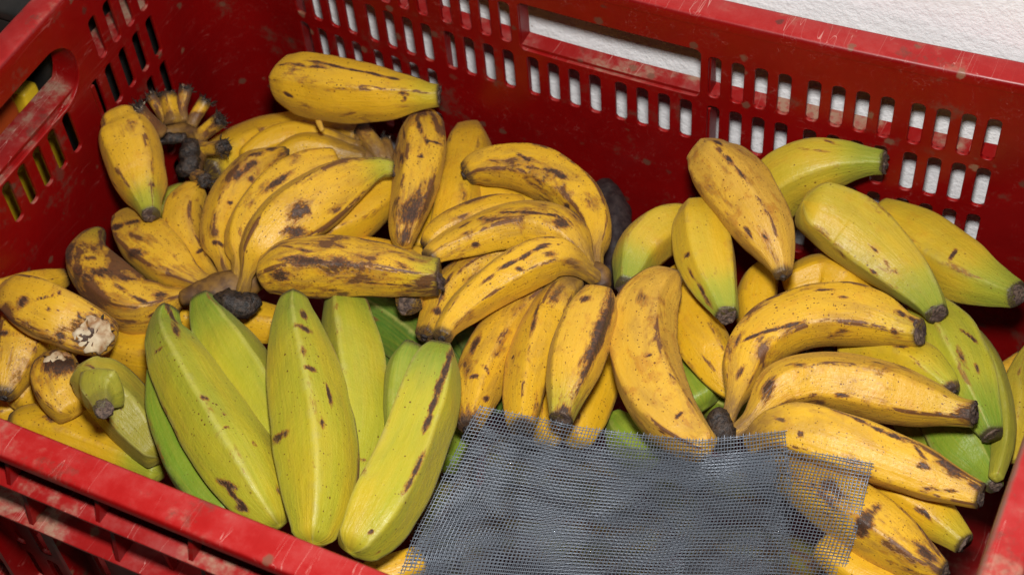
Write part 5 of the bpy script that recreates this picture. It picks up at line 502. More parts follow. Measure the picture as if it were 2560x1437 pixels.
SHEETS=[[[[22.89,-22.7,-0.19],[23.46,-22.56,-0.27],[24.05,-22.45,-0.3],[24.66,-22.37,-0.28],[25.29,-22.34,-0.17],[25.95,-22.36,0.01],[26.6,-22.38,0.2],[27.17,-22.25,0.13],[27.65,-21.95,-0.18],[28.12,-21.64,-0.47],[28.64,-21.39,-0.65],[29.18,-21.2,-0.74],[29.75,-21.07,-0.72],[30.34,-20.99,-0.61],[30.94,-20.96,-0.39],[31.56,-20.98,-0.1],[32.17,-20.99,0.18],[32.76,-20.97,0.41],[33.32,-20.87,0.51],[33.81,-20.59,0.5],[34.28,-20.26,0.43],[34.77,-19.98,0.42],[35.28,-19.76,0.52],[35.8,-19.59,0.7],[36.32,-19.46,0.94],[36.84,-19.29,1.13]],[[22.74,-23.26,-0.56],[23.33,-23.12,-0.64],[23.93,-22.99,-0.68],[24.55,-22.89,-0.68],[25.18,-22.82,-0.62],[25.82,-22.78,-0.52],[26.46,-22.73,-0.43],[27.04,-22.58,-0.5],[27.56,-22.33,-0.73],[28.08,-22.06,-0.94],[28.62,-21.82,-1.08],[29.18,-21.63,-1.15],[29.76,-21.49,-1.14],[30.36,-21.39,-1.05],[30.98,-21.33,-0.87],[31.6,-21.31,-0.62],[32.22,-21.3,-0.37],[32.83,-21.27,-0.13],[33.41,-21.18,-0.01],[33.93,-20.92,0.01],[34.42,-20.61,-0.04],[34.93,-20.33,-0.04],[35.46,-20.11,0.05],[35.99,-19.93,0.23],[36.53,-19.79,0.45],[37.06,-19.61,0.62]],[[22.6,-23.83,-0.94],[23.2,-23.66,-1.03],[23.81,-23.51,-1.08],[24.43,-23.38,-1.11],[25.06,-23.27,-1.11],[25.69,-23.17,-1.1],[26.31,-23.05,-1.1],[26.9,-22.89,-1.18],[27.47,-22.67,-1.33],[28.02,-22.44,-1.47],[28.59,-22.22,-1.58],[29.17,-22.03,-1.64],[29.77,-21.87,-1.63],[30.38,-21.75,-1.56],[31.0,-21.65,-1.43],[31.62,-21.58,-1.25],[32.25,-21.53,-1.05],[32.86,-21.47,-0.86],[33.46,-21.37,-0.74],[34.01,-21.13,-0.67],[34.54,-20.86,-0.66],[35.07,-20.61,-0.61],[35.62,-20.41,-0.5],[36.18,-20.23,-0.32],[36.73,-20.08,-0.11],[37.28,-19.89,0.05]],[[22.51,-24.38,-1.34],[23.12,-24.2,-1.43],[23.73,-24.04,-1.51],[24.35,-23.88,-1.57],[24.97,-23.73,-1.62],[25.6,-23.58,-1.66],[26.22,-23.42,-1.72],[26.82,-23.24,-1.81],[27.41,-23.03,-1.92],[27.99,-22.81,-2.03],[28.58,-22.59,-2.12],[29.18,-22.4,-2.17],[29.79,-22.23,-2.17],[30.41,-22.09,-2.13],[31.03,-21.96,-2.03],[31.65,-21.85,-1.91],[32.28,-21.75,-1.77],[32.9,-21.65,-1.63],[33.51,-21.53,-1.53],[34.08,-21.31,-1.43],[34.65,-21.08,-1.35],[35.21,-20.86,-1.25],[35.78,-20.67,-1.1],[36.36,-20.51,-0.9],[36.94,-20.38,-0.66],[37.5,-20.22,-0.46]],[[22.42,-24.95,-1.73],[23.03,-24.75,-1.84],[23.65,-24.56,-1.93],[24.27,-24.38,-2.02],[24.89,-24.19,-2.11],[25.52,-24.01,-2.19],[26.13,-23.82,-2.28],[26.75,-23.63,-2.39],[27.35,-23.41,-2.5],[27.95,-23.19,-2.59],[28.56,-22.97,-2.67],[29.17,-22.77,-2.72],[29.79,-22.59,-2.74],[30.42,-22.42,-2.72],[31.04,-22.26,-2.66],[31.68,-22.12,-2.57],[32.31,-21.99,-2.47],[32.94,-21.86,-2.37],[33.56,-21.72,-2.29],[34.15,-21.51,-2.17],[34.74,-21.3,-2.06],[35.33,-21.1,-1.93],[35.92,-20.92,-1.76],[36.52,-20.78,-1.52],[37.12,-20.68,-1.22],[37.71,-20.56,-0.96]],[[22.33,-25.52,-2.11],[22.95,-25.31,-2.22],[23.57,-25.1,-2.34],[24.19,-24.89,-2.45],[24.81,-24.68,-2.57],[25.43,-24.47,-2.69],[26.05,-24.26,-2.81],[26.67,-24.04,-2.94],[27.28,-23.82,-3.05],[27.9,-23.58,-3.15],[28.51,-23.36,-3.23],[29.14,-23.15,-3.29],[29.76,-22.95,-3.32],[30.4,-22.76,-3.32],[31.03,-22.59,-3.28],[31.67,-22.42,-3.23],[32.31,-22.27,-3.16],[32.95,-22.11,-3.08],[33.58,-21.96,-3.01],[34.19,-21.75,-2.9],[34.79,-21.54,-2.78],[35.4,-21.34,-2.64],[36.01,-21.17,-2.47],[36.62,-21.02,-2.23],[37.24,-20.92,-1.94],[37.85,-20.8,-1.67]],[[22.24,-26.11,-2.45],[22.87,-25.89,-2.58],[23.49,-25.66,-2.71],[24.11,-25.42,-2.86],[24.73,-25.19,-3.01],[25.35,-24.95,-3.16],[25.97,-24.71,-3.31],[26.6,-24.48,-3.45],[27.22,-24.24,-3.58],[27.84,-23.99,-3.69],[28.46,-23.75,-3.79],[29.1,-23.53,-3.86],[29.74,-23.31,-3.9],[30.38,-23.11,-3.92],[31.02,-22.92,-3.91],[31.67,-22.73,-3.87],[32.31,-22.55,-3.83],[32.96,-22.38,-3.78],[33.6,-22.21,-3.72],[34.23,-22.0,-3.61],[34.85,-21.78,-3.5],[35.47,-21.58,-3.38],[36.09,-21.39,-3.23],[36.71,-21.22,-3.04],[37.33,-21.06,-2.83],[37.94,-20.88,-2.66]],[[22.17,-26.71,-2.76],[22.8,-26.48,-2.89],[23.42,-26.23,-3.05],[24.04,-25.97,-3.23],[24.66,-25.71,-3.42],[25.28,-25.44,-3.6],[25.9,-25.18,-3.78],[26.53,-24.93,-3.95],[27.16,-24.67,-4.1],[27.78,-24.41,-4.23],[28.42,-24.15,-4.33],[29.06,-23.91,-4.42],[29.71,-23.69,-4.48],[30.36,-23.47,-4.51],[31.01,-23.25,-4.52],[31.66,-23.05,-4.51],[32.32,-22.86,-4.49],[32.98,-22.67,-4.45],[33.63,-22.48,-4.41],[34.27,-22.26,-4.32],[34.9,-22.03,-4.23],[35.53,-21.82,-4.12],[36.17,-21.61,-4.01],[36.8,-21.4,-3.88],[37.42,-21.2,-3.75],[38.04,-20.96,-3.67]],[[22.12,-27.35,-3.01],[22.75,-27.09,-3.16],[23.37,-26.82,-3.35],[23.98,-26.53,-3.57],[24.6,-26.24,-3.8],[25.21,-25.95,-4.02],[25.84,-25.67,-4.23],[26.47,-25.39,-4.43],[27.1,-25.11,-4.6],[27.73,-24.83,-4.75],[28.38,-24.57,-4.87],[29.02,-24.31,-4.97],[29.68,-24.07,-5.05],[30.34,-23.83,-5.1],[31.0,-23.6,-5.13],[31.66,-23.38,-5.14],[32.33,-23.17,-5.13],[33.0,-22.97,-5.11],[33.66,-22.77,-5.09],[34.31,-22.53,-5.02],[34.96,-22.3,-4.94],[35.6,-22.07,-4.86],[36.25,-21.84,-4.78],[36.89,-21.61,-4.7],[37.52,-21.37,-4.63],[38.15,-21.11,-4.6]],[[22.09,-28.01,-3.19],[22.73,-27.74,-3.36],[23.33,-27.43,-3.61],[23.94,-27.11,-3.88],[24.54,-26.79,-4.16],[25.15,-26.47,-4.42],[25.78,-26.16,-4.67],[26.41,-25.86,-4.89],[27.04,-25.56,-5.09],[27.68,-25.27,-5.25],[28.33,-24.99,-5.39],[28.99,-24.72,-5.51],[29.65,-24.46,-5.61],[30.32,-24.21,-5.67],[30.99,-23.97,-5.72],[31.66,-23.73,-5.74],[32.34,-23.51,-5.76],[33.02,-23.29,-5.75],[33.69,-23.07,-5.74],[34.35,-22.83,-5.69],[35.01,-22.58,-5.64],[35.67,-22.34,-5.58],[36.33,-22.1,-5.53],[36.98,-21.85,-5.48],[37.63,-21.59,-5.45],[38.27,-21.31,-5.45]],[[22.1,-28.71,-3.29],[22.73,-28.42,-3.49],[23.31,-28.07,-3.82],[23.9,-27.7,-4.17],[24.49,-27.34,-4.51],[25.1,-26.99,-4.82],[25.72,-26.66,-5.09],[26.35,-26.34,-5.34],[26.99,-26.03,-5.56],[27.64,-25.72,-5.75],[28.3,-25.42,-5.91],[28.96,-25.14,-6.04],[29.63,-24.86,-6.15],[30.31,-24.6,-6.23],[30.99,-24.34,-6.29],[31.67,-24.09,-6.33],[32.36,-23.86,-6.36],[33.04,-23.62,-6.37],[33.73,-23.4,-6.38],[34.4,-23.14,-6.35],[35.08,-22.88,-6.31],[35.75,-22.63,-6.28],[36.41,-22.37,-6.25],[37.08,-22.11,-6.23],[37.74,-21.84,-6.22],[38.39,-21.55,-6.24]],[[22.17,-29.42,-3.36],[22.79,-29.1,-3.6],[23.35,-28.7,-4.03],[23.9,-28.28,-4.47],[24.48,-27.89,-4.87],[25.08,-27.51,-5.22],[25.7,-27.16,-5.53],[26.34,-26.82,-5.8],[26.98,-26.49,-6.04],[27.63,-26.17,-6.24],[28.3,-25.86,-6.41],[28.97,-25.56,-6.56],[29.64,-25.28,-6.68],[30.33,-25.0,-6.78],[31.01,-24.73,-6.85],[31.71,-24.47,-6.91],[32.4,-24.22,-6.95],[33.09,-23.97,-6.97],[33.79,-23.73,-6.99],[34.47,-23.47,-6.98],[35.16,-23.2,-6.96],[35.84,-22.94,-6.94],[36.52,-22.68,-6.93],[37.19,-22.4,-6.93],[37.86,-22.12,-6.95],[38.53,-21.83,-6.98]],[[22.25,-30.07,-3.53],[22.85,-29.72,-3.84],[23.38,-29.28,-4.34],[23.92,-28.83,-4.84],[24.5,-28.42,-5.28],[25.1,-28.03,-5.65],[25.72,-27.66,-5.97],[26.35,-27.3,-6.26],[27.0,-26.96,-6.51],[27.66,-26.63,-6.73],[28.32,-26.3,-6.91],[29.0,-26.0,-7.07],[29.68,-25.7,-7.21],[30.37,-25.41,-7.31],[31.06,-25.13,-7.4],[31.76,-24.86,-7.46],[32.46,-24.6,-7.51],[33.16,-24.34,-7.55],[33.87,-24.09,-7.58],[34.56,-23.82,-7.58],[35.25,-23.55,-7.58],[35.94,-23.28,-7.58],[36.63,-23.0,-7.58],[37.32,-22.72,-7.6],[38.0,-22.44,-7.62],[38.68,-22.14,-7.67]],[[22.22,-30.6,-3.99],[22.82,-30.23,-4.32],[23.36,-29.79,-4.81],[23.92,-29.35,-5.29],[24.5,-28.93,-5.72],[25.11,-28.53,-6.09],[25.73,-28.15,-6.42],[26.37,-27.79,-6.72],[27.02,-27.44,-6.97],[27.68,-27.09,-7.2],[28.36,-26.76,-7.4],[29.04,-26.44,-7.56],[29.73,-26.13,-7.71],[30.42,-25.83,-7.83],[31.12,-25.54,-7.92],[31.82,-25.26,-7.99],[32.53,-24.99,-8.05],[33.24,-24.72,-8.1],[33.95,-24.46,-8.14],[34.65,-24.19,-8.15],[35.35,-23.91,-8.16],[36.05,-23.63,-8.18],[36.75,-23.36,-8.19],[37.45,-23.07,-8.22],[38.14,-22.78,-8.26],[38.83,-22.48,-8.31]],[[22.18,-30.99,-4.73],[22.8,-30.64,-5.01],[23.38,-30.23,-5.4],[23.97,-29.82,-5.81],[24.57,-29.41,-6.2],[25.18,-29.02,-6.56],[25.81,-28.63,-6.88],[26.45,-28.26,-7.18],[27.11,-27.9,-7.44],[27.77,-27.55,-7.67],[28.44,-27.21,-7.87],[29.13,-26.89,-8.05],[29.82,-26.57,-8.2],[30.52,-26.26,-8.32],[31.22,-25.97,-8.42],[31.93,-25.68,-8.5],[32.64,-25.4,-8.57],[33.35,-25.12,-8.62],[34.06,-24.85,-8.67],[34.77,-24.57,-8.69],[35.48,-24.29,-8.71],[36.19,-24.01,-8.74],[36.89,-23.73,-8.76],[37.59,-23.44,-8.8],[38.29,-23.15,-8.84],[38.99,-22.86,-8.9]],[[22.15,-31.39,-5.47],[22.79,-31.05,-5.69],[23.41,-30.68,-6.0],[24.02,-30.29,-6.34],[24.64,-29.89,-6.69],[25.26,-29.5,-7.02],[25.9,-29.12,-7.34],[26.54,-28.74,-7.63],[27.2,-28.38,-7.89],[27.87,-28.02,-8.13],[28.54,-27.68,-8.33],[29.23,-27.34,-8.51],[29.92,-27.02,-8.66],[30.62,-26.71,-8.79],[31.33,-26.4,-8.9],[32.04,-26.11,-8.99],[32.75,-25.82,-9.06],[33.47,-25.54,-9.11],[34.19,-25.26,-9.16],[34.9,-24.98,-9.19],[35.61,-24.69,-9.22],[36.33,-24.41,-9.26],[37.04,-24.13,-9.29],[37.75,-23.84,-9.33],[38.45,-23.55,-9.38],[39.16,-23.25,-9.45]],[[22.17,-31.84,-6.11],[22.83,-31.51,-6.29],[23.47,-31.15,-6.55],[24.09,-30.77,-6.84],[24.72,-30.38,-7.16],[25.35,-29.99,-7.48],[25.99,-29.61,-7.78],[26.64,-29.23,-8.07],[27.3,-28.86,-8.33],[27.97,-28.5,-8.56],[28.65,-28.15,-8.77],[29.34,-27.81,-8.95],[30.04,-27.48,-9.11],[30.74,-27.16,-9.24],[31.45,-26.85,-9.35],[32.16,-26.55,-9.44],[32.88,-26.26,-9.51],[33.6,-25.97,-9.57],[34.32,-25.69,-9.62],[35.04,-25.4,-9.66],[35.76,-25.12,-9.7],[36.47,-24.84,-9.73],[37.19,-24.55,-9.78],[37.91,-24.26,-9.82],[38.62,-23.97,-9.88],[39.33,-23.68,-9.94]],[[22.23,-32.33,-6.63],[22.9,-32.0,-6.79],[23.55,-31.65,-7.03],[24.18,-31.27,-7.3],[24.82,-30.89,-7.6],[25.45,-30.5,-7.91],[26.1,-30.11,-8.21],[26.75,-29.72,-8.49],[27.41,-29.35,-8.75],[28.09,-28.98,-8.98],[28.77,-28.63,-9.19],[29.46,-28.28,-9.37],[30.16,-27.95,-9.52],[30.87,-27.63,-9.66],[31.58,-27.31,-9.76],[32.29,-27.01,-9.86],[33.01,-26.71,-9.93],[33.74,-26.42,-9.99],[34.46,-26.13,-10.04],[35.18,-25.85,-10.09],[35.91,-25.56,-10.13],[36.63,-25.28,-10.17],[37.35,-25.0,-10.21],[38.07,-24.71,-10.27],[38.79,-24.42,-10.33],[39.51,-24.13,-10.4]]],
[[[23.1,-22.87,-1.61],[23.84,-22.71,-1.77],[24.59,-22.54,-1.93],[25.3,-22.31,-2.01],[26.02,-22.09,-2.08],[26.74,-21.88,-2.12],[27.47,-21.68,-2.13],[28.22,-21.52,-2.1],[28.96,-21.36,-2.0],[29.71,-21.22,-1.84],[30.47,-21.13,-1.61],[31.24,-21.09,-1.29],[32.03,-21.09,-0.89],[32.8,-21.1,-0.51],[33.52,-20.98,-0.33],[34.19,-20.72,-0.38],[34.82,-20.37,-0.38],[35.47,-20.08,-0.28],[36.13,-19.85,-0.1],[36.79,-19.66,0.14],[37.5,-19.59,0.35],[38.21,-19.54,0.59],[38.92,-19.52,0.77],[39.62,-19.47,0.88],[40.31,-19.39,0.95],[40.99,-19.27,0.94]],[[22.94,-23.41,-1.91],[23.68,-23.23,-2.08],[24.43,-23.06,-2.23],[25.15,-22.82,-2.31],[25.87,-22.59,-2.38],[26.61,-22.37,-2.42],[27.34,-22.17,-2.44],[28.09,-21.99,-2.41],[28.84,-21.82,-2.32],[29.6,-21.67,-2.17],[30.36,-21.55,-1.97],[31.13,-21.47,-1.7],[31.91,-21.43,-1.38],[32.68,-21.38,-1.07],[33.41,-21.25,-0.9],[34.1,-21.03,-0.87],[34.76,-20.74,-0.79],[35.43,-20.48,-0.65],[36.1,-20.25,-0.46],[36.78,-20.06,-0.21],[37.5,-19.99,-0.0],[38.21,-19.93,0.23],[38.93,-19.89,0.41],[39.64,-19.84,0.54],[40.34,-19.76,0.61],[41.03,-19.62,0.6]],[[22.78,-23.95,-2.22],[23.53,-23.76,-2.38],[24.28,-23.58,-2.54],[25.01,-23.33,-2.62],[25.74,-23.09,-2.69],[26.47,-22.86,-2.74],[27.22,-22.65,-2.76],[27.97,-22.45,-2.74],[28.73,-22.27,-2.67],[29.48,-22.1,-2.55],[30.25,-21.95,-2.37],[31.01,-21.84,-2.16],[31.78,-21.74,-1.92],[32.54,-21.63,-1.68],[33.29,-21.5,-1.51],[34.01,-21.32,-1.41],[34.69,-21.07,-1.26],[35.38,-20.84,-1.08],[36.07,-20.63,-0.86],[36.76,-20.45,-0.6],[37.49,-20.37,-0.38],[38.21,-20.31,-0.15],[38.94,-20.27,0.05],[39.66,-20.23,0.21],[40.37,-20.15,0.31],[41.06,-20.01,0.32]],[[22.66,-24.5,-2.53],[23.41,-24.3,-2.69],[24.16,-24.1,-2.85],[24.89,-23.84,-2.94],[25.63,-23.59,-3.01],[26.37,-23.34,-3.07],[27.11,-23.12,-3.1],[27.87,-22.91,-3.1],[28.63,-22.71,-3.05],[29.38,-22.52,-2.95],[30.15,-22.35,-2.81],[30.91,-22.2,-2.64],[31.68,-22.06,-2.45],[32.44,-21.92,-2.26],[33.19,-21.78,-2.09],[33.93,-21.62,-1.95],[34.64,-21.39,-1.75],[35.34,-21.18,-1.53],[36.05,-20.99,-1.29],[36.75,-20.82,-1.02],[37.49,-20.75,-0.78],[38.22,-20.69,-0.52],[38.96,-20.67,-0.28],[39.7,-20.65,-0.06],[40.42,-20.59,0.1],[41.12,-20.47,0.13]],[[22.54,-25.06,-2.83],[23.3,-24.84,-2.98],[24.05,-24.63,-3.14],[24.78,-24.36,-3.24],[25.52,-24.09,-3.33],[26.26,-23.83,-3.4],[27.01,-23.59,-3.45],[27.77,-23.36,-3.46],[28.52,-23.14,-3.44],[29.28,-22.93,-3.36],[30.05,-22.74,-3.25],[30.81,-22.56,-3.12],[31.58,-22.4,-2.96],[32.35,-22.24,-2.79],[33.1,-22.09,-2.63],[33.86,-21.93,-2.47],[34.58,-21.72,-2.25],[35.3,-21.52,-2.01],[36.02,-21.34,-1.74],[36.74,-21.18,-1.45],[37.49,-21.11,-1.19],[38.24,-21.06,-0.9],[38.99,-21.06,-0.61],[39.74,-21.08,-0.31],[40.47,-21.06,-0.08],[41.18,-20.96,0.01]],[[22.44,-25.63,-3.1],[23.19,-25.4,-3.26],[23.95,-25.17,-3.42],[24.68,-24.88,-3.53],[25.42,-24.6,-3.64],[26.16,-24.32,-3.73],[26.91,-24.06,-3.79],[27.67,-23.82,-3.83],[28.42,-23.58,-3.83],[29.18,-23.35,-3.78],[29.95,-23.13,-3.7],[30.72,-22.93,-3.59],[31.49,-22.75,-3.45],[32.26,-22.58,-3.31],[33.03,-22.41,-3.15],[33.79,-22.25,-2.98],[34.53,-22.05,-2.74],[35.26,-21.86,-2.49],[36.0,-21.69,-2.21],[36.73,-21.53,-1.9],[37.49,-21.47,-1.62],[38.24,-21.43,-1.31],[39.01,-21.44,-0.98],[39.77,-21.47,-0.63],[40.51,-21.49,-0.32],[41.23,-21.41,-0.17]],[[22.35,-26.22,-3.34],[23.11,-25.97,-3.5],[23.86,-25.72,-3.67],[24.59,-25.41,-3.81],[25.33,-25.11,-3.94],[26.07,-24.82,-4.05],[26.82,-24.54,-4.14],[27.57,-24.27,-4.2],[28.33,-24.02,-4.22],[29.09,-23.76,-4.19],[29.86,-23.53,-4.14],[30.63,-23.31,-4.05],[31.4,-23.11,-3.94],[32.18,-22.92,-3.8],[32.95,-22.75,-3.65],[33.73,-22.59,-3.48],[34.48,-22.38,-3.24],[35.22,-22.2,-2.98],[35.97,-22.03,-2.69],[36.72,-21.88,-2.38],[37.48,-21.81,-2.08],[38.25,-21.77,-1.75],[39.02,-21.78,-1.41],[39.79,-21.81,-1.04],[40.54,-21.83,-0.69],[41.27,-21.77,-0.49]],[[22.29,-26.82,-3.53],[23.04,-26.56,-3.7],[23.78,-26.28,-3.9],[24.51,-25.96,-4.06],[25.24,-25.64,-4.22],[25.97,-25.32,-4.36],[26.72,-25.02,-4.48],[27.47,-24.73,-4.56],[28.23,-24.46,-4.6],[28.99,-24.19,-4.6],[29.76,-23.93,-4.57],[30.53,-23.7,-4.5],[31.31,-23.48,-4.41],[32.09,-23.28,-4.28],[32.87,-23.1,-4.14],[33.65,-22.93,-3.97],[34.41,-22.72,-3.73],[35.17,-22.54,-3.47],[35.93,-22.37,-3.18],[36.69,-22.22,-2.86],[37.46,-22.15,-2.56],[38.24,-22.1,-2.22],[39.01,-22.1,-1.87],[39.78,-22.11,-1.51],[40.54,-22.12,-1.17],[41.28,-22.05,-0.97]],[[22.24,-27.45,-3.67],[22.98,-27.17,-3.86],[23.72,-26.87,-4.09],[24.43,-26.51,-4.29],[25.15,-26.17,-4.49],[25.88,-25.83,-4.66],[26.62,-25.51,-4.81],[27.37,-25.2,-4.92],[28.12,-24.9,-4.98],[28.89,-24.62,-5.01],[29.65,-24.35,-4.99],[30.43,-24.1,-4.94],[31.21,-23.87,-4.86],[32.0,-23.66,-4.75],[32.78,-23.46,-4.61],[33.57,-23.28,-4.45],[34.34,-23.07,-4.22],[35.11,-22.89,-3.96],[35.87,-22.72,-3.67],[36.64,-22.57,-3.35],[37.42,-22.49,-3.04],[38.2,-22.43,-2.71],[38.98,-22.41,-2.36],[39.76,-22.41,-2.0],[40.52,-22.39,-1.68],[41.26,-22.29,-1.51]],[[22.22,-28.12,-3.73],[22.95,-27.81,-3.95],[23.66,-27.46,-4.23],[24.36,-27.08,-4.5],[25.06,-26.7,-4.74],[25.78,-26.34,-4.96],[26.52,-25.99,-5.13],[27.26,-25.67,-5.27],[28.02,-25.35,-5.36],[28.78,-25.05,-5.4],[29.55,-24.77,-5.41],[30.33,-24.51,-5.38],[31.11,-24.26,-5.31],[31.9,-24.04,-5.21],[32.69,-23.83,-5.08],[33.49,-23.64,-4.92],[34.26,-23.43,-4.7],[35.04,-23.24,-4.44],[35.82,-23.06,-4.16],[36.59,-22.91,-3.85],[37.38,-22.82,-3.55],[38.16,-22.75,-3.21],[38.95,-22.73,-2.85],[39.74,-22.72,-2.47],[40.51,-22.7,-2.13],[41.25,-22.6,-1.95]],[[22.23,-28.82,-3.71],[22.94,-28.47,-3.98],[23.62,-28.07,-4.35],[24.29,-27.64,-4.7],[24.98,-27.23,-5.0],[25.69,-26.85,-5.25],[26.42,-26.48,-5.46],[27.16,-26.14,-5.62],[27.91,-25.81,-5.73],[28.68,-25.49,-5.8],[29.45,-25.19,-5.82],[30.23,-24.92,-5.8],[31.02,-24.66,-5.75],[31.81,-24.42,-5.66],[32.61,-24.21,-5.54],[33.4,-24.01,-5.38],[34.19,-23.79,-5.17],[34.97,-23.59,-4.93],[35.76,-23.41,-4.66],[36.54,-23.25,-4.36],[37.33,-23.15,-4.06],[38.12,-23.07,-3.74],[38.92,-23.03,-3.38],[39.71,-23.02,-2.98],[40.49,-23.01,-2.59],[41.25,-22.93,-2.34]],[[22.34,-29.5,-3.71],[23.02,-29.11,-4.04],[23.66,-28.66,-4.52],[24.3,-28.19,-4.95],[24.97,-27.75,-5.3],[25.67,-27.34,-5.59],[26.39,-26.96,-5.82],[27.13,-26.6,-6.0],[27.88,-26.25,-6.13],[28.64,-25.93,-6.2],[29.41,-25.62,-6.24],[30.19,-25.33,-6.23],[30.98,-25.06,-6.19],[31.77,-24.82,-6.11],[32.57,-24.59,-6.0],[33.37,-24.38,-5.85],[34.15,-24.15,-5.65],[34.94,-23.95,-5.42],[35.73,-23.76,-5.16],[36.51,-23.59,-4.88],[37.31,-23.47,-4.6],[38.1,-23.37,-4.29],[38.89,-23.3,-3.96],[39.68,-23.26,-3.6],[40.46,-23.24,-3.21],[41.22,-23.15,-2.94]],[[22.39,-30.07,-3.95],[23.05,-29.66,-4.32],[23.67,-29.18,-4.83],[24.3,-28.69,-5.28],[24.97,-28.24,-5.65],[25.66,-27.82,-5.95],[26.38,-27.43,-6.19],[27.11,-27.06,-6.38],[27.86,-26.7,-6.52],[28.62,-26.36,-6.61],[29.39,-26.05,-6.66],[30.17,-25.75,-6.66],[30.96,-25.47,-6.63],[31.75,-25.21,-6.55],[32.55,-24.97,-6.45],[33.35,-24.75,-6.31],[34.14,-24.53,-6.12],[34.93,-24.31,-5.9],[35.72,-24.12,-5.66],[36.5,-23.93,-5.4],[37.3,-23.79,-5.14],[38.09,-23.66,-4.86],[38.87,-23.56,-4.58],[39.66,-23.46,-4.29],[40.43,-23.37,-4.01],[41.19,-23.22,-3.82]],[[22.34,-30.51,-4.47],[23.01,-30.1,-4.83],[23.64,-29.63,-5.29],[24.29,-29.16,-5.7],[24.96,-28.71,-6.05],[25.66,-28.29,-6.34],[26.37,-27.89,-6.58],[27.11,-27.51,-6.77],[27.85,-27.15,-6.92],[28.61,-26.81,-7.01],[29.38,-26.48,-7.06],[30.16,-26.17,-7.08],[30.95,-25.89,-7.05],[31.74,-25.62,-6.98],[32.53,-25.37,-6.89],[33.33,-25.14,-6.75],[34.13,-24.91,-6.58],[34.92,-24.69,-6.37],[35.71,-24.48,-6.15],[36.5,-24.29,-5.91],[37.29,-24.13,-5.67],[38.08,-23.97,-5.43],[38.86,-23.82,-5.19],[39.64,-23.68,-4.97],[40.4,-23.51,-4.79],[41.15,-23.3,-4.71]],[[22.3,-30.86,-5.2],[22.99,-30.47,-5.48],[23.65,-30.04,-5.83],[24.32,-29.59,-6.17],[25.0,-29.16,-6.48],[25.7,-28.74,-6.75],[26.42,-28.34,-6.98],[27.15,-27.96,-7.17],[27.89,-27.59,-7.32],[28.65,-27.24,-7.41],[29.42,-26.91,-7.47],[30.19,-26.6,-7.49],[30.97,-26.3,-7.46],[31.76,-26.03,-7.41],[32.56,-25.77,-7.31],[33.36,-25.53,-7.18],[34.15,-25.29,-7.02],[34.94,-25.07,-6.83],[35.73,-24.85,-6.62],[36.51,-24.65,-6.4],[37.3,-24.47,-6.18],[38.08,-24.29,-5.97],[38.86,-24.11,-5.77],[39.63,-23.93,-5.6],[40.39,-23.72,-5.48],[41.13,-23.47,-5.45]],[[22.26,-31.23,-5.9],[22.98,-30.85,-6.1],[23.67,-30.45,-6.37],[24.35,-30.03,-6.64],[25.05,-29.61,-6.91],[25.75,-29.2,-7.16],[26.47,-28.79,-7.38],[27.2,-28.41,-7.56],[27.94,-28.04,-7.71],[28.69,-27.68,-7.81],[29.45,-27.35,-7.86],[30.23,-27.03,-7.88],[31.01,-26.73,-7.86],[31.8,-26.45,-7.81],[32.59,-26.18,-7.71],[33.38,-25.94,-7.59],[34.17,-25.69,-7.43],[34.96,-25.46,-7.26],[35.75,-25.24,-7.06],[36.53,-25.03,-6.85],[37.32,-24.84,-6.65],[38.09,-24.64,-6.46],[38.87,-24.44,-6.29],[39.63,-24.22,-6.15],[40.38,-23.98,-6.07],[41.13,-23.71,-6.05]],[[22.26,-31.65,-6.48],[22.98,-31.28,-6.64],[23.69,-30.89,-6.85],[24.38,-30.48,-7.09],[25.08,-30.07,-7.33],[25.79,-29.66,-7.56],[26.51,-29.26,-7.77],[27.24,-28.87,-7.94],[27.98,-28.49,-8.08],[28.73,-28.13,-8.18],[29.49,-27.79,-8.24],[30.26,-27.47,-8.26],[31.04,-27.17,-8.24],[31.82,-26.88,-8.18],[32.61,-26.61,-8.09],[33.41,-26.35,-7.97],[34.2,-26.11,-7.82],[34.99,-25.88,-7.65],[35.77,-25.65,-7.46],[36.56,-25.44,-7.27],[37.34,-25.23,-7.08],[38.11,-25.02,-6.9],[38.88,-24.8,-6.74],[39.64,-24.56,-6.62],[40.39,-24.3,-6.56],[41.13,-24.01,-6.55]],[[22.29,-32.12,-6.96],[23.01,-31.75,-7.09],[23.72,-31.36,-7.28],[24.42,-30.95,-7.5],[25.13,-30.54,-7.72],[25.83,-30.13,-7.94],[26.55,-29.72,-8.14],[27.28,-29.33,-8.31],[28.02,-28.95,-8.44],[28.77,-28.59,-8.54],[29.53,-28.25,-8.6],[30.3,-27.92,-8.62],[31.07,-27.61,-8.6],[31.86,-27.32,-8.54],[32.64,-27.05,-8.45],[33.43,-26.79,-8.33],[34.23,-26.54,-8.18],[35.02,-26.31,-8.01],[35.8,-26.08,-7.83],[36.59,-25.86,-7.64],[37.37,-25.65,-7.46],[38.14,-25.42,-7.28],[38.9,-25.19,-7.13],[39.66,-24.94,-7.01],[40.4,-24.67,-6.95],[41.14,-24.37,-6.94]]],
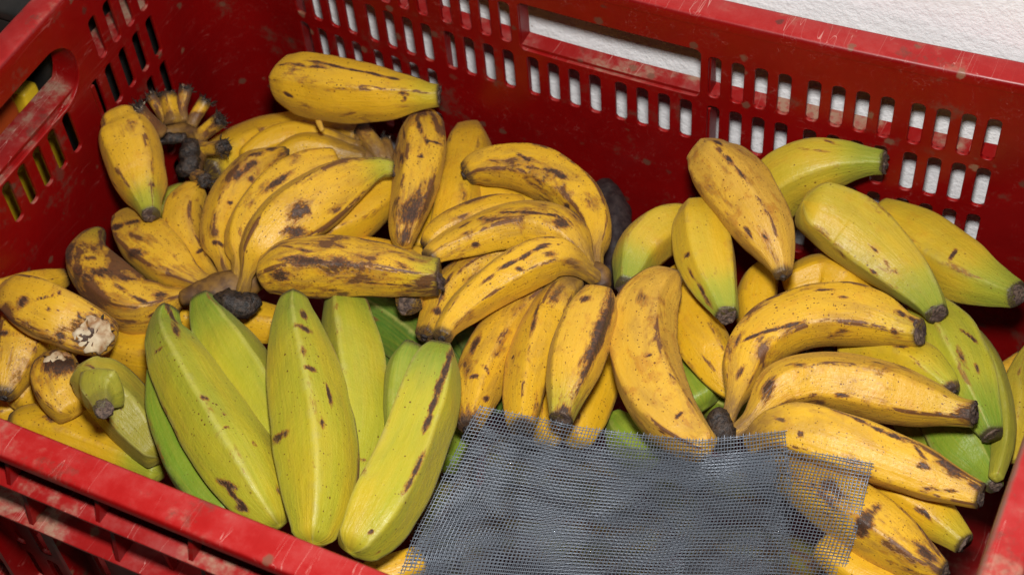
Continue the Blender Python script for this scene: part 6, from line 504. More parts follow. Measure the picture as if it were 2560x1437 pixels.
[[[23.22,-22.79,-2.27],[23.76,-22.65,-2.34],[24.31,-22.52,-2.39],[24.84,-22.37,-2.48],[25.33,-22.15,-2.7],[25.81,-21.9,-2.96],[26.31,-21.68,-3.19],[26.82,-21.48,-3.37],[27.34,-21.3,-3.5],[27.87,-21.13,-3.58],[28.41,-20.99,-3.62],[28.96,-20.88,-3.61],[29.53,-20.8,-3.54],[30.1,-20.72,-3.38],[30.66,-20.66,-3.12],[31.25,-20.65,-2.77],[31.86,-20.71,-2.29],[32.49,-20.87,-1.68],[33.11,-21.03,-1.07],[33.64,-20.96,-0.83],[34.1,-20.66,-0.97],[34.54,-20.35,-1.08],[35.02,-20.14,-1.03],[35.52,-19.99,-0.88],[36.01,-19.84,-0.73],[36.5,-19.67,-0.61]],[[22.97,-23.31,-2.55],[23.52,-23.14,-2.64],[24.07,-22.98,-2.72],[24.62,-22.81,-2.84],[25.13,-22.59,-3.04],[25.65,-22.35,-3.27],[26.17,-22.13,-3.47],[26.7,-21.92,-3.65],[27.24,-21.73,-3.78],[27.78,-21.55,-3.87],[28.34,-21.4,-3.91],[28.92,-21.27,-3.9],[29.5,-21.18,-3.84],[30.08,-21.08,-3.7],[30.67,-21.0,-3.46],[31.27,-20.96,-3.15],[31.88,-20.97,-2.75],[32.5,-21.04,-2.27],[33.12,-21.1,-1.8],[33.67,-21.02,-1.58],[34.17,-20.8,-1.59],[34.67,-20.55,-1.59],[35.18,-20.36,-1.49],[35.7,-20.23,-1.31],[36.23,-20.12,-1.1],[36.75,-19.99,-0.91]],[[22.74,-23.82,-2.84],[23.3,-23.64,-2.95],[23.86,-23.45,-3.06],[24.42,-23.25,-3.2],[24.96,-23.03,-3.39],[25.5,-22.8,-3.59],[26.04,-22.57,-3.78],[26.59,-22.36,-3.95],[27.15,-22.15,-4.08],[27.71,-21.96,-4.17],[28.29,-21.8,-4.22],[28.88,-21.65,-4.23],[29.48,-21.54,-4.18],[30.08,-21.42,-4.06],[30.67,-21.31,-3.86],[31.28,-21.24,-3.6],[31.89,-21.19,-3.29],[32.51,-21.17,-2.94],[33.12,-21.14,-2.61],[33.69,-21.05,-2.4],[34.24,-20.88,-2.31],[34.78,-20.69,-2.21],[35.32,-20.53,-2.06],[35.87,-20.42,-1.84],[36.43,-20.35,-1.55],[36.98,-20.26,-1.29]],[[22.6,-24.36,-3.16],[23.17,-24.16,-3.27],[23.74,-23.95,-3.4],[24.3,-23.73,-3.56],[24.86,-23.5,-3.74],[25.42,-23.26,-3.93],[25.98,-23.03,-4.12],[26.54,-22.8,-4.29],[27.11,-22.58,-4.42],[27.69,-22.38,-4.52],[28.28,-22.19,-4.58],[28.88,-22.03,-4.59],[29.49,-21.89,-4.57],[30.1,-21.75,-4.47],[30.71,-21.61,-4.31],[31.32,-21.5,-4.1],[31.93,-21.41,-3.86],[32.55,-21.33,-3.6],[33.16,-21.24,-3.35],[33.75,-21.12,-3.16],[34.32,-20.98,-3.02],[34.89,-20.81,-2.88],[35.46,-20.66,-2.7],[36.03,-20.55,-2.47],[36.61,-20.48,-2.17],[37.19,-20.4,-1.89]],[[22.47,-24.91,-3.43],[23.05,-24.7,-3.56],[23.63,-24.47,-3.7],[24.2,-24.23,-3.87],[24.77,-23.98,-4.06],[25.34,-23.73,-4.26],[25.91,-23.49,-4.45],[26.49,-23.25,-4.62],[27.07,-23.01,-4.76],[27.66,-22.79,-4.87],[28.26,-22.59,-4.94],[28.87,-22.41,-4.98],[29.49,-22.25,-4.97],[30.11,-22.08,-4.9],[30.73,-21.92,-4.78],[31.34,-21.77,-4.61],[31.96,-21.64,-4.43],[32.58,-21.51,-4.23],[33.2,-21.39,-4.04],[33.8,-21.25,-3.87],[34.4,-21.1,-3.72],[34.99,-20.93,-3.57],[35.57,-20.77,-3.4],[36.16,-20.63,-3.21],[36.75,-20.51,-2.99],[37.32,-20.36,-2.81]],[[22.37,-25.49,-3.67],[22.96,-25.26,-3.8],[23.54,-25.01,-3.97],[24.12,-24.75,-4.15],[24.7,-24.49,-4.36],[25.28,-24.22,-4.57],[25.86,-23.96,-4.77],[26.44,-23.7,-4.95],[27.04,-23.45,-5.11],[27.64,-23.21,-5.23],[28.25,-22.99,-5.32],[28.87,-22.78,-5.37],[29.49,-22.6,-5.39],[30.12,-22.41,-5.35],[30.74,-22.22,-5.25],[31.37,-22.04,-5.13],[32.0,-21.88,-4.99],[32.62,-21.73,-4.83],[33.25,-21.57,-4.68],[33.86,-21.41,-4.54],[34.48,-21.25,-4.41],[35.08,-21.07,-4.27],[35.68,-20.89,-4.13],[36.27,-20.71,-3.98],[36.87,-20.53,-3.85],[37.45,-20.33,-3.76]],[[22.3,-26.09,-3.86],[22.9,-25.84,-4.01],[23.49,-25.57,-4.19],[24.07,-25.29,-4.4],[24.65,-25.0,-4.63],[25.23,-24.72,-4.86],[25.82,-24.43,-5.08],[26.41,-24.15,-5.28],[27.01,-23.89,-5.45],[27.62,-23.63,-5.59],[28.24,-23.38,-5.7],[28.87,-23.16,-5.77],[29.5,-22.95,-5.81],[30.14,-22.74,-5.79],[30.77,-22.53,-5.73],[31.4,-22.33,-5.64],[32.04,-22.14,-5.54],[32.67,-21.95,-5.42],[33.31,-21.77,-5.3],[33.93,-21.59,-5.18],[34.56,-21.41,-5.07],[35.18,-21.21,-4.95],[35.79,-21.01,-4.84],[36.4,-20.8,-4.74],[37.0,-20.59,-4.66],[37.59,-20.34,-4.63]],[[22.26,-26.73,-3.98],[22.86,-26.46,-4.14],[23.45,-26.16,-4.36],[24.03,-25.85,-4.61],[24.61,-25.54,-4.88],[25.19,-25.22,-5.14],[25.78,-24.91,-5.38],[26.38,-24.61,-5.6],[26.99,-24.32,-5.8],[27.6,-24.05,-5.95],[28.23,-23.78,-6.08],[28.86,-23.54,-6.17],[29.51,-23.31,-6.23],[30.15,-23.08,-6.24],[30.79,-22.84,-6.2],[31.43,-22.62,-6.15],[32.08,-22.4,-6.07],[32.73,-22.2,-5.99],[33.37,-22.0,-5.89],[34.01,-21.8,-5.8],[34.65,-21.59,-5.71],[35.28,-21.38,-5.62],[35.91,-21.15,-5.54],[36.53,-20.92,-5.47],[37.14,-20.68,-5.42],[37.75,-20.42,-5.42]],[[22.25,-27.4,-4.01],[22.85,-27.11,-4.21],[23.42,-26.78,-4.48],[23.99,-26.43,-4.79],[24.56,-26.08,-5.1],[25.14,-25.74,-5.4],[25.73,-25.41,-5.67],[26.33,-25.09,-5.92],[26.94,-24.78,-6.14],[27.56,-24.48,-6.31],[28.19,-24.2,-6.46],[28.83,-23.93,-6.57],[29.48,-23.69,-6.65],[30.13,-23.44,-6.68],[30.78,-23.18,-6.67],[31.43,-22.94,-6.64],[32.08,-22.71,-6.59],[32.74,-22.48,-6.53],[33.39,-22.26,-6.46],[34.04,-22.04,-6.39],[34.69,-21.82,-6.33],[35.33,-21.59,-6.26],[35.97,-21.35,-6.2],[36.6,-21.1,-6.15],[37.23,-20.85,-6.13],[37.85,-20.57,-6.14]],[[22.29,-28.12,-3.93],[22.87,-27.8,-4.18],[23.42,-27.41,-4.55],[23.96,-27.02,-4.94],[24.52,-26.63,-5.31],[25.09,-26.26,-5.65],[25.68,-25.9,-5.96],[26.28,-25.56,-6.24],[26.89,-25.23,-6.47],[27.52,-24.92,-6.67],[28.15,-24.62,-6.83],[28.8,-24.34,-6.96],[29.45,-24.07,-7.06],[30.11,-23.8,-7.11],[30.77,-23.53,-7.12],[31.42,-23.27,-7.12],[32.09,-23.03,-7.09],[32.75,-22.78,-7.05],[33.41,-22.55,-7.01],[34.07,-22.31,-6.96],[34.73,-22.08,-6.92],[35.38,-21.83,-6.87],[36.03,-21.58,-6.83],[36.68,-21.32,-6.8],[37.32,-21.05,-6.8],[37.95,-20.76,-6.82]],[[22.35,-28.88,-3.76],[22.91,-28.51,-4.08],[23.42,-28.06,-4.58],[23.93,-27.61,-5.08],[24.47,-27.18,-5.52],[25.04,-26.78,-5.92],[25.62,-26.4,-6.26],[26.22,-26.04,-6.56],[26.84,-25.69,-6.81],[27.47,-25.36,-7.03],[28.11,-25.04,-7.21],[28.77,-24.74,-7.35],[29.43,-24.46,-7.46],[30.09,-24.18,-7.53],[30.76,-23.89,-7.57],[31.42,-23.62,-7.58],[32.09,-23.36,-7.58],[32.77,-23.1,-7.56],[33.44,-22.85,-7.53],[34.11,-22.6,-7.5],[34.78,-22.35,-7.47],[35.44,-22.09,-7.44],[36.1,-21.83,-7.42],[36.76,-21.55,-7.41],[37.41,-21.27,-7.42],[38.06,-20.98,-7.45]],[[22.48,-29.58,-3.71],[23.02,-29.18,-4.09],[23.49,-28.67,-4.69],[23.97,-28.17,-5.29],[24.5,-27.71,-5.8],[25.05,-27.28,-6.22],[25.64,-26.88,-6.59],[26.24,-26.5,-6.91],[26.86,-26.14,-7.18],[27.49,-25.79,-7.4],[28.13,-25.46,-7.59],[28.79,-25.15,-7.75],[29.45,-24.85,-7.88],[30.12,-24.55,-7.96],[30.79,-24.26,-8.01],[31.46,-23.97,-8.04],[32.14,-23.7,-8.05],[32.82,-23.43,-8.05],[33.5,-23.16,-8.04],[34.17,-22.9,-8.03],[34.85,-22.64,-8.01],[35.52,-22.37,-7.99],[36.19,-22.1,-7.98],[36.86,-21.82,-7.99],[37.52,-21.53,-8.0],[38.18,-21.23,-8.04]],[[22.5,-30.12,-3.98],[23.04,-29.7,-4.39],[23.51,-29.18,-5.01],[23.99,-28.67,-5.62],[24.51,-28.2,-6.13],[25.07,-27.76,-6.57],[25.66,-27.35,-6.94],[26.26,-26.96,-7.27],[26.88,-26.58,-7.54],[27.52,-26.23,-7.78],[28.17,-25.88,-7.98],[28.82,-25.56,-8.15],[29.49,-25.24,-8.28],[30.16,-24.94,-8.38],[30.84,-24.63,-8.44],[31.52,-24.33,-8.48],[32.2,-24.05,-8.51],[32.88,-23.77,-8.52],[33.57,-23.49,-8.52],[34.25,-23.22,-8.52],[34.93,-22.95,-8.52],[35.61,-22.67,-8.51],[36.29,-22.39,-8.52],[36.96,-22.1,-8.53],[37.63,-21.81,-8.55],[38.3,-21.51,-8.59]],[[22.41,-30.51,-4.59],[22.96,-30.1,-4.97],[23.46,-29.61,-5.52],[23.98,-29.12,-6.06],[24.52,-28.66,-6.53],[25.09,-28.23,-6.95],[25.68,-27.81,-7.31],[26.29,-27.41,-7.64],[26.91,-27.03,-7.92],[27.55,-26.66,-8.16],[28.2,-26.31,-8.36],[28.87,-25.97,-8.54],[29.54,-25.64,-8.68],[30.21,-25.33,-8.78],[30.89,-25.01,-8.86],[31.57,-24.71,-8.91],[32.26,-24.41,-8.95],[32.95,-24.12,-8.97],[33.64,-23.84,-8.98],[34.33,-23.55,-8.99],[35.02,-23.27,-9.0],[35.71,-22.99,-9.0],[36.39,-22.7,-9.01],[37.07,-22.41,-9.03],[37.75,-22.11,-9.06],[38.43,-21.8,-9.1]],[[22.33,-30.81,-5.4],[22.91,-30.43,-5.7],[23.46,-29.99,-6.12],[24.01,-29.54,-6.56],[24.58,-29.1,-6.97],[25.16,-28.67,-7.36],[25.75,-28.25,-7.71],[26.37,-27.85,-8.02],[26.99,-27.46,-8.3],[27.63,-27.09,-8.54],[28.29,-26.72,-8.75],[28.95,-26.38,-8.93],[29.62,-26.04,-9.07],[30.3,-25.72,-9.18],[30.98,-25.39,-9.27],[31.67,-25.08,-9.33],[32.36,-24.78,-9.37],[33.05,-24.48,-9.4],[33.74,-24.19,-9.42],[34.44,-23.9,-9.44],[35.13,-23.61,-9.45],[35.82,-23.32,-9.46],[36.51,-23.03,-9.48],[37.2,-22.73,-9.5],[37.88,-22.43,-9.54],[38.57,-22.12,-9.58]],[[22.26,-31.15,-6.16],[22.88,-30.79,-6.38],[23.47,-30.38,-6.7],[24.05,-29.96,-7.06],[24.63,-29.54,-7.42],[25.22,-29.11,-7.77],[25.83,-28.7,-8.11],[26.45,-28.29,-8.41],[27.08,-27.9,-8.68],[27.72,-27.52,-8.92],[28.37,-27.15,-9.13],[29.04,-26.79,-9.31],[29.71,-26.45,-9.45],[30.39,-26.11,-9.57],[31.07,-25.79,-9.66],[31.76,-25.47,-9.72],[32.46,-25.16,-9.77],[33.15,-24.86,-9.81],[33.85,-24.56,-9.84],[34.55,-24.26,-9.86],[35.24,-23.97,-9.87],[35.94,-23.67,-9.89],[36.63,-23.38,-9.91],[37.33,-23.07,-9.94],[38.02,-22.77,-9.97],[38.7,-22.46,-10.02]],[[22.25,-31.54,-6.79],[22.89,-31.19,-6.96],[23.5,-30.81,-7.22],[24.1,-30.4,-7.53],[24.69,-29.98,-7.85],[25.29,-29.56,-8.18],[25.91,-29.15,-8.5],[26.53,-28.74,-8.79],[27.16,-28.34,-9.06],[27.81,-27.95,-9.29],[28.46,-27.57,-9.5],[29.13,-27.21,-9.67],[29.8,-26.86,-9.82],[30.49,-26.52,-9.94],[31.17,-26.19,-10.03],[31.87,-25.86,-10.1],[32.56,-25.55,-10.15],[33.26,-25.24,-10.19],[33.96,-24.94,-10.22],[34.66,-24.64,-10.25],[35.37,-24.34,-10.27],[36.06,-24.04,-10.29],[36.76,-23.74,-10.31],[37.46,-23.44,-10.34],[38.15,-23.13,-10.38],[38.85,-22.82,-10.43]],[[22.28,-31.99,-7.28],[22.93,-31.64,-7.43],[23.55,-31.26,-7.67],[24.16,-30.86,-7.95],[24.77,-30.44,-8.25],[25.37,-30.02,-8.57],[25.99,-29.6,-8.87],[26.61,-29.19,-9.16],[27.25,-28.78,-9.42],[27.9,-28.39,-9.65],[28.56,-28.01,-9.86],[29.22,-27.64,-10.03],[29.9,-27.28,-10.17],[30.59,-26.93,-10.29],[31.28,-26.6,-10.38],[31.97,-26.27,-10.46],[32.68,-25.95,-10.51],[33.38,-25.64,-10.55],[34.08,-25.33,-10.58],[34.79,-25.03,-10.61],[35.49,-24.73,-10.63],[36.19,-24.43,-10.65],[36.9,-24.12,-10.68],[37.6,-23.82,-10.71],[38.3,-23.51,-10.75],[39.0,-23.19,-10.8]]]]

def crom(P, n):
    P = np.array(P, dtype=float); mm = len(P); Q = np.vstack([2*P[0]-P[1], P, 2*P[-1]-P[-2]])
    d = np.r_[0, np.cumsum(np.linalg.norm(np.diff(P[:, :3], axis=0), axis=1))]; out = []
    for v in np.linspace(0, d[-1], n):
        k = min(int(np.searchsorted(d, v, side='right'))-1, mm-2); t = (v-d[k])/(d[k+1]-d[k]); a, b, c, e = Q[k:k+4]
        out.append(.5*((2*b)+(-a+c)*t+(2*a-5*b+4*c-e)*t*t+(-a+3*b-3*c+e)*t**3))
    return np.array(out)
def frames(P):
    T = np.gradient(P, axis=0); T /= np.linalg.norm(T, axis=1)[:, None]
    u = np.cross(T[0], (.3, .2, 1.)); u /= np.linalg.norm(u); U = []
    for t in T:
        u = u-t*np.dot(u, t); u /= np.linalg.norm(u); U.append(u)
    U = np.array(U); return T, U, np.cross(T, U)
def sstep(x, a, b): t = np.clip((x-a)/(b-a), 0, 1); return t*t*(3-2*t)
def tube(d, seed):
    id_, hand, ends, g, ge, br, sp, pts, marks, lbl = d
    rnd = random.Random(seed); pts = np.array(pts); L = np.linalg.norm(np.diff(pts[:, :3], axis=0), axis=1).sum(); rmax = pts[:, 3].max()
    fine = len(marks) > 0
    nr = int(np.clip(L/(.15 if fine else .22), 14, 96)); na = int(np.clip(rmax*2*math.pi/(.135 if fine else .2), 16, 72))
    R = crom(pts, nr); P = R[:, :3]; rad = np.maximum(R[:, 3], .05); T, U, W = frames(P)
    s = np.r_[0, np.cumsum(np.linalg.norm(np.diff(P, axis=0), axis=1))]
    # rounded caps
    def cap(end, e):
        k = 0 if e == 0 else -1; dirv = -T[0] if e == 0 else T[-1]; r = rad[k]
        ln = {'blunt': .62, 'hide': .5, 'tip': .25}.get(end, 0.)*r; res = []
        if ln == 0: return res
        for q in (.35, .6, .8, .93, 1.):
            res.append((P[k]+dirv*ln*q, r*math.sqrt(max(1-q*q, .0)) if end != 'tip' else r*(1-q*q*.9), s[k]+(-1 if e == 0 else 1)*ln*q))
        return res
    c0 = cap(ends[0], 0)[::-1]; c1 = cap(ends[1], 1)
    P = np.vstack([*[c[0][None] for c in c0], P, *[c[0][None] for c in c1]]); rad = np.r_[[c[1] for c in c0], rad, [c[1] for c in c1]]; s = np.r_[[c[2] for c in c0], s, [c[2] for c in c1]]
    U = np.vstack([np.repeat(U[:1], len(c0), 0), U, np.repeat(U[-1:], len(c1), 0)]); W = np.vstack([np.repeat(W[:1], len(c0), 0), W, np.repeat(W[-1:], len(c1), 0)]); T = np.vstack([np.repeat(T[:1], len(c0), 0), T, np.repeat(T[-1:], len(c1), 0)])
    n = len(P); th = np.arange(na)*2*math.pi/na
    nrg = rnd.choice((4, 4, 5)); ph = rnd.uniform(0, 6.28)
    cen = [ph+6.283*i/nrg+rnd.uniform(-.22, .22) for i in range(nrg)]
    dist = np.min([np.abs((th-c+math.pi) % (2*math.pi)-math.pi) for c in cen], axis=0); half = math.pi/nrg
    ridge = np.clip(1-dist/half, 0, 1); cs = np.sort(np.mod(cen, 2*math.pi)); cs = np.r_[cs[-1]-2*math.pi, cs, cs[0]+2*math.pi]
    ki = np.searchsorted(cs, th, side='right')-1; hw = (cs[ki+1]-cs[ki])/2; ph_ = th-(cs[ki+1]+cs[ki])/2
    poly = np.cos(hw)/np.cos(ph_); poly = poly/poly.mean(); prof = poly-1
    kpoly = (.68+.5*min(max(g, 0), .6)) if nrg == 5 else (.47+.30*min(max(g, 0), .6))
    if g <= -5: prof = prof*.3
    tw = rnd.uniform(-.25, .25); V = []; BC = []; RG = []
    big = rmax > .7 and g > -5
    for i in range(n):
        a = th+tw*s[i]/max(L, 1)
        env = sstep(rad[i], .1*rmax, .6*rmax); rr = rad[i]*(1+kpoly*prof*(.6+.4*env))
        ct, st = np.cos(a), np.sin(a); p = P[i]+np.outer(ct*rr, U[i])+np.outer(st*rr, W[i]); V.append(p)
        BC.append(np.c_[ct*rmax, st*rmax, np.full(na, s[i])]); RG.append(ridge)
    V = np.vstack(V); BC = np.vstack(BC); RG = np.hstack(RG); S = np.repeat(s, na)
    # hand-felt dents and lumps
    sd = seed*3.17; nrm = V-np.repeat(P, na, 0); nl = np.linalg.norm(nrm, axis=1)+1e-9; nrm = nrm/nl[:, None]
    q = V*.55+sd; dsp = np.array([mn.noise(Vector(v)) for v in q])*.05*rmax
    if g <= -5: dsp = np.array([mn.noise(Vector(v*2.6)) for v in q])*(.34 if g in (-8, -7) else .13)*rmax
    if g in (-8, -7): dsp = dsp+np.array([mn.noise(Vector(v*8.)) for v in q])*.22*rmax
    V = V+nrm*dsp[:, None]
    F = [(i*na+j, i*na+(j+1) % na, (i+1)*na+(j+1) % na, (i+1)*na+j) for i in range(n-1) for j in range(na)]
    F.append(tuple(range(na-1, -1, -1))); F.append(tuple((n-1)*na+j for j in range(na)))
    gl = np.zeros(len(V))
    if ge[0]: gl = np.maximum(gl, ge[0]*(1-sstep(S, .25, 1.2+L*.24)))
    if ge[1]: gl = np.maximum(gl, ge[1]*(1-sstep(L-S, .25, 1.0+L*.18)))
    td = np.zeros(len(V)); nk = np.zeros(len(V))
    for e, sx in ((0, S), (1, L-S)):
        if ends[e] == 'cut': td = np.maximum(td, 1-sstep(sx, .0, .22))
        if ends[e] == 'tip': td = np.maximum(td, 1-sstep(sx, .05, .4))
        if ends[e] == 'fray': td = np.maximum(td, 1-sstep(sx, .08, .55))
        if ends[e] == 'neck' and hand != 'H0': nk = np.maximum(nk, 1-sstep(sx, .5, 2.9))
        if ends[e] == 'neck' and hand == 'H0': nk = np.maximum(nk, .9*(1-sstep(sx, .1, .8)))
    mk = np.zeros(len(V))
    for (px, py, pz, dx, dy, dz, ln, wd, st) in marks:
        D = V-np.array((px, py, pz)); dv = np.array((dx, dy, dz)); dn = np.sum(D*nrm, axis=1); D = D-nrm*dn[:, None]; al = D@dv; pe = np.linalg.norm(D-np.outer(al, dv), axis=1)+np.clip(np.abs(dn)-.45*rmax, 0, 9)*3
        qq = np.sqrt((al/(ln*.88))**2+(pe/max(wd*.74, .085))**2); mk = np.maximum(mk, (st*.86+(.16 if wd < .2 else .02))*np.clip(1.06-.52*qq, 0, 1.))
    return V, F, dict(bc=('FLOAT_VECTOR', BC), gl=('FLOAT', gl), mark=('FLOAT', mk), ridge=('FLOAT', RG), tipd=('FLOAT', td), neck=('FLOAT', nk)), (P, T, U, W, rad, len(c0), n-len(c1)-1)
def blob(c, ax, r, h, seed, rough=.25, seg=14, rings=5, dome=.5):
    """an uneven round plug: centre c, axis ax, radius r, thickness h"""
    ax = np.array(ax); u = np.cross(ax, (.2, .3, 1.)); u /= np.linalg.norm(u); v = np.cross(ax, u); V = []; F = []
    prof = [(0.7, -h), (1.0, -h*.6), (1.04, 0.), (.93, h*dome*.7), (.66, h*dome), (.36, h*dome*.8)]
    for k, (rr, hh) in enumerate(prof):
        for j in range(seg):
            a = 6.283*j/seg; p = c+ax*hh+(u*math.cos(a)+v*math.sin(a))*rr*r
            nz = mn.noise(Vector(p*3.1+seed)); p = p+(u*math.cos(a)+v*math.sin(a))*nz*rough*r*.6+ax*mn.noise(Vector(p*5.+seed+9))*rough*r*.7; V.append(p)
    for k in range(len(prof)-1):
        for j in range(seg): F.append((k*seg+j, k*seg+(j+1) % seg, (k+1)*seg+(j+1) % seg, (k+1)*seg+j))
    V.append(np.mean(V[-seg:], axis=0)); c_ = len(V)-1; k = len(prof)-1
    for j in range(seg): F.append((k*seg+j, k*seg+(j+1) % seg, c_))
    F.append(tuple(range(seg-1, -1, -1))); return V, F
def spikes(c, ax, r, num, ln, seed, wd=.035):
    rnd = random.Random(seed); ax = np.array(ax); u = np.cross(ax, (.2, .3, 1.)); u /= np.linalg.norm(u); v = np.cross(ax, u); V = []; F = []
    for i in range(num):
        a = rnd.uniform(0, 6.28); q = r*math.sqrt(rnd.uniform(.15, 1.)); o = c+(u*math.cos(a)+v*math.sin(a))*q-ax*.1
        d = ax*rnd.uniform(.3, 1)+(u*math.cos(a)+v*math.sin(a))*rnd.uniform(-.1, .9)+np.array([rnd.uniform(-.5, .5) for _ in range(3)]); d /= np.linalg.norm(d)
        l = ln*rnd.uniform(.4, 1.); s1 = np.cross(d, (.5, .1, .8)); s1 /= np.linalg.norm(s1); s2 = np.cross(d, s1); w_ = wd*rnd.uniform(.6, 1.6); k = len(V); mid = o+d*l*.5+s1*rnd.uniform(-.12, .12)
        for cc, ww in ((o, w_), (mid, w_*.8)):
            for x_, y_ in ((1, 0), (-.5, .87), (-.5, -.87)): V.append(cc+s1*x_*ww+s2*y_*ww)
        V.append(mid+(d+s2*rnd.uniform(-.7, .7))*l*.5)
        for j in range(3): F.append((k+j, k+(j+1) % 3, k+3+(j+1) % 3, k+3+j)); F.append((k+3+j, k+3+(j+1) % 3, k+6))
    return V, F

HANDS = {'H0': ('banana_stalk', 'empty cut banana stalk with short yellow stubs and black core in left back corner', 'banana stalk'),
 'H1': ('banana_bunch', 'spotted ripe banana bunch fanned round a brown crown at left centre', 'banana bunch'),
 'H2': ('banana_bunch', 'smooth yellow banana bunch at the back wall with two frayed broken stalks', 'banana bunch'),
 'H3': ('banana_bunch', 'freckled yellow banana bunch in the centre, its crown on the right against the blackened banana', 'banana bunch'),
 'H4': ('banana_bunch', 'yellow banana bunch at right with a black crown, partly under the wire mesh', 'banana bunch'),
 'H5': ('banana_bunch', 'yellow green unripe banana bunch standing at the front rim of the crate', 'banana bunch')}
hand_obj = {}; loose = {}
ORDER = {'c1': 'H1', 'c2': 'H2', 'c3': 'H3', 'c4': 'H4', 'c0': 'H0', 'ay': 'H5'}
for d in BANANAS:
    if d[0] in ORDER:
        c = np.mean(np.array(d[7])[:, :3], axis=0)
        nm, lb, ct = HANDS[ORDER[d[0]]]; hand_obj[ORDER[d[0]]] = tag(empty(nm, c), lb, ct)
GROUPS = {'yellow'}
for si, d in enumerate(sorted(BANANAS, key=lambda q: q[1] in ('as_', 'B1'))):
    id_, hand, ends, g, ge, br, sp, pts, marks, lbl = d
    V, F, at, (P, T, U, W, rad, i0, i1) = tube(d, si+1)
    mat = {-9: BLACKP, -8: BARK, -7: BARK, -6: CROWNY, -5: CROWNY}.get(g, PEEL) if g <= -5 else PEEL
    par = hand_obj.get(hand) or loose.get(hand)
    kid = ends[0] in ('cut', 'fray', 'broken', 'tip') or ends[1] in ('cut', 'fray', 'broken', 'tip')
    isstub = id_[0] == 's' and id_[1:].isdigit()
    name = 'banana' if g > -5 or g == -9 else 'crown'
    if isstub: name = 'stub'; br = .25; sp = .9
    if id_ == 'st': name = 'stem'
    if id_ == 'curl': name = 'peel_flap'
    if par is None:
        root = empty('banana', P[len(P)//2]); loose[id_] = root; tag(root, lbl, 'banana')
        body = link('peel', V, F, mat, root, attrs=at); capp = root
    else:
        body = link(name, V, F, mat, par, attrs=at); capp = body
        if id_ == 'st': capp = body
    body['seed'] = float(si*7.3 % 41); body['green'] = float(max(g, 0)); body['tan'] = float(br); body['spots'] = float(sp*1.3+(.1 if g < .2 else 0.))
    for n_, (fx, fy, fz, dx, dy, dz, fr) in enumerate(WOUNDS.get(id_, ())):
        c = np.array((fx, fy, fz)); ax = np.array((dx, dy, dz))
        v, f = blob(c-ax*.22, ax, fr, .3, si+n_, .45, 28, dome=.5); link('flesh', v, f, FLESH, capp)
        v, f = spikes(c-ax*.25, ax, fr*1.05, 8, .4, si+n_, .07); tag(link('torn_peel', v, f, BARK, capp), kind='stuff')
    for e in (0, 1):
        k = i0 if e == 0 else i1; ax = -T[k] if e == 0 else T[k]; c = P[k]; r = rad[k]
        if ends[e] == 'cut':
            rq = random.Random(si*3+e); ax = ax+np.array([rq.uniform(-.3, .3) for _ in range(3)]); ax /= np.linalg.norm(ax)
            v, f = blob(c+ax*.01, ax, r*rq.uniform(.84, 1.), rq.uniform(.05, .15), si, rq.uniform(.25, .6), 18); link('stem_cut', v, f, CUT, capp)
        elif ends[e] == 'tip':
            v, f = blob(c+ax*r*.28, ax, r*.42, .16, si, .7, 10); link('blossom_tip', v, f, BARK, capp)
        elif ends[e] == 'fray':
            v, f = blob(c, ax, r*.95, .16, si, .7, 12); link('dark_end', v, f, BARK, capp)
            v, f = spikes(c, ax, r*1.05, 22, .6, si, .045); tag(link('dry_fibres', v, f, BARK, capp), kind='stuff')
            if id_ in ('s01', 's02', 's10', 's11', 's00', 's03'):
                v, f = spikes(c, ax, r*.7, 16, .5, si+50, .04); tag(link('pale_fibres', v, f, FIBRE, capp), kind='stuff')
        elif ends[e] == 'broken':
            v, f = blob(c+ax*.05, ax, r*.80, .45, si, .55, 24, dome=.9); link('flesh', v, f, FLESH, capp)
            v, f = spikes(c-ax*.05, ax, r*1.0, 10, .7, si, .10); tag(link('torn_peel', v, f, FIBRE, capp), kind='stuff')

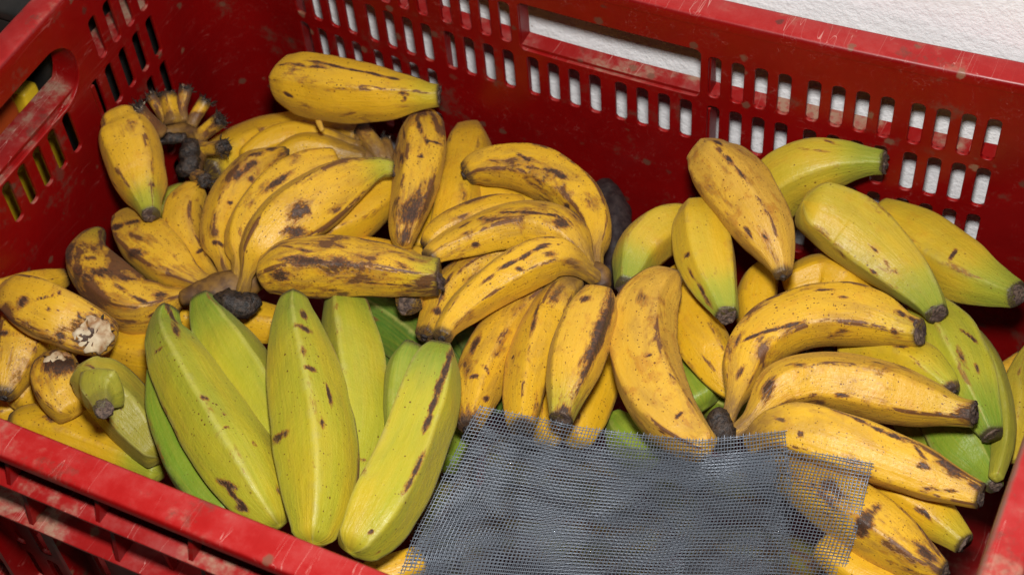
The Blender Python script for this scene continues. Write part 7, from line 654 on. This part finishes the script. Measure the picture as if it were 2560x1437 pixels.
# ------------------------------------------------------------------ wire mesh, folded double over the fruit
def bil(G, u, v):
    G = np.array(G); nv, nu = G.shape[:2]; x = u*(nu-1); y = v*(nv-1); i = np.minimum(x.astype(int), nu-2); j = np.minimum(y.astype(int), nv-2); fx = (x-i); fy = (y-j)
    fx = fx[..., None]; fy = fy[..., None]
    def cub(a, b, c, d, t): return .5*((2*b)+(-a+c)*t+(2*a-5*b+4*c-d)*t*t+(-a+3*b-3*c+d)*t**3)
    Gp = np.pad(G, ((1, 1), (1, 1), (0, 0)), mode='edge'); rows = []
    for dj in range(4):
        rows.append(cub(*[Gp[j+dj, i+di] for di in range(4)], fx))
    return cub(*rows, fy)
def weave(G, nu, nv, r, amp, seed, loose_ends=.9):
    rnd = random.Random(seed); V = []; F = []
    uu = np.linspace(0, 1, nu); vv = np.linspace(0, 1, nv)
    Ug, Vg = np.meshgrid(uu, vv); jit = np.array([[mn.noise(Vector((a*9, b*9, seed))) for a in uu] for b in vv])
    Pt = bil(G, Ug+0*Vg, Vg); e = .002
    nrm = np.cross(bil(G, np.clip(Ug+e, 0, 1), Vg)-bil(G, np.clip(Ug-e, 0, 1), Vg), bil(G, Ug, np.clip(Vg+e, 0, 1))-bil(G, Ug, np.clip(Vg-e, 0, 1)))
    nrm /= np.linalg.norm(nrm, axis=2)[..., None]+1e-12; nrm *= np.where(nrm[..., 2:3] < 0, -1, 1)
    und = np.array([[mn.noise(Vector((a*3.2+seed*.1, b*2.2, .3))) for a in uu] for b in vv]); Pt = Pt+nrm*(jit*.04+und*.12)[..., None]
    ii, jj = np.meshgrid(np.arange(nu), np.arange(nv)); sgn = np.where((ii+jj) % 2 == 0, 1., -1.)
    for kind in (0, 1):
        A = Pt+nrm*(sgn*amp*(1 if kind == 0 else -1))[..., None]
        lines = A if kind == 0 else np.swapaxes(A, 0, 1); NN = nrm if kind == 0 else np.swapaxes(nrm, 0, 1)
        for ln, nn in zip(lines, NN):
            T = np.gradient(ln, axis=0); T /= np.linalg.norm(T, axis=1)[:, None]+1e-12
            st = ln[0]-T[0]*rnd.uniform(.02, .14); en = ln[-1]+T[-1]*rnd.uniform(.02, .14)
            ln = np.vstack([st, ln, en]); T = np.vstack([T[0], T, T[-1]]); nn = np.vstack([nn[0], nn, nn[-1]])
            B2 = np.cross(T, nn); k = len(V)//1
            for p, n_, b_ in zip(ln, nn, B2):
                for x_, y_ in ((1, 0), (0, 1), (-1, 0), (0, -1)): V.append(p+n_*x_*r+b_*y_*r)
            for i in range(len(ln)-1):
                a = k+i*4
                for q in range(4): F.append((a+q, a+(q+1) % 4, a+4+(q+1) % 4, a+4+q))
    return V, F
mesh_root = empty('wire_mesh', SHEETS[0][6][12]); tag(mesh_root, 'folded piece of fine grey wire mesh lying on the bananas at the front', 'wire mesh')
v, f = weave(SHEETS[1], 112, 58, .0200, .02, 5); o = link('lower_layer', v, f, WIRE, mesh_root); o['kind'] = 'stuff'
v, f = weave(SHEETS[2], 98, 62, .0205, .02, 6); o = link('middle_layer', v, f, WIRE, mesh_root); o['kind'] = 'stuff'
v, f = weave(SHEETS[0], 98, 66, .0200, .02, 8); o = link('upper_layer', v, f, WIRE, mesh_root); o['kind'] = 'stuff'
for o in bpy.data.objects:
    if '_w' in o: del o['_w']
